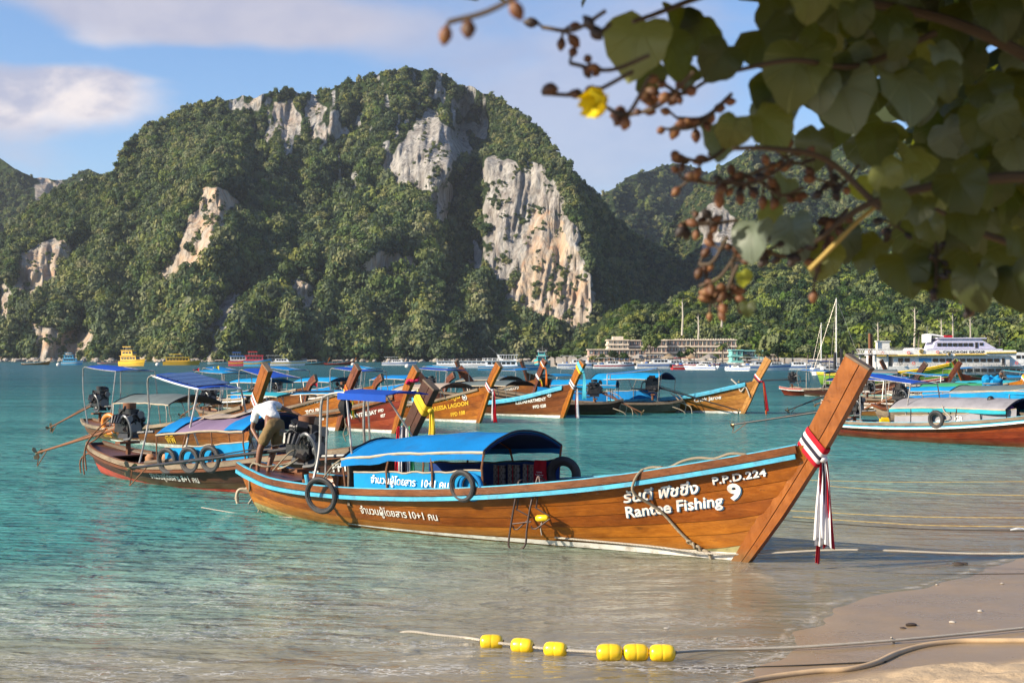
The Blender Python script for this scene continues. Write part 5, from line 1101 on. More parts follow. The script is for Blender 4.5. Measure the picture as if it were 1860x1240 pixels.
tg, hg_ = mid('orange brown longtail boat with yellow lettering and a round badge', b2(870, 768), HS, H(10.4, 1.45, 2.22, .6, .45), W_ORANGE, None, W_GREY, K=6, stem_m=W_STEM,
    can=(5.6, 9.0, 1.2, 1.32, .8, .2, C_BEIGE, None, 4), awn=(.6, 3.0, 2.05, 1.92, .62, C_ROYAL), eng=(.5, 1.0, (-2.5, .2, .1), 1.2), seed=9,
    texts=[('บารีซา ลากูน', 8.8, .92, .30, P_LETY, .15), ('BAREESA LAGOON', 8.9, .60, .22, P_LETY, .15), ('PPD 108', 9.3, .33, .20, P_LETY, .15), ('มีใจ', 9.7, 1.22, .13, P_LETY, .15)])
sash('white, red and dark ribbon sash on the bow post of the boat with yellow lettering', tg, hg_, 1.45, [(C_DKNAVY, .08, .05), (C_WHITE, .03, .07), (C_RED, -.04, .06), (C_WHITE, -.09, .05)], [(C_WHITE, .05, -.02, .06, .16, 1.15), (C_RED, .2, 0, .06, .18, 1.2), (C_DKNAVY, .13, 0, .04, .09, 1.1)], tilt=-.3)
th, hh_ = mid('dark orange longtail boat with cyan rail and white lettering beside the cyan tasselled bow', b2(1022, 759), HS, H(10.4, 1.45, 2.30, .6, .45), W_BROWN, P_CYAN, P_CYAN, K=6, stem_m=W_STEM,
    can=(3.6, 7.6, 1.2, 1.3, .8, .22, C_DGREY, None, 4), awn=(.6, 3.0, 2.0, 1.92, .62, C_ROYAL), eng=(.5, 1.0, (-2.5, .2, .1), 1.2), seed=12,
    texts=[('โลลิกา พารวย', 8.6, .98, .27, P_LETW, .12), ('ILEDAPARTMENT', 8.8, .68, .19, P_LETW, .12), ('PPD 028', 9.2, .46, .18, P_LETW, .12), ('จดแล้ว', 9.75, 1.26, .11, P_LETW, .12)])
sash('white and navy sash low on the bow post of the boat with cyan rail', th, hh_, 1.45, [(C_WHITE, .06, .08), (C_DKNAVY, 0, .05), (C_WHITE, -.06, .07)], [(C_DKNAVY, .05, 0, .05, .12, 1.1), (C_WHITE, .12, 0, .05, .14, 1.25), (C_RED, .0, 0, .03, .06, 1.2)], tilt=-.3)
sash('cyan and yellow cloth tied at the very top of the bow post', th, hh_, 2.12, [(C_CYANC, .08, .16), (C_YELL, -.08, .08)], [(C_CYANC, .08, 0, .06, .22, 1.1)], tilt=-.3, group=None)
for t_, h_ in ((tg, hg_), (th, hh_)):
    c = h_.on(9.72, 1.05, -1, .014); 
    for r_, m_ in ((.115, P_LETW), (.085, P_LETK), (.045, P_LETW)):
        mb = MB(); k_ = [h_.on(9.85 + r_ * math.cos(a * PI / 8), .98 + r_ * math.sin(a * PI / 8), -1, .012 + (.12 - r_) * .1) for a in range(16)]; mb.add(k_, [tuple(range(16))]); mb.build('badge', m_, t_, ang=180)
ti, hi_ = mid('brown longtail boat behind, with orange streamer on its raised bow post', b2(962, 735), HS, H(9.6, 1.4, 2.35, .6, .45), W_BROWN, None, W_GREY, K=4, stem_m=W_STEMB, can=(4.0, 8.0, 1.2, 1.3, .8, .2, C_DGREY, None, 4), awn=(.6, 3.0, 2.0, 1.92, .62, C_SKY), eng=(.5, 1.0, (-2.5, .2, .1), 1.2), seed=14, n=14, texts=[('คลองม่วง', 8.4, .85, .28, P_LETW, .14)])
sash('orange streamers tied to the top of the raised brown bow post', ti, hi_, 2.15, [(C_WHITE, .08, .05), (C_ORANGE, .0, .08)], [(C_ORANGE, .1, 0, .05, .15, .9)], tilt=-.3)
sash('white cloth with red and yellow tails at the foot of the raised brown bow post', ti, hi_, 1.5, [(C_WHITE, .05, .12), (C_DKNAVY, -.04, .07)], [(C_YELL, .15, 0, .05, .12, .6), (C_RED, .08, 0, .04, .1, .6)], tilt=-.3)
tj, hj_ = mid('shabby wooden longtail boat lying stern on, with light blue canopy and tilted roof', Vector((-1.2, 66.0)), hdg(-1, .16), H(8.7, 1.3, 2.0, .6, .48), W_GREY, None, W_GREY, K=5, stem_m=W_STEMB, bottom=W_HONEY, can=(2.6, 5.6, 1.25, 1.25, .85, .25, C_SKY, None, 4, C_SKY), awn=(.8, 3.0, 2.0, 1.75, .75, C_BLUE), eng=(1.0, 1.25, (-2.9, .6, .15), 1.2), seed=15, stripe=False)
screen(tj, hj_, 3.0, 6.2, 1, -.05, .45, C_BLUE, 5)
tj2, hj2 = mid('blackened wooden boat with its engine, tied between the cyan railed boat and the shabby boat', Vector((-3.0, 63.6)), hdg(-1, .12), H(7.6, 1.1, 1.8, .7, .55), W_DARK, None, W_GREY, K=5, stem_m=W_STEMD, bottom=W_DARK, can=None, awn=None, eng=(.9, 1.1, (-1.2, .3, .1), 1.2), seed=16, stripe=False)
rgl = [[(-.3, -.1, -.2), (-.5, -.1, .3), (-.2, 0, .8), (.2, 0, 1.0)], [(-.1, -.3, -.2), (-.2, -.3, .5), (.2, -.3, .9)], [(-.8, .1, -.1), (-.7, .1, .3), (-.2, .1, .5)], [(.1, .3, .3), (-.4, .3, .1), (-.6, .2, -.2)]]
for a in rgl:
    for tt in (tj, tj2): mb = MB(); mb.tube(bez(a, 5), .022, 6); mb.build('guard_pipe', BAMBOO, tt)
tk, hk_ = mid('honey coloured longtail boat with cyan rail and long bright blue canopy', b2(1350, 751), hdg(.80, -.60), H(10.0, 1.5, 2.45, .6, .48), W_HONEY, P_CYAN, P_CYAN, K=7, stem_m=W_HONEY, can=(2.3, 6.0, 1.45, 1.5, .85, .3, C_SKY, C_NAVY, 4), seed=17, scr=(2.6, 6.0, .42, C_BLUE), cpm=STEEL,
    texts=[('โชคอารีย์', 8.3, .95, .32, P_LETW, .14), ('Chok Jaroe', 8.4, .65, .24, P_LETW, .14), ('PPD', 9.4, 1.2, .13, P_LETW, .14), ('จำนวนผู้โดยสาร 10', 6.0, .45, .18, P_LETW, .05)], eng=(.6, 1.0, (-2.3, 1.2, .1), 1.1))
sash('small tricolour sash on the honey coloured bow post with long tails', tk, hk_, 1.62, [(C_WHITE, .06, .06), (C_RED, 0, .05), (C_DKNAVY, -.06, .06)], [(C_RED, .30, 0, .05, .12, 1.3), (C_DKNAVY, .2, 0, .05, .10, 1.25), (C_ORANGE, .24, 0, .04, .08, 1.55)], tilt=-.3)
rope('pale rope wound round the honey coloured bow', [world_of(tk, (9.5, -.2, 1.55)), world_of(tk, (9.8, -.2, 1.3)), world_of(tk, (10.0, -.2, 1.0)), world_of(tk, (10.2, -.15, 1.2)), world_of(tk, (10.4, -.1, .75))], .035, ROPEW)
tl, hl_ = mid('small red longtail boat with see-through grey canopy, seen between the two bow posts', Vector((28.0, 93.0)), hdg(1, -.16), H(10.0, 1.3, 2.2, .6, .5), W_RED, P_WHITE, P_REDP, K=4, stem_m=W_STEMB, can=(2.6, 7.2, 1.6, 1.6, .85, .15, C_DGREY, None, 5, C_GREY), eng=(.5, 1.15, (-3.0, .6, .9), 1.2), seed=18, bottom=P_REDP, texts=[('รุ่งเรือง', 6.6, .35, .3, P_LETW, 0)])
for x in (1.4, 2.9): mb = MB(); mb.tube([(x, -.5, .3), (x, -.5, 2.4)], .03, 6); mb.build('mast_pole', STEEL, tl)
q = world_of(tl, hl_.gun(2.7, -1)); tyre('tyre hanging on the small red boat far behind the tall bow post', q + Vector((0, -.12, -.1)), Vector((0, 1, 0)), .33, .08)
for lb, px, Y_, wm, c1, c2, sd_ in (('brown longtail boat half hidden behind the man, with low blue canopy', 548, 66, W_BROWN, C_SKY, C_BLUE, 41), ('orange brown longtail boat half hidden behind the flowered bow post', 668, 69, W_ORANGE, C_SKY, C_BLUE, 42), ('dark longtail boat half hidden behind the boat with yellow lettering', 800, 78, W_DARK, C_BLUE, C_SKY, 43)):
    mid(lb, Vector(((px - 930) / FPX * Y_, Y_)), HS, H(9.4, 1.2, 1.55, .55, .42), wm, P_WHITE, W_GREY, K=4, n=14, stem_m=W_STEMB, can=(3.6, 7.2, 1.25, 1.3, .85, .22, c1, None, 4), awn=(.6, 2.8, 2.0, 1.85, .62, c2), eng=(.5, 1.0, (-2.4, .2, .1), 1.2), seed=sd_, scr=(4, 7, .35, C_BLUE))
# red boat at the edge
tn, hn_ = mid('red wooden longtail boat with white and cyan rail, grey canopy and a man aboard', Vector((10.5, 46.1)) + hdg(.55, -.83) * 9.8, hdg(.55, -.83), H(9.8, 1.4, 2.2, .62, .52, B=.95), W_RED, P_CYAN, W_GREY, K=6, stem_m=W_STEM, bottom=W_RED, stripe=False, nb=0,
    can=(3.0, 7.2, .98, 1.05, .86, .30, C_GREY, C_NAVY, 6, C_TURQ), awn=(1.7, 3.6, 1.95, 1.72, .6, C_ROYAL), scr=(3.2, 7.4, .22, C_GREY), seed=19, cpm=DKMETAL)
engine(tn, .8, .98, loc_of(tn, D(1330, 771, 47.5)), 1.1, 6)
mb = MB()
for side in (-1, 1):
    S_ = [hn_.P(i / 24 * .98, 1, side) + Vector((0, side * .035, -.155)) for i in range(25)]; mb = MB(); mb.sweep(S_, rect(.014, .022)); mb.build('rail_stripe', P_WHITE, tn)
q = hn_.gun(4.9, -1); tyre('big worn tyre with rope on the rail of the red boat', world_of(tn, (q.x, q.y - .03, q.z + .10)), Vector((.8, .6, .1)), .22, .06)
rope('pale rope hanging from the grey canopy to the big worn tyre', [world_of(tn, (5.0, -.88, 1.12)), world_of(tn, (5.15, -.95, .95)), world_of(tn, (5.35, -.95, .78)), world_of(tn, (5.0, -.98, .62)), world_of(tn, (4.9, -1.0, .55))], .014, ROPEW)
q = hn_.gun(2.6, -1); yb = thing('fuel_can', 'yellow fuel can standing in the stern of the red boat', 'fuel can', world_of(tn, (q.x, q.y + .25, q.z - .25)))
mb = MB(); mb.box((0, 0, .2), (.3, .2, .34)); mb.box((0, 0, .39), (.2, .1, .06)); mb.build('tank', YELLOWP, yb); mb = MB(); mb.tube([(.1, 0, .40), (.1, 0, .46)], .03, 8); mb.build('cap', RUBBER, yb)
for k in range(9):
    a = 3.35 + k * .2; q = hn_.gun(a, -1); mb = MB(); mb.slab([[Vector((a, q.y + .10, q.z + .20)), Vector((a + .12, q.y + .10, q.z + .20))], [Vector((a + .14, q.y + .07, q.z - .05)), Vector((a + .26, q.y + .07, q.z - .05))]], (0, -.02, 0)); mb.build('seat_slat', P_WHITE, tn)
q = hn_.gun(5.9, -1)
v, f = text_mesh('GR', .2, bold=.03); mb = MB(); mb.add([Vector((5.6 + a, hn_.gun(5.6 + a, -1).y + .045, hn_.gun(5.6, -1).z + .09 + b)) for a, b in v], f); mb.build('lettering', P_LETW, tn, ang=180)
# second man
b0 = D(1832, 800, 40.6); c0 = lambda px, py, dy=0: D(px, py, 40.6 + dy)
J = dict(anl=c0(1836, 806, .1), anr=c0(1848, 806, -.1), kneel=c0(1834, 783, 0), kneer=c0(1850, 783, -.2), hipl=c0(1838, 757, .1), hipr=c0(1850, 757, -.1), pelvis=c0(1844, 752), spine=c0(1836, 743, .05), chest=c0(1825, 735, .1), neck=c0(1812, 730, .12), head=c0(1802, 727, .15),
         shl=c0(1818, 735, .3), shr=c0(1822, 737, -.12), ell=c0(1812, 741, .35), elr=c0(1808, 742, -.2), wrl=c0(1802, 743, .3), wrr=c0(1793, 743, -.2))
J.update(_footl=V((-1, 0, 0)), _footr=V((-1, -.1, 0)), _handl=V((-1, 0, 0)), _handr=V((-1, 0, -.1)), _face=V((-.3, -.1, -1)))
person('man in violet shirt and black shorts bending towards the grey canopy of the red boat', J, SHIRTP, SHORTK)
to_, ho_ = mid('tan weathered hull with blue tarpaulin moored behind the red boat', Vector((14.2, 54.5)) + hdg(.62, -.78) * 10, hdg(.62, -.78), H(10, 1.4, 2.2, .75, .7, B=1.0), W_GREY, None, W_BROWN, K=6, bottom=P_FOUL, stripe=False, can=(3.6, 8.4, 1.3, 1.35, .9, .2, C_DGREY, None, 5, C_SKY), scr=(3.6, 8.4, .5, C_SKY), seed=20, eng=(.8, 1.1, (-2.2, .2, .1), 1.1))
q = ho_.gun(7.3, -1); tyre('tyre against the blue tarpaulin beside the second man', world_of(to_, (q.x, q.y - .05, q.z + .25)), Vector((.8, .6, .1)), .25, .07)
grp = [
 ('orange brown longtail boat just behind the tall bow post', Vector((14.2, 63.4)), hdg(.74, -.67), W_HONEY, C_ROYAL, C_SKY, 21),
 ('brown longtail boat with flat royal blue roof in the second row', Vector((17.3, 71.5)), hdg(.78, -.62), W_BROWN, C_BLUE, C_GREEN, 22),
 ('dark longtail boat with blue and green awnings in the third row', Vector((21.5, 80.0)), hdg(.8, -.6), W_DARK, C_SKY, C_TURQ, 23),
 ('pale green longtail boat with bundled blue tarpaulin near the frame edge', Vector((26.2, 74.0)), hdg(.8, -.6), P_TURQ, C_TURQ, C_DGREY, 24),
 ('brown longtail boat with turquoise roof in front of the ferry', Vector((31.0, 92.0)), hdg(.85, -.5), W_RED, C_TURQ, C_BLUE, 25)]
for lb, S_, hd_, wm, c1, c2, sd_ in grp:
    t_, h_ = mid(lb, S_ + hd_ * 9.6, hd_, H(9.6, 1.4, 2.15, .62, .5), wm, P_WHITE if sd_ % 2 else None, W_GREY, K=4, n=14, stem_m=W_STEM, can=(3.6, 7.2, 1.05, 1.1, .85, .2, c2, C_NAVY, 4), awn=(.8, 2.9, 1.68, 1.50, .6, c1), eng=(.6, 1.1, (-2.4, .3, .1), 1.2), seed=sd_, scr=(3.8, 7.8, .35, (C_BLUE, C_SKY, C_RED)[sd_ % 3]))
# prows that lean the other way
for lb, px, Y_, hd_, wm, sm in (('reddish bow post leaning the other way in front of the green boat', 1622, 112, hdg(-.55, -.3), W_RED, W_STEMB), ('red bow post leaning the other way in front of the ferry windows', 1756, 104, hdg(-.6, -.3), W_RED, W_STEM), ('brown boat far behind with its bow turned the other way', 962, 112, hdg(-.5, -.8), W_BROWN, W_STEMB), ('reddish boat with its bow turned away behind the blue awnings', 846, 96, hdg(-.45, -.85), W_RED, W_STEMB)):
    b_ = Vector(((px - 930) / FPX * Y_, Y_)); t_, h_ = mid(lb, b_, hd_, H(9, 1.4, 2.3, .6, .5), wm, None, W_GREY, K=3, n=12, stem_m=sm, awn=(.8, 3.0, 1.7, 1.6, .6, C_BLUE), seed=30, can=(3.2, 6.4, 1.0, 1.0, .85, .2, C_SKY, None, 3))
tq, hq_ = mid('dark bow post with white cap beside the green boat', Vector(((1650 - 930) / FPX * 88, 88)), hdg(.62, -.78), H(9, 1.4, 2.15, .6, .5), W_DARK, None, W_GREY, K=3, n=12, stem_m=W_STEMD, awn=(.8, 3.0, 1.7, 1.6, .6, C_BLUE), seed=33, can=(3.2, 6.4, 1.0, 1.0, .85, .2, C_NAVY, None, 3))
tgr, hgr = mid('large green and yellow wooden boat with tyres moored before the ferry', Vector(((1716 - 930) / FPX * 128, 128)), hdg(.93, -.35), Hull(L=11, B=1.5, sheer=((0, 1.2), (.3, 1.1), (.6, 1.25), (.85, 1.7), (1, 2.2)), stem=((-.3, -.2), (0, 0), (.9, 2.0), (1.1, 2.35))), P_GREEN, P_YEL, P_YEL, K=5, bottom=P_GREEN, stem_m=P_GREEN, seed=35, texts=[('NO.12', 8.5, 1.3, .5, P_YEL, .08)], can=None)
for x, l_ in ((3.4, 'first'), (6.6, 'second')): q = world_of(tgr, hgr.gun(x, -1)); tyre(l_ + ' tyre from the stern on the green and yellow hull', q + Vector((0, -.2, -.35)), Vector((.2, 1, 0)), .4, .12)
tr_, hr_ = mid('orange bow post with yellow and white bands at the very edge', G(1838, 742).xy, hdg(.66, -.75), H(9.6, 1.45, 2.25, .62, .5), W_ORANGE, P_TURQ, W_GREY, K=5, n=14, stem_m=W_HONEY, can=(3.6, 7.4, 1.05, 1.1, .85, .15, C_DGREY, None, 4), awn=(.8, 3.0, 1.7, 1.6, .6, C_TURQ), seed=36)
sash('yellow and white bands round the orange bow post at the edge', tr_, hr_, 1.5, [(C_YELL, .04, .07), (C_WHITE, -.04, .06)], [], tilt=-.3)
bt = thing('tarpaulin_bundle', 'blue tarpaulin bundle tied up on the pale green boat', 'tarpaulin', D(1802, 702, 66)); mb = MB()
for k in range(9): a = k * .7; mb.ball((.26 * math.cos(a), .18 * math.sin(a), .05 + .12 * (k % 3)), .22 + .05 * (k % 2), 12, 9, (1, .8, .9))
mb.v = [tuple(Vector(p) * (1 + .16 * float(vn(p[0] * 9, p[2] * 9 + p[1] * 4, 3)))) for p in mb.v]; o = mb.build('bundle', C_SKY, bt); mb = MB(); mb.ring((0, 0, .15), (0, 0, 1), .42, .02, 20, 5); mb.build('cord', ROPE, bt)
# flags and small top marks
for lb, px, py, Y_, m_ in (('small yellow pennant on the turquoise roofed boat', 398, 668, 56, C_YELL), ('small red pennant on the boat beside the man', 577, 700, 50, C_RED), ('small tricolour pennant on the corner of the turquoise roof', 362, 672, 56, C_RED)):
    f_ = thing('flag', lb, 'flag', D(px, py + 8, Y_)); mb = MB(); mb.tube([(0, 0, -.1), (0, 0, .28)], .012, 5); mb.build('staff', STEEL, f_); mb = MB(); mb.slab([[Vector((-.24 * i / 6, .03 * math.sin(i), .26 - .10 * i / 6 * (0 if r_ else 1) - .16 * r_ * (1 - i / 9))) for i in range(7)] for r_ in (0, 1)], (0, .004, 0)); mb.build('pennant', m_, f_, ang=60)
# ================================================================ FAR SHORE: STRAND, HOTEL, TREES, VESSELS
def bank():
    px = np.arange(1000, 2200, 6.); r_ = np.linspace(0, 1, 14)[:, None]; PX = np.repeat(px[None], 14, 0)
    Y = 398 + 190 * r_ + 6 * vn(PX / 40, PX * 0, 3); X = (PX - 930) / FPX * Y; Z = -1 + 2.2 * np.clip(r_ / .14, 0, 1) + 2.2 * r_ + .3 * vn(PX / 15, r_ * 9, 4)
    tag(link('shore', grid_mesh('shore', np.stack([X, Y, Z], -1), mat('shore_sand', lambda nt, out: nt.set(out, 'Surface', nt('ShaderNodeBsdfPrincipled', None, Roughness=.95, Base_Color=nt.mix(nt.noise(nt('ShaderNodeTexCoord').outputs['Object'], .2, 5), (.30, .25, .18), (.50, .43, .33))))))), kind='structure')
bank()
HW = pm('cream_hotel_wall', (.62, .53, .42), .85, dirt=(.35, .25, .18), stretch=(.3, .3, .3)); HP = pm('salmon_hotel_wall', (.46, .32, .26), .85, stretch=(.3, .3, .3)); HWIN = pm('hotel_window', (.10, .15, .17), .15); HCUR = pm('pale_curtain', (.50, .52, .48), .6); HTQ = pm('turquoise_wall', (.18, .46, .44), .8); HROOF = pm('grey_roof', (.22, .20, .18), .9); THATCH = pm('thatch', (.22, .16, .09), .95, bump=.05, bscale=8)
def hx(px, Y_=430): return (px - 930) / FPX * Y_
def hz(py, Y_=430): return CAM_Z + (HOR - py) / FPX * Y_
def block(t, x0, x1, z0, z1, y0, dep, floors, nwin, roofm=HW, wall=HP, band=HW, win=True, rail=True):
    mb = MB(); mb.box(((x0 + x1) / 2, y0 + dep / 2, (z0 + z1) / 2), (x1 - x0, dep, z1 - z0 - .02)); mb.build('wall', wall, t)
    fh = (z1 - z0) / floors
    for f_ in range(floors + 1):
        zz = z0 + f_ * fh; mb = MB(); mb.box(((x0 + x1) / 2, y0 - .35 + dep / 2, zz + (.0 if f_ else .05)), (x1 - x0 + .7, dep + .9, .28 if f_ == floors else .5)); mb.build('floor_slab' if f_ < floors else 'roof', roofm if f_ == floors else band, t)
    w_ = (x1 - x0) / nwin
    for f_ in range(floors):
        for k in range(nwin):
            cx = x0 + (k + .5) * w_; zz = z0 + f_ * fh + fh * .56; rn = random.Random(k * 7 + f_)
            mb = MB(); mb.box((cx, y0 - .06, zz), (w_ * .62, .14, fh * .46)); wn = mb.build('window', HWIN, t)
            mb = MB(); mb.box((cx + w_ * (.14 if rn.random() < .5 else -.14), y0 - .15, zz), (w_ * .2, .05, fh * .42)); mb.build('curtain', HCUR, wn)
            mb = MB(); mb.box((cx, y0 - .17, zz), (.10, .06, fh * .46)); mb.build('mullion', HW, wn)
            mb = MB(); mb.box((cx + w_ / 2, y0 - .3, zz), (.16, .5, fh * .9)); mb.build('pier', band if rn.random() < .35 else wall, t)
t = thing('hotel', 'long cream and salmon hotel with three rows of windows at the foot of the slope', 'hotel', (0, 0, 0))
block(t, hx(1210), hx(1338), hz(652), hz(617), 432, 10, 3, 17)
block(t, hx(1140), hx(1209.5), hz(652), hz(618), 430, 10, 3, 9)
block(t, hx(1104), hx(1139), hz(634), hz(617.5), 428, 9, 2, 4, wall=HW, band=HW)
block(t, hx(1066), hx(1166), hz(658), hz(635), 420, 7.5, 2, 11)
mb = MB(); mb.box((hx(1122), 431, hz(614)), (3.2, 4, 1.0)); mb.build('roof_house', HW, t)
for k in range(24): mb = MB(); mb.box((hx(1228 + k * 4.6), 431.6, hz(615.5)), (.4, .2, .3)); mb.build('parapet_post', HW, t)
t = thing('annex_building', 'turquoise two storey building beside the long hotel', 'building'); 
block(t, hx(1318), hx(1336), hz(657), hz(636), 418, 6, 2, 2, wall=HTQ, band=HTQ, roofm=HTQ); block(t, hx(1334), hx(1374), hz(650), hz(637), 421, 7, 1, 7, wall=pm('blue_grey_wall', (.16, .22, .24), .8), band=HTQ, roofm=HTQ)
t = thing('beach_house', 'low pinkish beach house at the end of the hotel row', 'house'); block(t, hx(1376), hx(1400), hz(657), hz(644), 416, 5, 1, 4)
for k, (px, w_) in enumerate(((1256, 3.6), (1288, 5), (1215, 4.5), (1160, 4.0))):
    t = thing('beach_hut', ['round thatched hut on the strand before the hotel', 'wide grey roofed pavilion on the strand', 'open bar hut between the trees before the hotel', 'small hut before the low hotel wing'][k], 'hut', (hx(px, 408), 408, .9), 0, 'huts along the hotel strand')
    mb = MB(); mb.tube([(0, 0, 1.5), (0, 0, 1.55), (0, 0, 2.9)], [w_ * .56, w_ * .55, .1], 12 if k % 2 == 0 else 4); mb.build('roof', THATCH if k % 2 == 0 else HROOF, t)
    for a in range(4): mb = MB(); mb.tube([(w_ * .32 * math.cos(a * PI / 2 + .7), w_ * .32 * math.sin(a * PI / 2 + .7), 0), (w_ * .32 * math.cos(a * PI / 2 + .7), w_ * .32 * math.sin(a * PI / 2 + .7), 1.5)], .09, 6); mb.build('post', BARK, t)
    mb = MB(); mb.box((0, .4, .5), (w_ * .5, .8, .9)); mb.build('counter', HW, t)
# individual trees on the strand
CR = [crown_mesh('crown', 200 + i, 22, 620, .11, LEAF_NEAR, .8) for i in range(4)]
def tree(label, px, py, hh, w_, Y_=414, k=0, trunk=.3, group='trees along the strand', top=False):
    z0 = hz(py, Y_); t = thing('tree', label, 'tree', (hx(px, Y_), Y_, z0), k * 1.3, group)
    mb = MB(); mb.tube([(0, 0, -.5), (.1, 0, hh * .3), (-.1, .1, hh * .8)], [.28, .2, .08], 7)
    for q in range(3): a = q * 2.1 + k; mb.tube([(0, 0, hh * .35), (math.cos(a) * w_ * .25, math.sin(a) * w_ * .25, hh * .65)], [.12, .05], 5)
    mb.build('trunk', BARK, t); c = link('crown', CR[k % 4], t, loc=(0, 0, hh * (.62 if not top else .8))); c.scale = (w_ * .5, w_ * .5, hh * (.42 if not top else .22)); return t
for i, (px, hh, w_, lb) in enumerate(((1181, 9.0, 5.2, 'tall dark casuarina tree before the middle of the hotel'), (1113, 3.4, 4.2, 'round tree before the low hotel wing'), (1094, 2.6, 2.4, 'small tree at the near end of the low hotel wing'), (1133, 3.0, 3.0, 'bushy tree before the low hotel wing beside the casuarina'), (1236, 3.4, 2.8, 'small round tree near the thatched hut'), (1251, 3.8, 3.6, 'broad round tree behind the thatched hut'), (1283, 2.6, 3.2, 'low tree beside the wide pavilion'), (1300, 2.6, 2.4, 'low tree between pavilion and turquoise building'), (1357, 2.4, 3.4, 'low dark tree under the turquoise building'), (1391, 3.0, 3.0, 'dark tree at the end of the hotel row'), (1412, 5.5, 6, 'big dark tree past the hotel row'), (1440, 6.4, 7, 'largest dark tree on the shore between hotel and sailing boats'), (1468, 5.2, 6, 'dark tree behind the sailing boats'), (1425, 3.2, 5, 'low spreading tree at the water past the hotel'), (1500, 5, 6, 'dense tree behind the tall mast'), (1075, 2.0, 1.6, 'tiny tree at the hotel corner'), (1050, 3.5, 5, 'bushy tree left of the hotel'), (1030, 4, 6, 'bushy tree above the turquoise fishing boat'), (1008, 3.5, 5, 'bushy tree at the foot of the pale cliff'))):
    tree(lb, px, 659, hh, w_, 413 + (i % 3) * 2 - (8 if 1395 < px < 1480 else 0), i)
PALML = leafmat('palm_leaves', (.030, .060, .014), (.085, .120, .025), (.22, .20, .05))
def palm(label, px, py, hh, Y_=412, k=0, sz=2.6):
    t = thing('palm_tree', label, 'palm tree', (hx(px, Y_), Y_, hz(py, Y_)), 0, 'palms on the shore'); rn = random.Random(k)
    mb = MB(); mb.tube([(0, 0, -.6), (.1, 0, hh * .5), (.05 + .3 * rn.random(), 0, hh)], [.26, .2, .15], 7); mb.build('trunk', BARK, t)
    for q in range(15):
        a = q * 2.4 + k; up = .9 - (q % 5) * .32; mb = MB(); P = []
        for i in range(7):
            f = i / 6; r_ = sz * f; P.append(Vector((.15 + math.cos(a) * r_, math.sin(a) * r_, hh + up * r_ * .8 - .32 * r_ * r_ / sz * 1.6)))
        side = Vector((-math.sin(a), math.cos(a), 0))
        rows = [[p + side * s_ * (.42 * math.sin(PI * min(1, .1 + i / 6.6))) + Vector((0, 0, -.25 * abs(s_) * (1 if i else 0))) for i, p in enumerate(P)] for s_ in (-1, 0, 1)]
        mb.slab(rows, (0, 0, -.02)); mb.build('frond', PALML, t, ang=180)
palm('palm tree before the right end of the hotel', 1312, 658, 5.2, 409, 1, 2.4); palm('palm tree beside the turquoise building', 1378, 658, 3.2, 408, 2, 1.6); palm('short palm before the low hotel wing', 1084, 659, 1.8, 410, 3, 1.4); palm('palm leaning over the huts', 1254, 657, 4.0, 411, 4, 1.8)
palm('tall palm above the stern of the ferry', 1668, 640, 7.0, 470, 5, 3.0); palm('palm on the slope above the ferry bow', 1815, 640, 6.0, 480, 6, 3.0); palm('smaller palm on the slope near the ferry', 1608, 640, 5, 470, 7, 2.6); palm('palm on the slope between the masts', 1560, 645, 4.4, 470, 8, 2.4); palm('palm above the ferry roof', 1790, 634, 5, 480, 9, 2.6)
for k, (px, py0, hh) in enumerate(((1258, 618, 11.5), (1575, 640, 13), (1707, 640, 16), (1687, 635, 13), (1738, 640, 15), (1640, 620, 14), (1230, 600, 13), (1300, 585, 12))):
    Y_ = 500; z0 = hz(py0, Y_) if k else hz(620, Y_); t = thing('bare_tree', 'pale bare trunk standing clear of the forest' + [' right behind the hotel', ' above the sterns', ' above the middle of the ferry', ' just before the middle of the ferry', ' past the middle of the ferry', ' high above the pier', ' high above the hotel', ' in the bushes above the hotel roof'][k], 'tree', (hx(px, Y_), Y_ - 14, z0 - 2), 0, 'bare trunks above the forest')
    mb = MB(); mb.tube([(0, 0, 0), (.3, 0, hh * .5), (.1, 0, hh)], [.38, .28, .14], 7)
    for q in range(4): mb.tube([(.15, 0, hh * (.7 + .07 * q)), (.2 + (1.5 if q % 2 else -1.5), .3, hh * (.82 + .07 * q))], [.09, .03], 5)
    mb.build('trunk', pm('pale_bark', (.42, .38, .31), .9), t)
    c = link('crown', CR[k % 4], t, loc=(.1, 0, hh)); c.scale = (2.6, 2.4, 1.3)

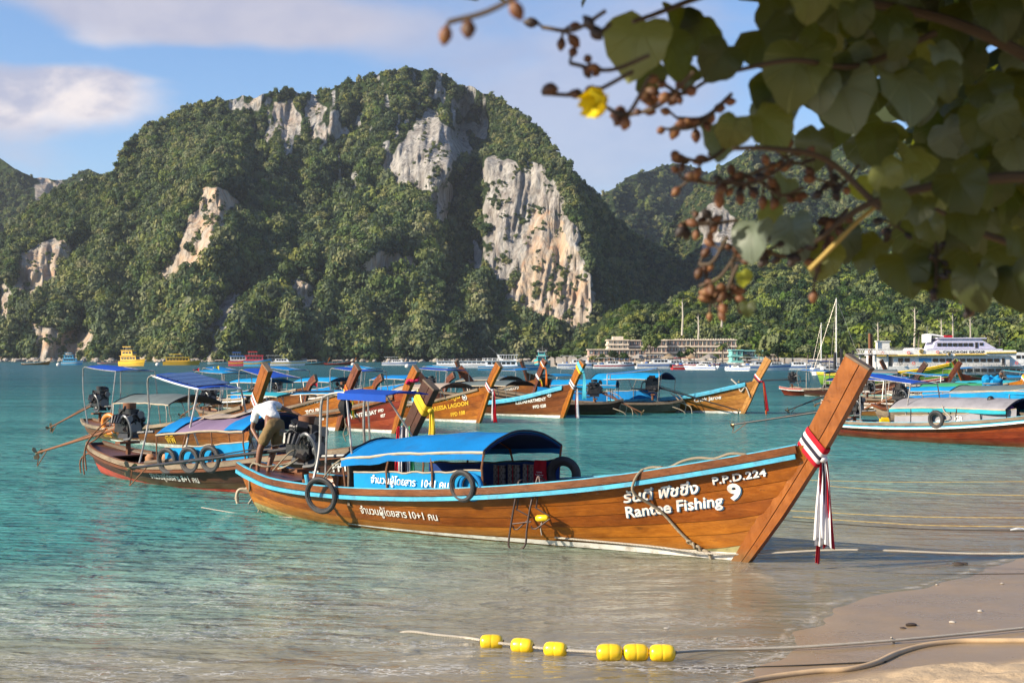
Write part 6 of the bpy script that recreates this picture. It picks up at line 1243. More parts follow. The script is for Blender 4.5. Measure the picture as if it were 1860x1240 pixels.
# ---- vessels
def vhull(t, L, B, hh, m, bow=1.0, sheer=.35, stripe=None, boot=None):
    """motor vessel hull, bow towards +x"""
    n = 16; rows = []
    for g in (0, .3, .65, 1):
        row = []
        for i in range(n + 1):
            u = i / n; w_ = B / 2 * (1 - max(0, (u - .55) / .45) ** 2.1) * lerp(.82, 1, g) * (.9 + .1 * min(1, u * 5)); z = lerp(-.3, hh * (1 + sheer * max(0, u - .3) ** 1.6), g); x = u * L + bow * g * u ** 4
            row.append((x, w_, z))
        rows.append(row)
    mb = MB(); P = [[Vector((x, -y - .01, z)) for x, y, z in r_] for r_ in rows]; Q = [[Vector((x, y + .01, z)) for x, y, z in r_] for r_ in rows[::-1]]
    mb.grid(P); mb.grid(Q); k = n + 1; top = P[-1]; tq = Q[0]; mb.grid([top, tq]); mb.grid([[P[j][0] for j in range(4)], [Q[3 - j][0] for j in range(4)]]); mb.build('hull', m, t)
    for mm, g0, g1 in ((stripe, .62, .78), (boot, .0, .36)):
        if mm:
            for s_ in (-1, 1):
                S_ = [[Vector((lerp(rows[0][i][0], rows[3][i][0], g), s_ * (lerp(rows[0][i][1], rows[3][i][1], g) + .05), lerp(rows[0][i][2], rows[3][i][2], g))) for i in range(n + 1)] for g in (g0, g1)]
                mb = MB(); mb.grid(S_ if s_ < 0 else S_[::-1]); mb.build('stripe', mm, t)
    return lambda x: hh * (1 + sheer * max(0, x / L - .3) ** 1.6)
def cabin(t, x0, x1, w_, z0, z1, m, nwin, rake=.4, roof=None, over=.25, winm=GLASSD, wz=(.35, .8), nm='cabin', back=.0):
    h_ = z1 - z0; mb = MB(); v_ = [(x0 - back * 0, -w_, z0), (x1, -w_, z0), (x1, w_, z0), (x0, w_, z0), (x0 + back * h_, -w_ * .92, z1), (x1 - rake * h_, -w_ * .92, z1), (x1 - rake * h_, w_ * .92, z1), (x0 + back * h_, w_ * .92, z1)]
    mb.add(v_, [(3, 2, 1, 0), (4, 5, 6, 7), (0, 1, 5, 4), (1, 2, 6, 5), (2, 3, 7, 6), (3, 0, 4, 7)]); c = mb.build(nm, m, t)
    a, b = x0 + .3 + back * h_, x1 - rake * h_ - .15; q = (b - a) / max(1, nwin)
    for k in range(nwin):
        for s_ in (-1, 1):
            zc = z0 + h_ * (wz[0] + wz[1]) / 2; f = (zc - z0) / h_; mb = MB(); mb.box((a + (k + .5) * q, s_ * (w_ * (1 - .08 * f) + .012), zc), (q * .78, .05, h_ * (wz[1] - wz[0]))); mb.build('window', winm, c)
    mb = MB(); zc = z0 + h_ * .6; mb.slab([[Vector((x1 - rake * h_ * wz[0] + .02, y, z0 + h_ * wz[0])) for y in (-w_ * .8, w_ * .8)], [Vector((x1 - rake * h_ * wz[1] + .02, y, z0 + h_ * wz[1])) for y in (-w_ * .75, w_ * .75)]], (.03, 0, .01)); mb.build('windscreen', winm, c)
    if roof: mb = MB(); mb.box(((x0 + x1 - rake * h_) / 2, 0, z1 + .05), (x1 - x0 - rake * h_ + over * 2, w_ * 2 + over, .10)); mb.build('roof', roof, t)
    return c
def posts_(t, x0, x1, w_, z0, z1, n, m, r_=.04):
    for k in range(n):
        for s_ in (-1, 1): x = lerp(x0, x1, k / (n - 1)); mb = MB(); mb.tube([(x, s_ * w_, z0), (x, s_ * w_, z1)], r_, 5); mb.build('post', m, t)
def rails(t, x0, x1, w_, z0, z1, m, r_=.03):
    for s_ in (-1, 1):
        for f in (.5, 1): mb = MB(); mb.tube([(x0, s_ * w_, lerp(z0, z1, f)), (x1, s_ * w_, lerp(z0, z1, f))], r_, 5); mb.build('rail', m, t)
def vessel(label, px, py, heading, name='motor_boat', cat='boat', group=None, Y_=None):
    g = G(px, py) if Y_ is None else Vector(((px - 930) / FPX * Y_, Y_, 0)); return thing(name, label, cat, (g.x, g.y, 0), heading, group)
def speedboat(label, px, py, L, heading, hullm=WHITEP, stripe=P_BLUE, roofm=WHITEP, group='speedboats off the hotel strand'):
    t = vessel(label, px, py, heading, 'speedboat', 'speedboat', group); f = vhull(t, L, L * .26, L * .10, hullm, bow=L * .09, sheer=.5, stripe=stripe)
    z = L * .10; cabin(t, L * .30, L * .66, L * .10, z, z + L * .075, WHITEP, 4, .9, None, wz=(.3, .85)); posts_(t, L * .12, L * .46, L * .095, z, z + L * .15, 3, STEEL, .03)
    mb = MB(); mb.box((L * .28, 0, z + L * .155), (L * .42, L * .21, .07)); mb.build('roof', roofm, t)
    for k in (-1, 1): mb = MB(); mb.box((-.18, k * L * .05, z * .8), (.4, .35, .7), taper=.7); mb.build('outboard_motor', DKMETAL if L > 9 else WHITEP, t)
    for k in range(4): mb = MB(); mb.box((L * (.12 + .08 * k), 0, z + .18), (.3, L * .16, .3)); mb.build('seat', P_BLUE if k % 2 else P_WHITE, t)
    return t
for a in (('speedboat moored alone below the forest', 694, 663.5, 11, 0), ('white speedboat with red stripe below the low hotel wing', 1078, 669, 10, 0.05, WHITEP, P_RED), ('white speedboat with blue patches beside the turquoise fishing boat', 1012, 668.5, 12, .05), ('longest blue striped speedboat before the hotel', 1155, 669.5, 12.5, .1), ('white speedboat behind the red one', 1192, 668, 11, .05), ('red speedboat before the thatched hut', 1220, 671.0, 10, .12, P_RED, P_WHITE, P_RED), ('white speedboat with raised bow before the turquoise building', 1302, 671.5, 7, 2.6), ('white speedboat seen bow on before the turquoise building', 1322, 673, 6, -1.0), ('big white speedboat with dark windscreen past the turquoise building', 1340, 672.5, 10.5, .15), ('white speedboat with yellow bow near the honey coloured post', 1374, 671.5, 9, .05, WHITEP, P_YEL), ('white and blue speedboat below the biggest dark tree', 1412, 671.5, 9.5, .08), ('small white speedboat beside the catamaran', 1452, 669, 8, .08), ('white speedboat moored at the hotel end of the strand', 1252, 668.5, 9, .1), ('white speedboat with blue roof near the streamer post', 1110, 668, 9, .1, WHITEP, P_BLUE, C_BLUE), ('pale speedboat beside the colourful boats', 478, 664, 13, .1, WHITEP, P_YEL), ('white speedboat at the strand behind the others', 1286, 668, 8, .2)): speedboat(*a)
# white tour boat with blue hull
t = vessel('white two deck tour boat with bright blue hull below the forest', 868, 672, .03, 'tour_boat', 'tour boat'); s_ = 29.5 / 13
f = vhull(t, 12.2, 3.4, .75, C_SKY if 0 else paint('bright_blue_hull', (.03, .30, .60)), bow=1.0, sheer=1.0, stripe=P_WHITE)
cabin(t, 1.6, 8.2, 1.3, .8, 1.9, WHITEP, 6, .3, WHITEP); cabin(t, 4.6, 8.0, 1.1, 2.0, 2.35, WHITEP, 1, .5); posts_(t, 4.8, 8.0, 1.05, 2.3, 3.1, 7, WHITEP); mb = MB(); mb.box((6.3, 0, 3.15), (4.0, 2.4, .1)); mb.build('roof', WHITEP, t)
mb = MB(); mb.add([(4.4, -.9, 1.95), (5.0, -.9, 1.95), (4.3, -.9, 3.2), (3.9, -.9, 3.2), (4.4, .9, 1.95), (5.0, .9, 1.95), (4.3, .9, 3.2), (3.9, .9, 3.2)], [(0, 1, 2, 3), (7, 6, 5, 4), (0, 3, 7, 4), (1, 5, 6, 2), (3, 2, 6, 7)]); mb.build('funnel_wing', WHITEP, t)
posts_(t, 1.0, 4.0, 1.2, 1.95, 2.45, 4, WHITEP); rails(t, 1.0, 4.2, 1.2, 1.95, 2.45, WHITEP); mb = MB(); mb.tube([(4.2, 0, 3.1), (2.2, 0, 5.0)], .03, 5); mb.tube([(7.9, 0, 3.1), (7.9, 0, 3.9)], .03, 5); mb.build('antenna', STEEL, t); rails(t, 8.4, 12.6, .8, 1.1, 1.6, WHITEP)
for px, L_, lb in ((786, 12, 'low white excursion boat moored beside the tour boat'), (815, 15, 'long white excursion boat with flat roof next to the tour boat')):
    t = vessel(lb, px, 668, .04, 'excursion_boat', 'boat', 'low white excursion boats'); vhull(t, L_, 3, .7, WHITEP, bow=1, sheer=.6); cabin(t, 1, L_ * .75, 1.2, .8, 1.7, WHITEP, 8, .8, WHITEP, wz=(.45, .75)); posts_(t, 1.2, L_ * .6, 1.0, 1.8, 2.3, 5, WHITEP); rails(t, 1.2, L_ * .6, 1.0, 1.8, 2.3, STEEL)
# turquoise fishing boat, bow towards us
t = vessel('turquoise wooden fishing boat seen from its bow', 990, 668, -1.75, 'fishing_boat', 'fishing boat'); t.location.y += 9
vhull(t, 9, 3.6, 1.6, P_TURQ, bow=1.3, sheer=.8, stripe=pm('orange_band', (.6, .22, .04), .5)); cabin(t, 1.5, 5.0, 1.2, 1.7, 3.0, P_TURQ, 3, .1, P_WHITE); cabin(t, 2.6, 4.6, .9, 3.15, 4.1, P_TURQ, 2, .1, P_WHITE); posts_(t, 2.4, 4.6, 1.0, 4.2, 4.6, 3, P_WHITE); mb = MB(); mb.tube([(3, 0, 4.1), (3, 0, 5.6)], .05, 6); mb.tube([(3, -1.4, 4.9), (3, 1.4, 4.9)], .03, 5); mb.build('mast', STEEL, t)
# boats on the far side, at the cliff foot
def ferryboat(label, px, py, L, heading, hm, cm, h0=.9, decks=2, stripe=None, roofm=None, nwin=7, zs=1.0):
    t = vessel(label, px, py, heading, 'excursion_boat', 'boat', 'excursion boats under the cliff'); vhull(t, L, L * .26, h0, hm, bow=L * .08, sheer=.9, stripe=stripe); z = h0
    for d in range(decks): cabin(t, L * (.08 + .05 * d), L * (.78 - .16 * d), L * .10, z + .05, z + L * .095, cm, nwin - 2 * d, .4, roofm or cm); z += L * .105
    posts_(t, L * .2, L * .5, L * .08, z, z + L * .06, 4, STEEL, .05); mb = MB(); mb.box((L * .35, 0, z + L * .065), (L * .36, L * .19, .12)); mb.build('awning', roofm or cm, t); t.scale = (1, 1, zs); return t
P_SKYB = paint('sky_blue_paint', (.08, .38, .60)); P_CHROME = paint('chrome_yellow_paint', (.60, .36, .02), dirt=(.25, .12, .02), amt=.3)
ferryboat('light blue two deck boat under the cliff', 112, 662.5, 7.2, .05, P_SKYB, P_SKYB, .7, 2, P_WHITE, P_SKYB, 5, 1.6)
ferryboat('square dark yellow two deck boat under the cliff', 219, 664.5, 9.5, -.5, P_CHROME, P_CHROME, .9, 2, P_YEL, P_CHROME, 5, 1.7)
ferryboat('long bright yellow boat with pointed bow under the cliff', 297, 663, 12.0, .06, P_CHROME, P_CHROME, .9, 1, None, P_YEL, 7, 1.3)
pk = paint('pink_red_paint', (.6, .06, .10)); ferryboat('red, white and yellow painted boat in the colourful pair', 415, 664.5, 7.2, .1, pk, P_WHITE, .7, 1, P_CHROME, P_BLUE, 5, 2.2); ferryboat('pink and light blue painted boat in the colourful pair', 443, 665.5, 7.4, .05, P_SKYB, pk, .7, 1, P_CHROME, P_RED, 5, 2.2)
# small longtails far off
for k, (px, py, lb) in enumerate(((40, 662.5, 'tiny wooden longtail boat at the foot of the leftmost pale cliff'), (178, 661.8, 'tiny white longtail boat between the blue and the yellow boat'), (545, 662.5, 'tiny longtail boat nearest the colourful pair'), (590, 663.2, 'tiny longtail boat with red stripe below the dark forest'), (378, 662, 'tiny white boat before the grey rock at the water'))):
    g = G(px, py); t_, h_ = boat(lb, g.xy, hdg(1, .05), H(9.5, 1.5, 2.6, .7, .6, B=1.0), mats=[(W_HONEY, P_WHITE, W_GREY, W_RED, P_WHITE)[k]], K=2, n=10, nb=0, rail=None, cap=(P_WHITE, P_RED, P_CYAN, P_RED, P_CYAN)[k], stem_m=W_STEM, detail=0, group='tiny longtail boats under the cliffs'); canopy(t_, h_, 2.5, 6, 1.5, 1.6, .8, .3, C_BEIGE, seg=4, posts=3)
for k, (px, py) in enumerate(((106, 664), (286, 663.5), (641, 663.5), (740, 667), (1255, 670))):
    g = G(px, py); mb = MB(); mb.ball((0, 0, .25), .7, 10, 7); o = mb.build('mooring_buoy', P_WHITE, None, (g.x, g.y, 0)); tag(o, ['round white buoy beside the light blue boat', 'round white buoy beside the long yellow boat', 'round white buoy below the middle of the forest', 'round white buoy by the low white excursion boat', 'round white buoy before the hotel speedboats'][k], 'buoy', 'white mooring buoys')
# ---- ferry
YS = paint('ferry_yellow', (.72, .48, .10), amt=.2); FW = paint('ferry_white', (.80, .79, .76), dirt=(.45, .40, .32), amt=.35); FV = paint('ferry_lilac_white', (.62, .60, .74), dirt=(.35, .32, .5), amt=.3); FG = paint('ferry_green', (.03, .16, .07)); REDR = paint('life_ring_red', (.55, .03, .03))
FY = 186.; fx = lambda px: (px - 930) / FPX * FY; fz = lambda py: CAM_Z + (HOR - py) / FPX * FY
t = thing('ferry', 'big white passenger ferry with yellow stripes and two long rows of dark windows', 'ferry', (fx(1588), FY, 0), 0); o0 = fx(1588); lx = lambda px: fx(px) - o0
vhull(t, lx(1850), 5.4, fz(665), FW, bow=2.6, sheer=.12, boot=FG)
def wins(px0, px1, py0, py1, n, par, y=-2.74, m=GLASSD, gap=.8):
    for k in range(n):
        a = lerp(px0, px1, k / n); b = a + (px1 - px0) / n * gap; mb = MB(); mb.box((lx((a + b) / 2), y, fz((py0 + py1) / 2)), (lx(b) - lx(a), .06, fz(py0) - fz(py1))); mb.build('window', m, par)
wins(1706, 1846, 669, 675, 11, t, -2.78)
mb = MB(); mb.box((lx(1718), 0, fz(655.5)), (lx(1822) - lx(1614), 4.9, fz(646) - fz(665))); d1 = mb.build('deck_house', FW, t)
mb = MB(); v_ = [(lx(1822), -2.4, fz(665)), (lx(1848), -2.0, fz(665)), (lx(1825), -2.0, fz(646)), (lx(1822), -2.4, fz(646))]; mb.add([Vector(p) for p in v_] + [Vector((p[0], -p[1], p[2])) for p in v_], [(0, 1, 2, 3), (7, 6, 5, 4), (1, 5, 6, 2), (3, 2, 6, 7)]); mb.build('bridge_front', FW, t)
wins(1684, 1806, 651, 657, 10, d1, -2.48); wins(1622, 1645, 650, 657, 2, d1, -2.48); wins(1659, 1682, 650, 657, 1, d1, -2.48, paint('blue_window', (.05, .25, .5)), .95); wins(1808, 1814, 650, 662, 1, d1, -2.48)
for a, b in ((1829, 1836), (1838, 1845)): mb = MB(); mb.slab([[Vector((lx(1834 + (a - 1829)), -1.7 + (a - 1829) * .2, fz(660))), Vector((lx(1840 + (a - 1829)), -.3 + (a - 1829) * .2, fz(660)))], [Vector((lx(1826 + (a - 1829)), -1.7 + (a - 1829) * .2, fz(650))), Vector((lx(1832 + (a - 1829)), -.3 + (a - 1829) * .2, fz(650)))]], (.05, 0, .03)); mb.build('windscreen', GLASSD, t)
mb = MB(); mb.box((lx(1706), 0, fz(641)), (lx(1832) - lx(1580), 5.6, fz(636) - fz(646))); up = mb.build('upper_bulwark', FW, t)
for a, b, z in ((1580, 1655, 646), (1658, 1706, 645), (1722, 1776, 644), (1778, 1832, 641)):
    mb = MB(); mb.tube([(lx(a), -2.92, fz(z)), (lx(b), -2.92, fz(z - .6))], .12, 6); mb.build('fender_stripe', YS, t)
mb = MB(); mb.add([(lx(1640), -2.5, fz(646)), (lx(1672), -2.5, fz(636)), (lx(1664), -2.5, fz(632)), (lx(1652), -2.5, fz(632)), (lx(1640), 2.5, fz(646)), (lx(1672), 2.5, fz(636)), (lx(1664), 2.5, fz(632)), (lx(1652), 2.5, fz(632))], [(0, 1, 2, 3), (7, 6, 5, 4), (3, 2, 6, 7), (0, 3, 7, 4)]); mb.build('funnel', FW, t)
flat_text('CHAOKOH GROUP', .46, P_LETK, (lx(1738), -2.84, fz(639.6)), (1, 0, 0), (0, 0, 1), t, sx=1.2, bold=.04, space=1.15)
for px, py, r_ in ((1662, 638, .30), (1712, 643, .2)):
    mb = MB(); mb.tube([(lx(px), -2.84, fz(py)), (lx(px), -2.93, fz(py))], r_, 16); e = mb.build('emblem', YS, t); mb = MB(); mb.ring((lx(px), -2.94, fz(py)), (0, 1, 0), r_ * .7, .03, 16, 4); mb.tube([(lx(px), -2.95, fz(py) - r_ * .5), (lx(px), -2.95, fz(py) + r_ * .5)], .03, 4); mb.tube([(lx(px) - r_ * .3, -2.95, fz(py) - r_ * .2), (lx(px), -2.95, fz(py) - r_ * .5), (lx(px) + r_ * .3, -2.95, fz(py) - r_ * .2)], .03, 4); mb.build('anchor_mark', P_LETK, e)
for k, (px, py, m_) in enumerate(((1648, 659.5, REDR), (1709, 659, REDR), (1832, 659, REDR), (1639, 640.5, REDR), (1691, 639.5, REDR), (1592, 641, REDR), (1625, 659.5, RUBBER), (1808, 663.5, RUBBER), (1598, 666, REDR))):
    lr = thing('life_ring', ['red life ring beside the blue ferry window', 'red life ring between the long rows of ferry windows', 'red life ring under the ferry bridge', 'red life ring on the ferry rail before the emblem', 'red life ring on the ferry rail past the emblem', 'hindmost red life ring on the upper ferry rail', 'black tyre fender at the stern cabin of the ferry', 'black tyre fender below the ferry bridge', 'red life ring low at the ferry stern'][k], 'life ring' if m_ is REDR else 'fender', (fx(px), FY - 2.98, fz(py)), 0, 'life rings on the ferry' if m_ is REDR else 'fenders on the ferry')
    mb = MB(); mb.ring((0, 0, 0), (0, 1, 0), .16, .055, 18, 6); mb.build('ring', m_, lr)
    for q in range(4): a = q * PI / 2 + .4; mb = MB(); mb.ring((.16 * math.cos(a), 0, .16 * math.sin(a)), (-math.sin(a), 0, math.cos(a)), .056, .012, 8, 4); mb.build('band', P_WHITE, lr)
rails(t, lx(1600), lx(1660), 2.7, fz(636), fz(631), STEEL, .02); rails(t, lx(1830), lx(1866), 1.2, fz(668), fz(660), STEEL, .02); rails(t, lx(1620), lx(1825), 2.6, fz(665), fz(659), STEEL, .018); posts_(t, lx(1620), lx(1825), 2.6, fz(665), fz(659), 16, STEEL, .02)
mb = MB(); mb.box((lx(1592), 0, fz(655)), (1.6, 4.2, 1.6)); mb.build('stern_house', FW, t)
# second ferry behind, with a lilac upper cabin
FY = 205.; o0 = fx(1640); t = thing('ferry', 'second passenger ferry behind, with lilac white upper cabin and red tarpaulin', 'ferry', (o0, FY, 0), 0)
vhull(t, lx(1895), 5.6, fz(662), FW, bow=3.0, sheer=.15)
mb = MB(); mb.box((lx(1760), 0, fz(652)), (lx(1895) - lx(1640), 5.2, fz(640) - fz(664))); mb.build('deck_house', FW, t)
mb = MB(); mb.box((lx(1742), 0, fz(638)), (lx(1812) - lx(1676), 5.0, fz(632) - fz(641))); mb.build('upper_deck', FV, t)
mb = MB(); q = [(lx(1686), fz(633)), (lx(1800), fz(633)), (lx(1790), fz(627)), (lx(1772), fz(616)), (lx(1748), fz(613)), (lx(1700), fz(616)), (lx(1690), fz(622))]; mb.add([(x, -2.2, z) for x, z in q] + [(x, 2.2, z) for x, z in q], [tuple(range(7)), tuple(range(7, 14))[::-1]] + [(i, i + 7, (i + 1) % 7 + 7, (i + 1) % 7) for i in range(7)]); cb = mb.build('upper_cabin', FV, t)
wins(1694, 1760, 623, 629, 7, cb, -2.24); wins(1762, 1768, 622, 632, 1, cb, -2.24); wins(1770, 1778, 622.5, 627.5, 1, cb, -2.24)
for k in range(3): mb = MB(); mb.slab([[Vector((lx(1784 - 1 * k), -1.8 + k * 1.2, fz(624))), Vector((lx(1784 - k), -.8 + k * 1.2, fz(624)))], [Vector((lx(1774 - k), -1.8 + k * 1.2, fz(617))), Vector((lx(1774 - k), -.8 + k * 1.2, fz(617)))]], (.06, 0, .05)); mb.build('windscreen', GLASSD, cb)
mb = MB(); mb.box((lx(1738), 0, fz(614.5)), (lx(1780) - lx(1692), 4.8, .16)); mb.build('roof', FV, t)
mb = MB(); mb.add([(lx(1680), -1.6, fz(622)), (lx(1685), -1.6, fz(622)), (lx(1686), -1.6, fz(609)), (lx(1708), -1.6, fz(612)), (lx(1708), -1.6, fz(610)), (lx(1686), -1.6, fz(606)), (lx(1680), -1.6, fz(607))] + [(lx(x), 1.6, fz(z)) for x, z in ((1680, 622), (1685, 622), (1686, 609), (1708, 612), (1708, 610), (1686, 606), (1680, 607))], [tuple(range(7)), tuple(range(7, 14))[::-1]] + [(i, i + 7, (i + 1) % 7 + 7, (i + 1) % 7) for i in range(7)]); mb.build('mast_arch', FW, t)
mb = MB(); mb.box((lx(1718), -.5, fz(611)), (1.0, 2, .3)); tag(mb.build('red_tarpaulin', C_RED, None, (fx(1640), FY, 0)), 'red tarpaulin heap on the roof of the lilac upper cabin', 'tarpaulin')
for a in ((1838, 648), (1848, 648), (1856, 650)): mb = MB(); mb.box((lx(a[0]), -2.62, fz(a[1])), (.6, .06, .45)); mb.build('window', GLASSD, t)
for px, pt_, lb in ((1708, 600, 'a'),): mb = MB(); mb.tube([(lx(1684), 0, fz(608)), (lx(1684), 0, fz(592))], .04, 5); mb.build('antenna', STEEL, t)
# pier gangway, poles
t = thing('gangway', 'white lattice gangway of the pier behind the tall bow post', 'gangway', (fx(1558), 150, 0)); FY = 150.; o0 = fx(1558); t.location.x = o0
for s_ in (-.5, .5):
    for z in (fz(634), fz(643)): mb = MB(); mb.tube([(0, s_, z), (lx(1616), s_, z)], .04, 5); mb.build('chord', P_WHITE, t)
    for k in range(14): x = lx(1558 + k * 4.3); x2 = lx(1558 + (k + 1) * 4.3); mb = MB(); mb.tube([(x, s_, fz(643 if k % 2 else 634)), (x2, s_, fz(634 if k % 2 else 643))], .03, 5); mb.build('strut', P_WHITE, t)
mb = MB(); mb.box((lx(1590), 0, fz(644)), (lx(1630) - lx(1555), 1.2, .1)); mb.build('walkway', GREYMETAL, t)
for px in (1562, 1590, 1612): mb = MB(); mb.tube([(lx(px), 0, -2), (lx(px), 0, fz(643))], .12, 7); mb.build('pile', P_WHITE, t)
for k, (px, a, m_) in enumerate(((1584, 605, 0), (1588, 606, 0), (1556, 636, 1), (1551, 640, 1), (1537, 634, 1), (1526, 640, 1))):
    mb = MB(); mb.tube([(0, 0, -2), (0, 0, fz(a))], .16, 8); o = mb.build('mooring_pile', RUSTY if m_ == 0 else DKMETAL, None, (fx(px), 151 + k * .3, 0)); tag(o, ['tall brown mooring pile above the gangway', 'tall brown mooring pile just beside the first', 'thick black pile beside the tall bow post', 'black pile next to the tall bow post', 'black pile between the catamaran and the bow post', 'shorter black pile beside the catamaran'][k], 'pile', 'mooring piles at the pier')
mb = MB(); mb.box((0, 0, 0), (1.2, 1.2, .85)); mb.box((0, 0, .5), (1.4, 1.4, .1)); o = mb.build('pier_box', P_WHITE, None, (fx(1612), 152, fz(628))); tag(o, 'white cabinet on top of the pier gangway', 'cabinet')
# sailing boats
for lb, px, py, L_, mh_, mx, hd_ in (('white sailing catamaran with one tall mast behind the bow post', 1478, 681, 7.0, 11.3, 3.4, .1), ('white sailing boat with shorter mast beside the catamaran', 1474, 675, 7.5, 8.9, 1.8, .1)):
    t = vessel(lb, px, py, hd_, 'sailing_boat', 'sailing boat', 'sailing boats near the pier'); vhull(t, L_, 2.2, .75, WHITEP, bow=.7, sheer=.4, stripe=P_BLUE); cabin(t, 1.2, 4.6, .8, .8, 1.35, WHITEP, 4, .9)
    mb = MB(); mb.tube([(mx, 0, .8), (mx, 0, mh_)], [.09, .06], 7); mb.build('mast', WHITEP, t); mb = MB(); mb.tube([(mx, 0, 1.7), (mx - 2.6, 0, 1.8)], [.06, .05], 6); mb.build('boom', WHITEP, t)
    for e in ((L_ + .4, 0, 1.0), (0, 0, .8), (mx - .6, 1.0, .8), (mx - .6, -1.0, .8)): mb = MB(); mb.tube([(mx, 0, mh_ - .1), e], .018, 4); mb.build('stay', STEEL, t)
    mb = MB(); mb.tube([(mx, -.6, mh_ * .6), (mx, .6, mh_ * .6)], .03, 5); mb.build('spreader', WHITEP, t); mb = MB(); mb.tube(bez([(mx - .1, 0, 1.85), (mx - 1.3, 0, 2.0), (mx - 2.5, 0, 1.95)], 4), .12, 7); mb.build('furled_sail', C_NAVY, t); rails(t, .3, L_ - .3, .9, .8, 1.3, STEEL, .015)
    posts_(t, .4, 2.0, .8, .8, 1.9, 2, STEEL, .025); mb = MB(); mb.box((1.2, 0, 1.95), (1.9, 1.8, .05)); mb.build('bimini', C_DGREY, t)
# boulders at the foot of the cliffs
rn = random.Random(4); BM = pm('shore_boulder', (.36, .31, .25), .95, dirt=(.12, .10, .08), dirt_scale=.6, bump=.2, bscale=1, stretch=(.5, .5, .5))
shp = []
for k in range(5):
    mb = MB(); mb.ball((0, 0, 0), 1, 8, 6); mb.v = [tuple(Vector(p) * (1 + .28 * float(vn(i * 3.1 + k, i * 1.7, k)))) for i, p in enumerate(mb.v)]; me = bpy.data.meshes.new('boulder'); me.from_pydata(mb.v, [], mb.f); me.materials.append(BM); shp.append(me)
for k in range(150):
    px = rn.random() * 1060 - 10; Y_ = 890 + (60 * max(0, (330 - px) / 390)) + rn.random() * 14 - 4; o = link('boulder', shp[k % 5], None, loc=((px - 930) / FPX * Y_, Y_, .2 + rn.random() * .8)); s_ = .7 + 1.7 * rn.random() ** 2; o.scale = (s_ * 1.5, s_, s_ * .8); o.rotation_euler = (0, 0, rn.random() * 6)
    tag(o, 'pale boulder lying at the water under the cliffs', 'boulder', 'pale boulders along the far waterline')
# ================================================================ NEAR BEACH: FLOATS, ROPES, HOSE
def GZ(px, py):
    g = G(px, py, .0)
    for _ in range(5): z = max(float(ground_h(np.array(g.x), np.array(g.y))), -.01); g = G(px, py, z)
    return g
FP = [(893, 1163), (949, 1170), (1009, 1177), (1107, 1187), (1155, 1187), (1203, 1188)]
fl_lab = ['yellow float farthest out on the rope, most tilted away from the others', 'second yellow float from the seaward end', 'third yellow float, just before the wide gap in the rope', 'first of the three yellow floats strung close together', 'middle of the three yellow floats strung close together', 'yellow float nearest the beach end of the rope']
FC = []
for k, (px, py) in enumerate(FP):
    g = GZ(px, py + 13); g.z = max(g.z, 0) + .062 + (0 if k > 2 else -.02); R0, hl = (.073, .108) if k > 2 else (.066, .100)
    t = thing('float', fl_lab[k], 'float', g, (-.05, -.35, -.30, -.04, .02, -.02)[k], 'yellow floats strung on a rope'); prof = [(-1, .22), (-.99, .40), (-.93, .66), (-.80, .86), (-.55, .97), (-.2, 1.0), (-.02, 1.0), (0, .985), (.02, 1.0), (.2, 1.0), (.55, .97), (.80, .86), (.93, .66), (.99, .40), (1, .22)]
    mb = MB(); mb.tube([(a * hl, 0, 0) for a, b in prof], [b * R0 for a, b in prof], 26); mb.build('shell', YELLOWP, t, ang=60)
    for s_ in (-1, 1): mb = MB(); mb.ring((s_ * hl * 1.0, 0, 0), (1, 0, 0), .017, .006, 12, 5); mb.build('eyelet', RUBBER, t)
    FC.append(g)
def onrope(pts, lift=.015): return [GZ(*p) + Vector((0, 0, lift)) for p in pts]
rope('twisted pale rope running from the water through the yellow floats and up the beach', [GZ(700, 1147) + Vector((0, 0, -.10))] + onrope([(735, 1150), (800, 1156), (850, 1161)]) + [c.copy() for c in FC] + onrope([(1290, 1186), (1400, 1183), (1500, 1178), (1620, 1169), (1720, 1160), (1860, 1146), (1990, 1133)], .03), .0125, ROPEW, seg=8)
kn = MB(); g = GZ(1621, 1168) + Vector((0, 0, .03)); kn.ring(g, (1, 0, .2), .018, .009, 10, 5); kn.tube([g, g + Vector((.03, 0, -.05))], .008, 5); kn.tube([g, g + Vector((-.02, -.03, .03))], .008, 5); tag(kn.build('rope_knot', ROPEW), 'small knot tied in the pale float rope on the beach', 'knot')
HOSE = pm('sandy_hose', (.52, .36, .20), .6, dirt=(.40, .29, .17), dirt_amt=.8); 
rope('thick beige hose lying along the edge of the dry sand', onrope([(1290, 1262), (1380, 1236), (1480, 1222), (1540, 1218), (1590, 1206), (1630, 1188), (1680, 1174), (1740, 1167), (1800, 1166), (1900, 1166), (2000, 1168)], .012), .026, HOSE, name='hose', cat='hose', seg=8)
rope('thin dark cord lying on the wet sand below the floats', onrope([(1065, 1204), (1110, 1210), (1200, 1214), (1320, 1213), (1450, 1209), (1560, 1204), (1610, 1202)], .006), .006, ROPEK, name='cord', cat='cord')
rope('thin dark line crossing the wet sand towards the bow', onrope([(1480, 1030), (1600, 1040), (1700, 1043), (1860, 1042), (1960, 1042)], .006), .004, ROPEK, name='cord', cat='cord')
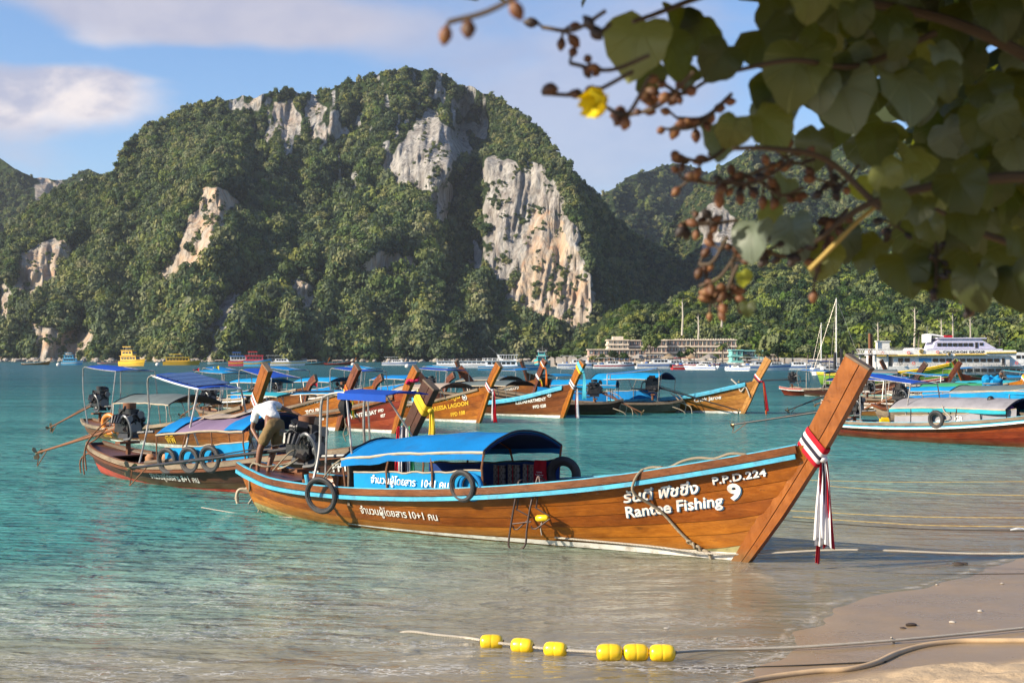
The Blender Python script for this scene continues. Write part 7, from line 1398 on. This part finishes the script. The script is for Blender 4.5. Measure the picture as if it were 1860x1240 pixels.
# mooring ropes
bw = world_of(mt, mh.on(8.72, .09, -1, .05))
g = G(1960, 1004, .25); rope('pale mooring rope stretched from the low bow of the orange boat to the beach', [world_of(mt, mh.on(6.3, .14, -1, .02)), world_of(mt, mh.on(7.6, .12, -1, .03)), bw, bw.lerp(g, .35) + Vector((0, 0, .05)), bw.lerp(g, .7), g], .013, ROPEW)
for lb, a, b, r_, m_ in (('yellow mooring rope low over the water nearest the red boat', (1340, 868), (1960, 873), .006, ROPEY), ('second yellow mooring rope over the water', (1500, 882), (1960, 901), .006, ROPEY), ('long yellow mooring rope touching the water in mid channel', (1405, 925), (1960, 940), .006, ROPEY), ('dark mooring rope above the shadow of the bow', (1406, 943), (1960, 965),   .007, ROPEK), ('pale mooring rope just above the dark rope', (1440, 938), (1960, 957), .006, ROPEY), ('pale rope trailing on the water behind the stern', (366, 921), (560, 940), .008, ROPEW)):
    A, B = G(*a, .04), G(*b, .30 if b[0] > 1800 else .02); rope(lb, [A, A.lerp(B, .25) + Vector((0, 0, -.03)), A.lerp(B, .5) + Vector((0, 0, -.05)), A.lerp(B, .75) + Vector((0, 0, -.03)), B], r_, m_, group='mooring ropes over the shallow water')
g = GZ(1848, 966); mb = MB(); mb.tube([g + Vector((-.1, 0, .03)), g + Vector((.0, 0, .05)), g + Vector((.12, 0, .04))], [.012, .02, .012], 8); tag(mb.build('bottle', WHITEP), 'pale bottle lying at the waterline at the frame edge', 'bottle')
rn = random.Random(11)
for k, (px, py, s_) in enumerate(((1655, 1136, .035), (1740, 1026, .05), (1752, 1024, .03), (1640, 1141, .02), (1730, 1130, .02), (1210, 1142, .02), (1780, 1110, .02), (1300, 1160, .015), (1702, 1062, .015), (1560, 1055, .012), (1820, 1060, .016))):
    g = GZ(px, py); mb = MB(); mb.ball((0, 0, 0), s_, 7, 5, (1.5, 1, .6)); mb.v = [tuple(Vector(p) * (1 + .25 * float(vn(i * 2.1, k, 3)))) for i, p in enumerate(mb.v)]; o = mb.build('pebble', pm('dark_pebble', (.05, .035, .025), .6) if k < 4 else pm('pale_pebble', (.45, .40, .33), .6), None, g + Vector((0, 0, s_ * .3)))
    tag(o, ['dark lump of seaweed on the wet sand in front of the swash', 'largest dark lump on the wet sand near the mooring rope', 'smaller dark lump beside the largest one', 'small dark fleck by the lump of seaweed'][k] if k < 4 else 'small pale pebble on the wet sand', 'pebble' if k > 3 else 'seaweed', 'pebbles on the wet sand' if k > 3 else None)
# ================================================================ OVERHANGING BEACH TREE
def leafshade(name, c, c2, tr=.45):
    def f(nt, out):
        tc = nt('ShaderNodeTexCoord').outputs['Object']; ri = nt('ShaderNodeObjectInfo').outputs['Random']
        n = nt.noise(tc, 9, 4); vx = nt('ShaderNodeSeparateXYZ', None, Vector=tc); an = nt.math('ARCTAN2', vx.outputs[1], nt.math('ADD', vx.outputs[0], .02))
        vein = nt.rng(nt.math('ABSOLUTE', nt.math('SINE', nt.math('MULTIPLY', an, 4.5))), 0, .14, .8, 0)
        cc = nt.mix(nt.math('MULTIPLY', nt.math('ADD', nt.math('MULTIPLY', ri, .7), nt.math('MULTIPLY', n, .3)), 1), c, c2); cc = nt.mix(vein, cc, tuple(min(1, q * 1.7 + .03) for q in c2))
        cc = nt.mix(nt.rng(nt.noise(tc, 22, 5, .7), .64, .72, 0, .6), cc, (.10, .05, .02))
        d_ = nt('ShaderNodeBsdfPrincipled', None, Base_Color=cc, Roughness=.5, Normal=nt('ShaderNodeBump', None, Distance=.002, Height=vein)); tl = nt('ShaderNodeBsdfTranslucent', None, Color=nt.mix(.5, cc, (.42, .48, .03)))
        nt.set(out, 'Surface', nt('ShaderNodeMixShader', None, i0=tr, i1=d_, i2=tl))
    return mat(name, f)
LA = leafshade('hibiscus_leaf', (.015, .028, .010), (.060, .078, .026), .30); LB = leafshade('silvery_leaf', (.09, .13, .11), (.17, .21, .15), .3); LC = leafshade('yellowing_leaf', (.30, .34, .04), (.40, .40, .06), .4)
TWIG = pm('twig_bark', (.065, .045, .028), .8, bump=.001, bscale=60); BUD = pm('brown_bud', (.135, .055, .025), .6, var=.4, scale=40, dirt=(.30, .22, .05), dirt_amt=.8, dirt_scale=30, rnd=.5); BUDK = pm('dark_bud', (.030, .022, .022), .6, rnd=.4)
def leaf_mesh(seed):
    rn = np.random.RandomState(seed); P = []; R_ = 9; cup = .15 + .35 * rn.rand(); fold = .05 + .4 * rn.rand()
    rows = []
    N = 22
    for j in range(R_):
        f = j / (R_ - 1); row = []
        for i in range(N):
            th = -PI + 2 * PI * i / N
            # heart outline about the stalk point
            r_ = .5 * (1.0 - .42 * math.exp(-((abs(th) - PI) / .45) ** 2) + .22 * math.exp(-(th / .35) ** 2)) * (1 + .03 * math.sin(th * 7 + seed))
            x = r_ * f * math.cos(th) + .0; y = r_ * f * math.sin(th); row.append((x + .12, y, fold * abs(y) * .8 - cup * x * x * 1.6 + .04 * math.sin(th * 4 + seed) * f * f + .02 * math.sin(th * 9 + seed) * f ** 3 - .05 * f * f))
        rows.append(row)
    mb = MB(); mb.grid(rows, close_u=True); me = bpy.data.meshes.new('leaf'); me.from_pydata(mb.v, [], mb.f); me.update(); me.shade_smooth(); return me
LD = leafshade('sunlit_olive_leaf', (.10, .12, .035), (.21, .23, .075), .35)  # lighter leaf copy with sunlight painted in, for edge leaves and scattered variation
LM = []
for m_ in (LA, LB, LC, LD):
    q = []
    for k in range(5): me = leaf_mesh(k); me.materials.append(m_); q.append(me)
    LM.append(q)
tr = thing('beach_hibiscus_tree', 'overhanging beach hibiscus tree with broad dark leaves, brown buds and one yellow flower', 'tree', (3.6, 1.6, .8))
def TP(px, py, Y_): return D(px, py, Y_) - tr.location
nleaf = [0]
def leaf(px, py, Y_, size, kind=0, yaw=None, pitch=None, rn=random):
    """size in metres across; hanging with its face roughly to the viewer"""
    o = link('leaf', LM[kind][rn.randrange(5)], tr); o.location = TP(px, py, Y_); o.scale = (size,) * 3
    ez = Vector((rn.uniform(-1.1, .7), -1, rn.uniform(-.4, 1.0))).normalized() if pitch is None else Vector(pitch).normalized()
    tip = Vector((rn.uniform(-.7, .7), 0, -1)) if yaw is None else Vector((math.cos(yaw), 0, math.sin(yaw))); tip = (tip - ez * tip.dot(ez)).normalized(); o.rotation_euler = Matrix((tip, ez.cross(tip), ez)).transposed().to_euler(); nleaf[0] += 1; return o
rn = random.Random(21)
mb = MB(); mb.tube(bez([(0, 0, -.2), (.1, .05, .9), (-.1, .1, 1.9), (.1, .2, 2.9)], 6), [lerp(.16, .09, i / 18) for i in range(19)], 10); mb.build('trunk', TWIG, tr)
br = [[TP(2400, 400, 1.9), TP(2000, 180, 1.9), TP(1780, 60, 1.9), TP(1600, 10, 1.9), TP(1350, -20, 1.8), TP(1150, 40, 1.7)], [TP(2300, 420, 1.9), TP(1950, 330, 1.9), TP(1750, 330, 1.9), TP(1580, 370, 1.9), TP(1480, 440, 1.9)], [TP(2300, 520, 2.0), TP(2000, 480, 2.1), TP(1800, 430, 2.1), TP(1700, 380, 2.0)], [TP(1700, 60, 1.9), TP(1560, 120, 1.9), TP(1440, 110, 1.8), TP(1330, 130, 1.8)], [TP(1600, 380, 1.9), TP(1500, 290, 1.9), TP(1400, 270, 1.8), TP(1330, 270, 1.8)], [Vector((0, .1, 1.9)), TP(2500, 700, 1.95), TP(2400, 400, 1.9)]]
for k, b in enumerate(br): mb = MB(); q = bez(b, 6); mb.tube(q, [lerp(.011 if k < 3 else .005, .0028, i / (len(q) - 1)) if k < 5 else .05 for i in range(len(q))], 7); mb.build('branch', TWIG, tr)
# leaves one can tell apart at the edge
for px, py, w_, kd, Y_ in ((1165, 55, 165, 3, 1.75), (1215, 80, 130, 0, 1.85), (1315, 95, 110, 0, 1.8), (1280, 40, 120, 0, 1.9), (1300, 235, 110, 1, 1.9), (1335, 225, 90, 3, 1.85), (1385, 215, 130, 3, 1.9), (1420, 190, 140, 1, 2.0), (1410, 150, 120, 0, 2.0), (1370, 415, 110, 1, 1.95), (1440, 410, 120, 1, 2.0), (1400, 375, 80, 3, 2.05), (1350, 500, 45, 2, 2.0), (1358, 553, 40, 0, 2.0), (1455, 105, 170, 3, 1.85), (1380, 60, 150, 0, 1.95), (1520, 150, 170, 1, 1.9), (1560, 335, 60, 2, 2.1), (1530, 420, 110, 0, 2.1), (1500, 455, 100, 3, 2.0), (1590, 440, 110, 0, 2.1), (1640, 470, 130, 0, 2.0), (1700, 490, 150, 0, 2.0), (1770, 500, 120, 0, 1.9), (1770, 215, 60, 2, 2.2), (1640, 145, 160, 1, 1.9), (1480, 250, 110, 0, 2.1), (1620, 330, 130, 1, 2.1), (1230, 20, 100, 0, 1.9), (1680, 560 - 70, 80, 0, 2.0), (1840, 500, 130, 0, 1.9), (1850, 430, 120, 0, 2.0), (1430, 330, 80, 1, 2.05), (1260, 130, 70, 0, 1.9), (1180, 130, 90, 0, 1.8)):
    leaf(px, py, Y_, w_ * .78 / FPX * Y_, kd, rn=rn)
# the dense body of the crown, several layers deep
while nleaf[0] < 285:
    px = rn.uniform(1230, 1990); py = rn.uniform(-130, 600); Y_ = rn.uniform(1.7, 3.1)
    lim = np.interp(px, [1230, 1330, 1400, 1460, 1520, 1600, 1700, 1800, 1990], [-90, -50, 0, 100, 230, 350, 440, 490, 520])
    if py > lim + 60 * float(vn(px / 55., py / 55., 4)): continue
    leaf(px, py, Y_, rn.uniform(.048, .078) * Y_ / 2.0, (0, 0, 0, 0, 0, 0, 0, 3, 1, 3 if px < 1650 else 0)[rn.randrange(10)], rn=rn)
# leaves high above, out of frame, that shade the crown as the rest of the tree does
HEART = [(-.45, 0), (-.8, .35), (-.55, .85), (.1, .8), (1.15, 0), (.1, -.8), (-.55, -.85), (-.8, -.35)]
st = MB(); r2 = random.Random(5)
for k in range(6000):
    f_ = r2.uniform(.9, 3.2); q_ = Vector((r2.uniform(.60, 1.9), r2.uniform(1.7, 3.0), r2.uniform(2.55, 3.2))); a = q_ - _v * f_ + Vector((r2.gauss(0, .05), r2.gauss(0, .05), 0)) - tr.location if k % 4 else Vector((r2.uniform(.95, 2.6), r2.uniform(2.3, 3.6), r2.uniform(2.75, 3.6))) - tr.location
    w_ = a + tr.location; ppx = 930 + w_.x / w_.y * FPX; ppy = HOR - (w_.z - CAM_Z) / w_.y * FPX
    if ppy > -40 and ppy > np.interp(ppx, [1330, 1400, 1460, 1560, 1660, 1760, 1860, 1990], [-40, 20, 120, 230, 350, 420, 430, 430]): continue
    n_ = Vector((r2.gauss(0, .6), r2.gauss(-.4, .5), 1)).normalized(); u = n_.orthogonal().normalized(); v_ = n_.cross(u); s_ = r2.uniform(.055, .08)
    st.add([a + (u * hx_ + v_ * hy_) * s_ * 1.1 - n_ * .02 * abs(hy_) for hx_, hy_ in HEART], [(0, 1, 2, 3, 4), (0, 4, 5, 6, 7)])
for k in range(2600):
    a = Vector((r2.uniform(.05, 3.4), r2.uniform(-1.2, 1.5), r2.uniform(3.35, 4.4))) - tr.location
    n_ = Vector((r2.gauss(0, .5), r2.gauss(0, .5), 1)).normalized(); u = n_.orthogonal().normalized(); v_ = n_.cross(u); s_ = r2.uniform(.06, .09)
    st.add([a + (u * hx_ + v_ * hy_) * s_ * 1.1 - n_ * .02 * abs(hy_) for hx_, hy_ in HEART], [(0, 1, 2, 3, 4), (0, 4, 5, 6, 7)])
o = st.build('foliage', LA, tr, ang=180); o['kind'] = 'stuff'
# bud sprays
def bud_mesh(m_):
    mb = MB(); mb.tube([(0, 0, 0), (0, 0, .006), (0, 0, .014), (0, 0, .022), (0, 0, .028)], [.004, .0085, .0105, .007, .0015], 8); me = bpy.data.meshes.new('bud'); me.from_pydata(mb.v, [], mb.f); me.update(); me.shade_smooth(); me.materials.append(m_); return me
BM_ = [bud_mesh(BUD), bud_mesh(BUDK)]; nb_ = 0
def spray(px0, py0, px1, py1, Y_, n, spread, dark=0, sc=1.0, wob=20):
    global nb_
    A, B = TP(px0, py0, Y_), TP(px1, py1, Y_ * (1 + rn.uniform(-.03, .03))); mid_ = A.lerp(B, .5) + Vector((0, 0, -wob / FPX * Y_)); P = bez([A, mid_, B], 6)
    mb = MB(); mb.tube(P, .0026, 5)
    for k in range(n):
        f = rn.uniform(.25, 1) if k else 1; p = P[int(f * (len(P) - 1))]; d_ = Vector((rn.gauss(0, 1), rn.gauss(0, .6), rn.gauss(-.1, 1))).normalized() * spread / FPX * Y_ * rn.uniform(.4, 1); e = p + d_; mb.tube([p, e], .0017, 4)
        o = link('bud', BM_[1 if rn.random() < dark else 0], tr); o.location = e; o.scale = (rn.uniform(.42, .72) * sc,) * 3; o.rotation_euler = (d_ + Vector((0, 0, -.005))).to_track_quat('Z', 'Y').to_euler(); nb_ += 1
    mb.build('twig', TWIG, tr)
for a in ((960, -20, 815, 40, 1.15, 3, 14, 0, .9, 10), (1100, 20, 985, 50, 1.6, 5, 16, .2), (1110, 45, 1060, 30, 1.6, 2, 12, .6), (1180, 100, 1035, 115, 1.6, 6, 18, .3), (1150, 130, 985, 170, 1.6, 5, 16, .1), (1180, 140, 1100, 195, 1.6, 5, 22, .1, 1, 40), (1260, 130, 1140, 210, 1.7, 7, 22, .1), (1280, 150, 1200, 150, 1.75, 6, 18, 0), (1330, 170, 1230, 215, 1.8, 7, 22, 0), (1320, 180, 1215, 235, 1.8, 4, 16, 0), (1330, 260, 1235, 285, 1.9, 7, 18, .1), (1400, 300, 1240, 325, 1.9, 12, 24, .1), (1440, 290, 1310, 330, 1.9, 12, 26, .5), (1480, 290, 1400, 260, 2.0, 9, 24, .2), (1460, 340, 1380, 330, 2.0, 8, 26, .0), (1340, 400, 1235, 405, 1.95, 12, 20, .2, 1, 4), (1540, 380, 1480, 510, 2.0, 14, 26, .0, 1, -30), (1480, 420, 1440, 455, 2.0, 10, 26, .95), (1480, 440, 1380, 450, 2.0, 9, 22, .95), (1350, 440, 1270, 520, 2.0, 8, 24, 0), (1340, 480, 1290, 550, 2.0, 9, 26, 0), (1330, 470, 1330, 540, 2.0, 6, 26, .0), (1320, 430, 1270, 480, 2.0, 6, 20, 0), (1700, 440, 1700, 520, 2.0, 9, 22, .9), (1780, 480, 1745, 550, 2.0, 9, 24, .9), (1560, 300, 1500, 330, 2.0, 9, 26, .5), (1640, 380, 1620, 400, 2.1, 6, 22, .5)): spray(*a)
mb = MB(); mb.tube(bez([TP(1610, 360, 1.95), TP(1560, 400, 1.92), TP(1520, 440, 1.9), TP(1470, 490, 1.9)], 5), .0032, 7); mb.build('twig', pm('yellow_twig', (.42, .30, .08), .7), tr)
fo = Vector(TP(1098, 178, 1.55)); PET = pm('yellow_petal', (.85, .72, .03), .6, trans=.4, var=.06)
for k in range(5):
    a = k * 2 * PI / 5; ax = Vector((-.6, -.5, -.35)).normalized(); u = ax.orthogonal().normalized(); v_ = ax.cross(u); d_ = u * math.cos(a) + v_ * math.sin(a); s2 = ax.cross(d_)
    rows = [[fo + d_ * (.003 + .012 * math.sin(f * 1.6)) * .9 + ax * (f * .026 + .004 * math.sin(w_ * 5 + k)) + s2 * w_ * .012 * math.sin(.35 + f * 2.2) for w_ in (-1, -.4, .4, 1)] for f in (0, .25, .5, .75, 1)]
    mb = MB(); mb.slab(rows, tuple(ax * .0006)); mb.build('petal', PET, tr, ang=60)
# ================================================================ SEA AIR
mb = MB(); mb.box((150, 1600, 196), (4400, 3400, 410)); hz_ = mb.build('haze', None, None)
hm = bpy.data.materials.new('sea_haze'); hm.use_nodes = True; nt = NT(hm.node_tree); out = nt('ShaderNodeOutputMaterial')
nt.set(out, 'Volume', nt('ShaderNodeVolumePrincipled', None, Color=(.86, .92, 1.0), Density=.00006, Anisotropy=.3)); hz_.data.materials.append(hm); tag(hz_, kind='stuff')
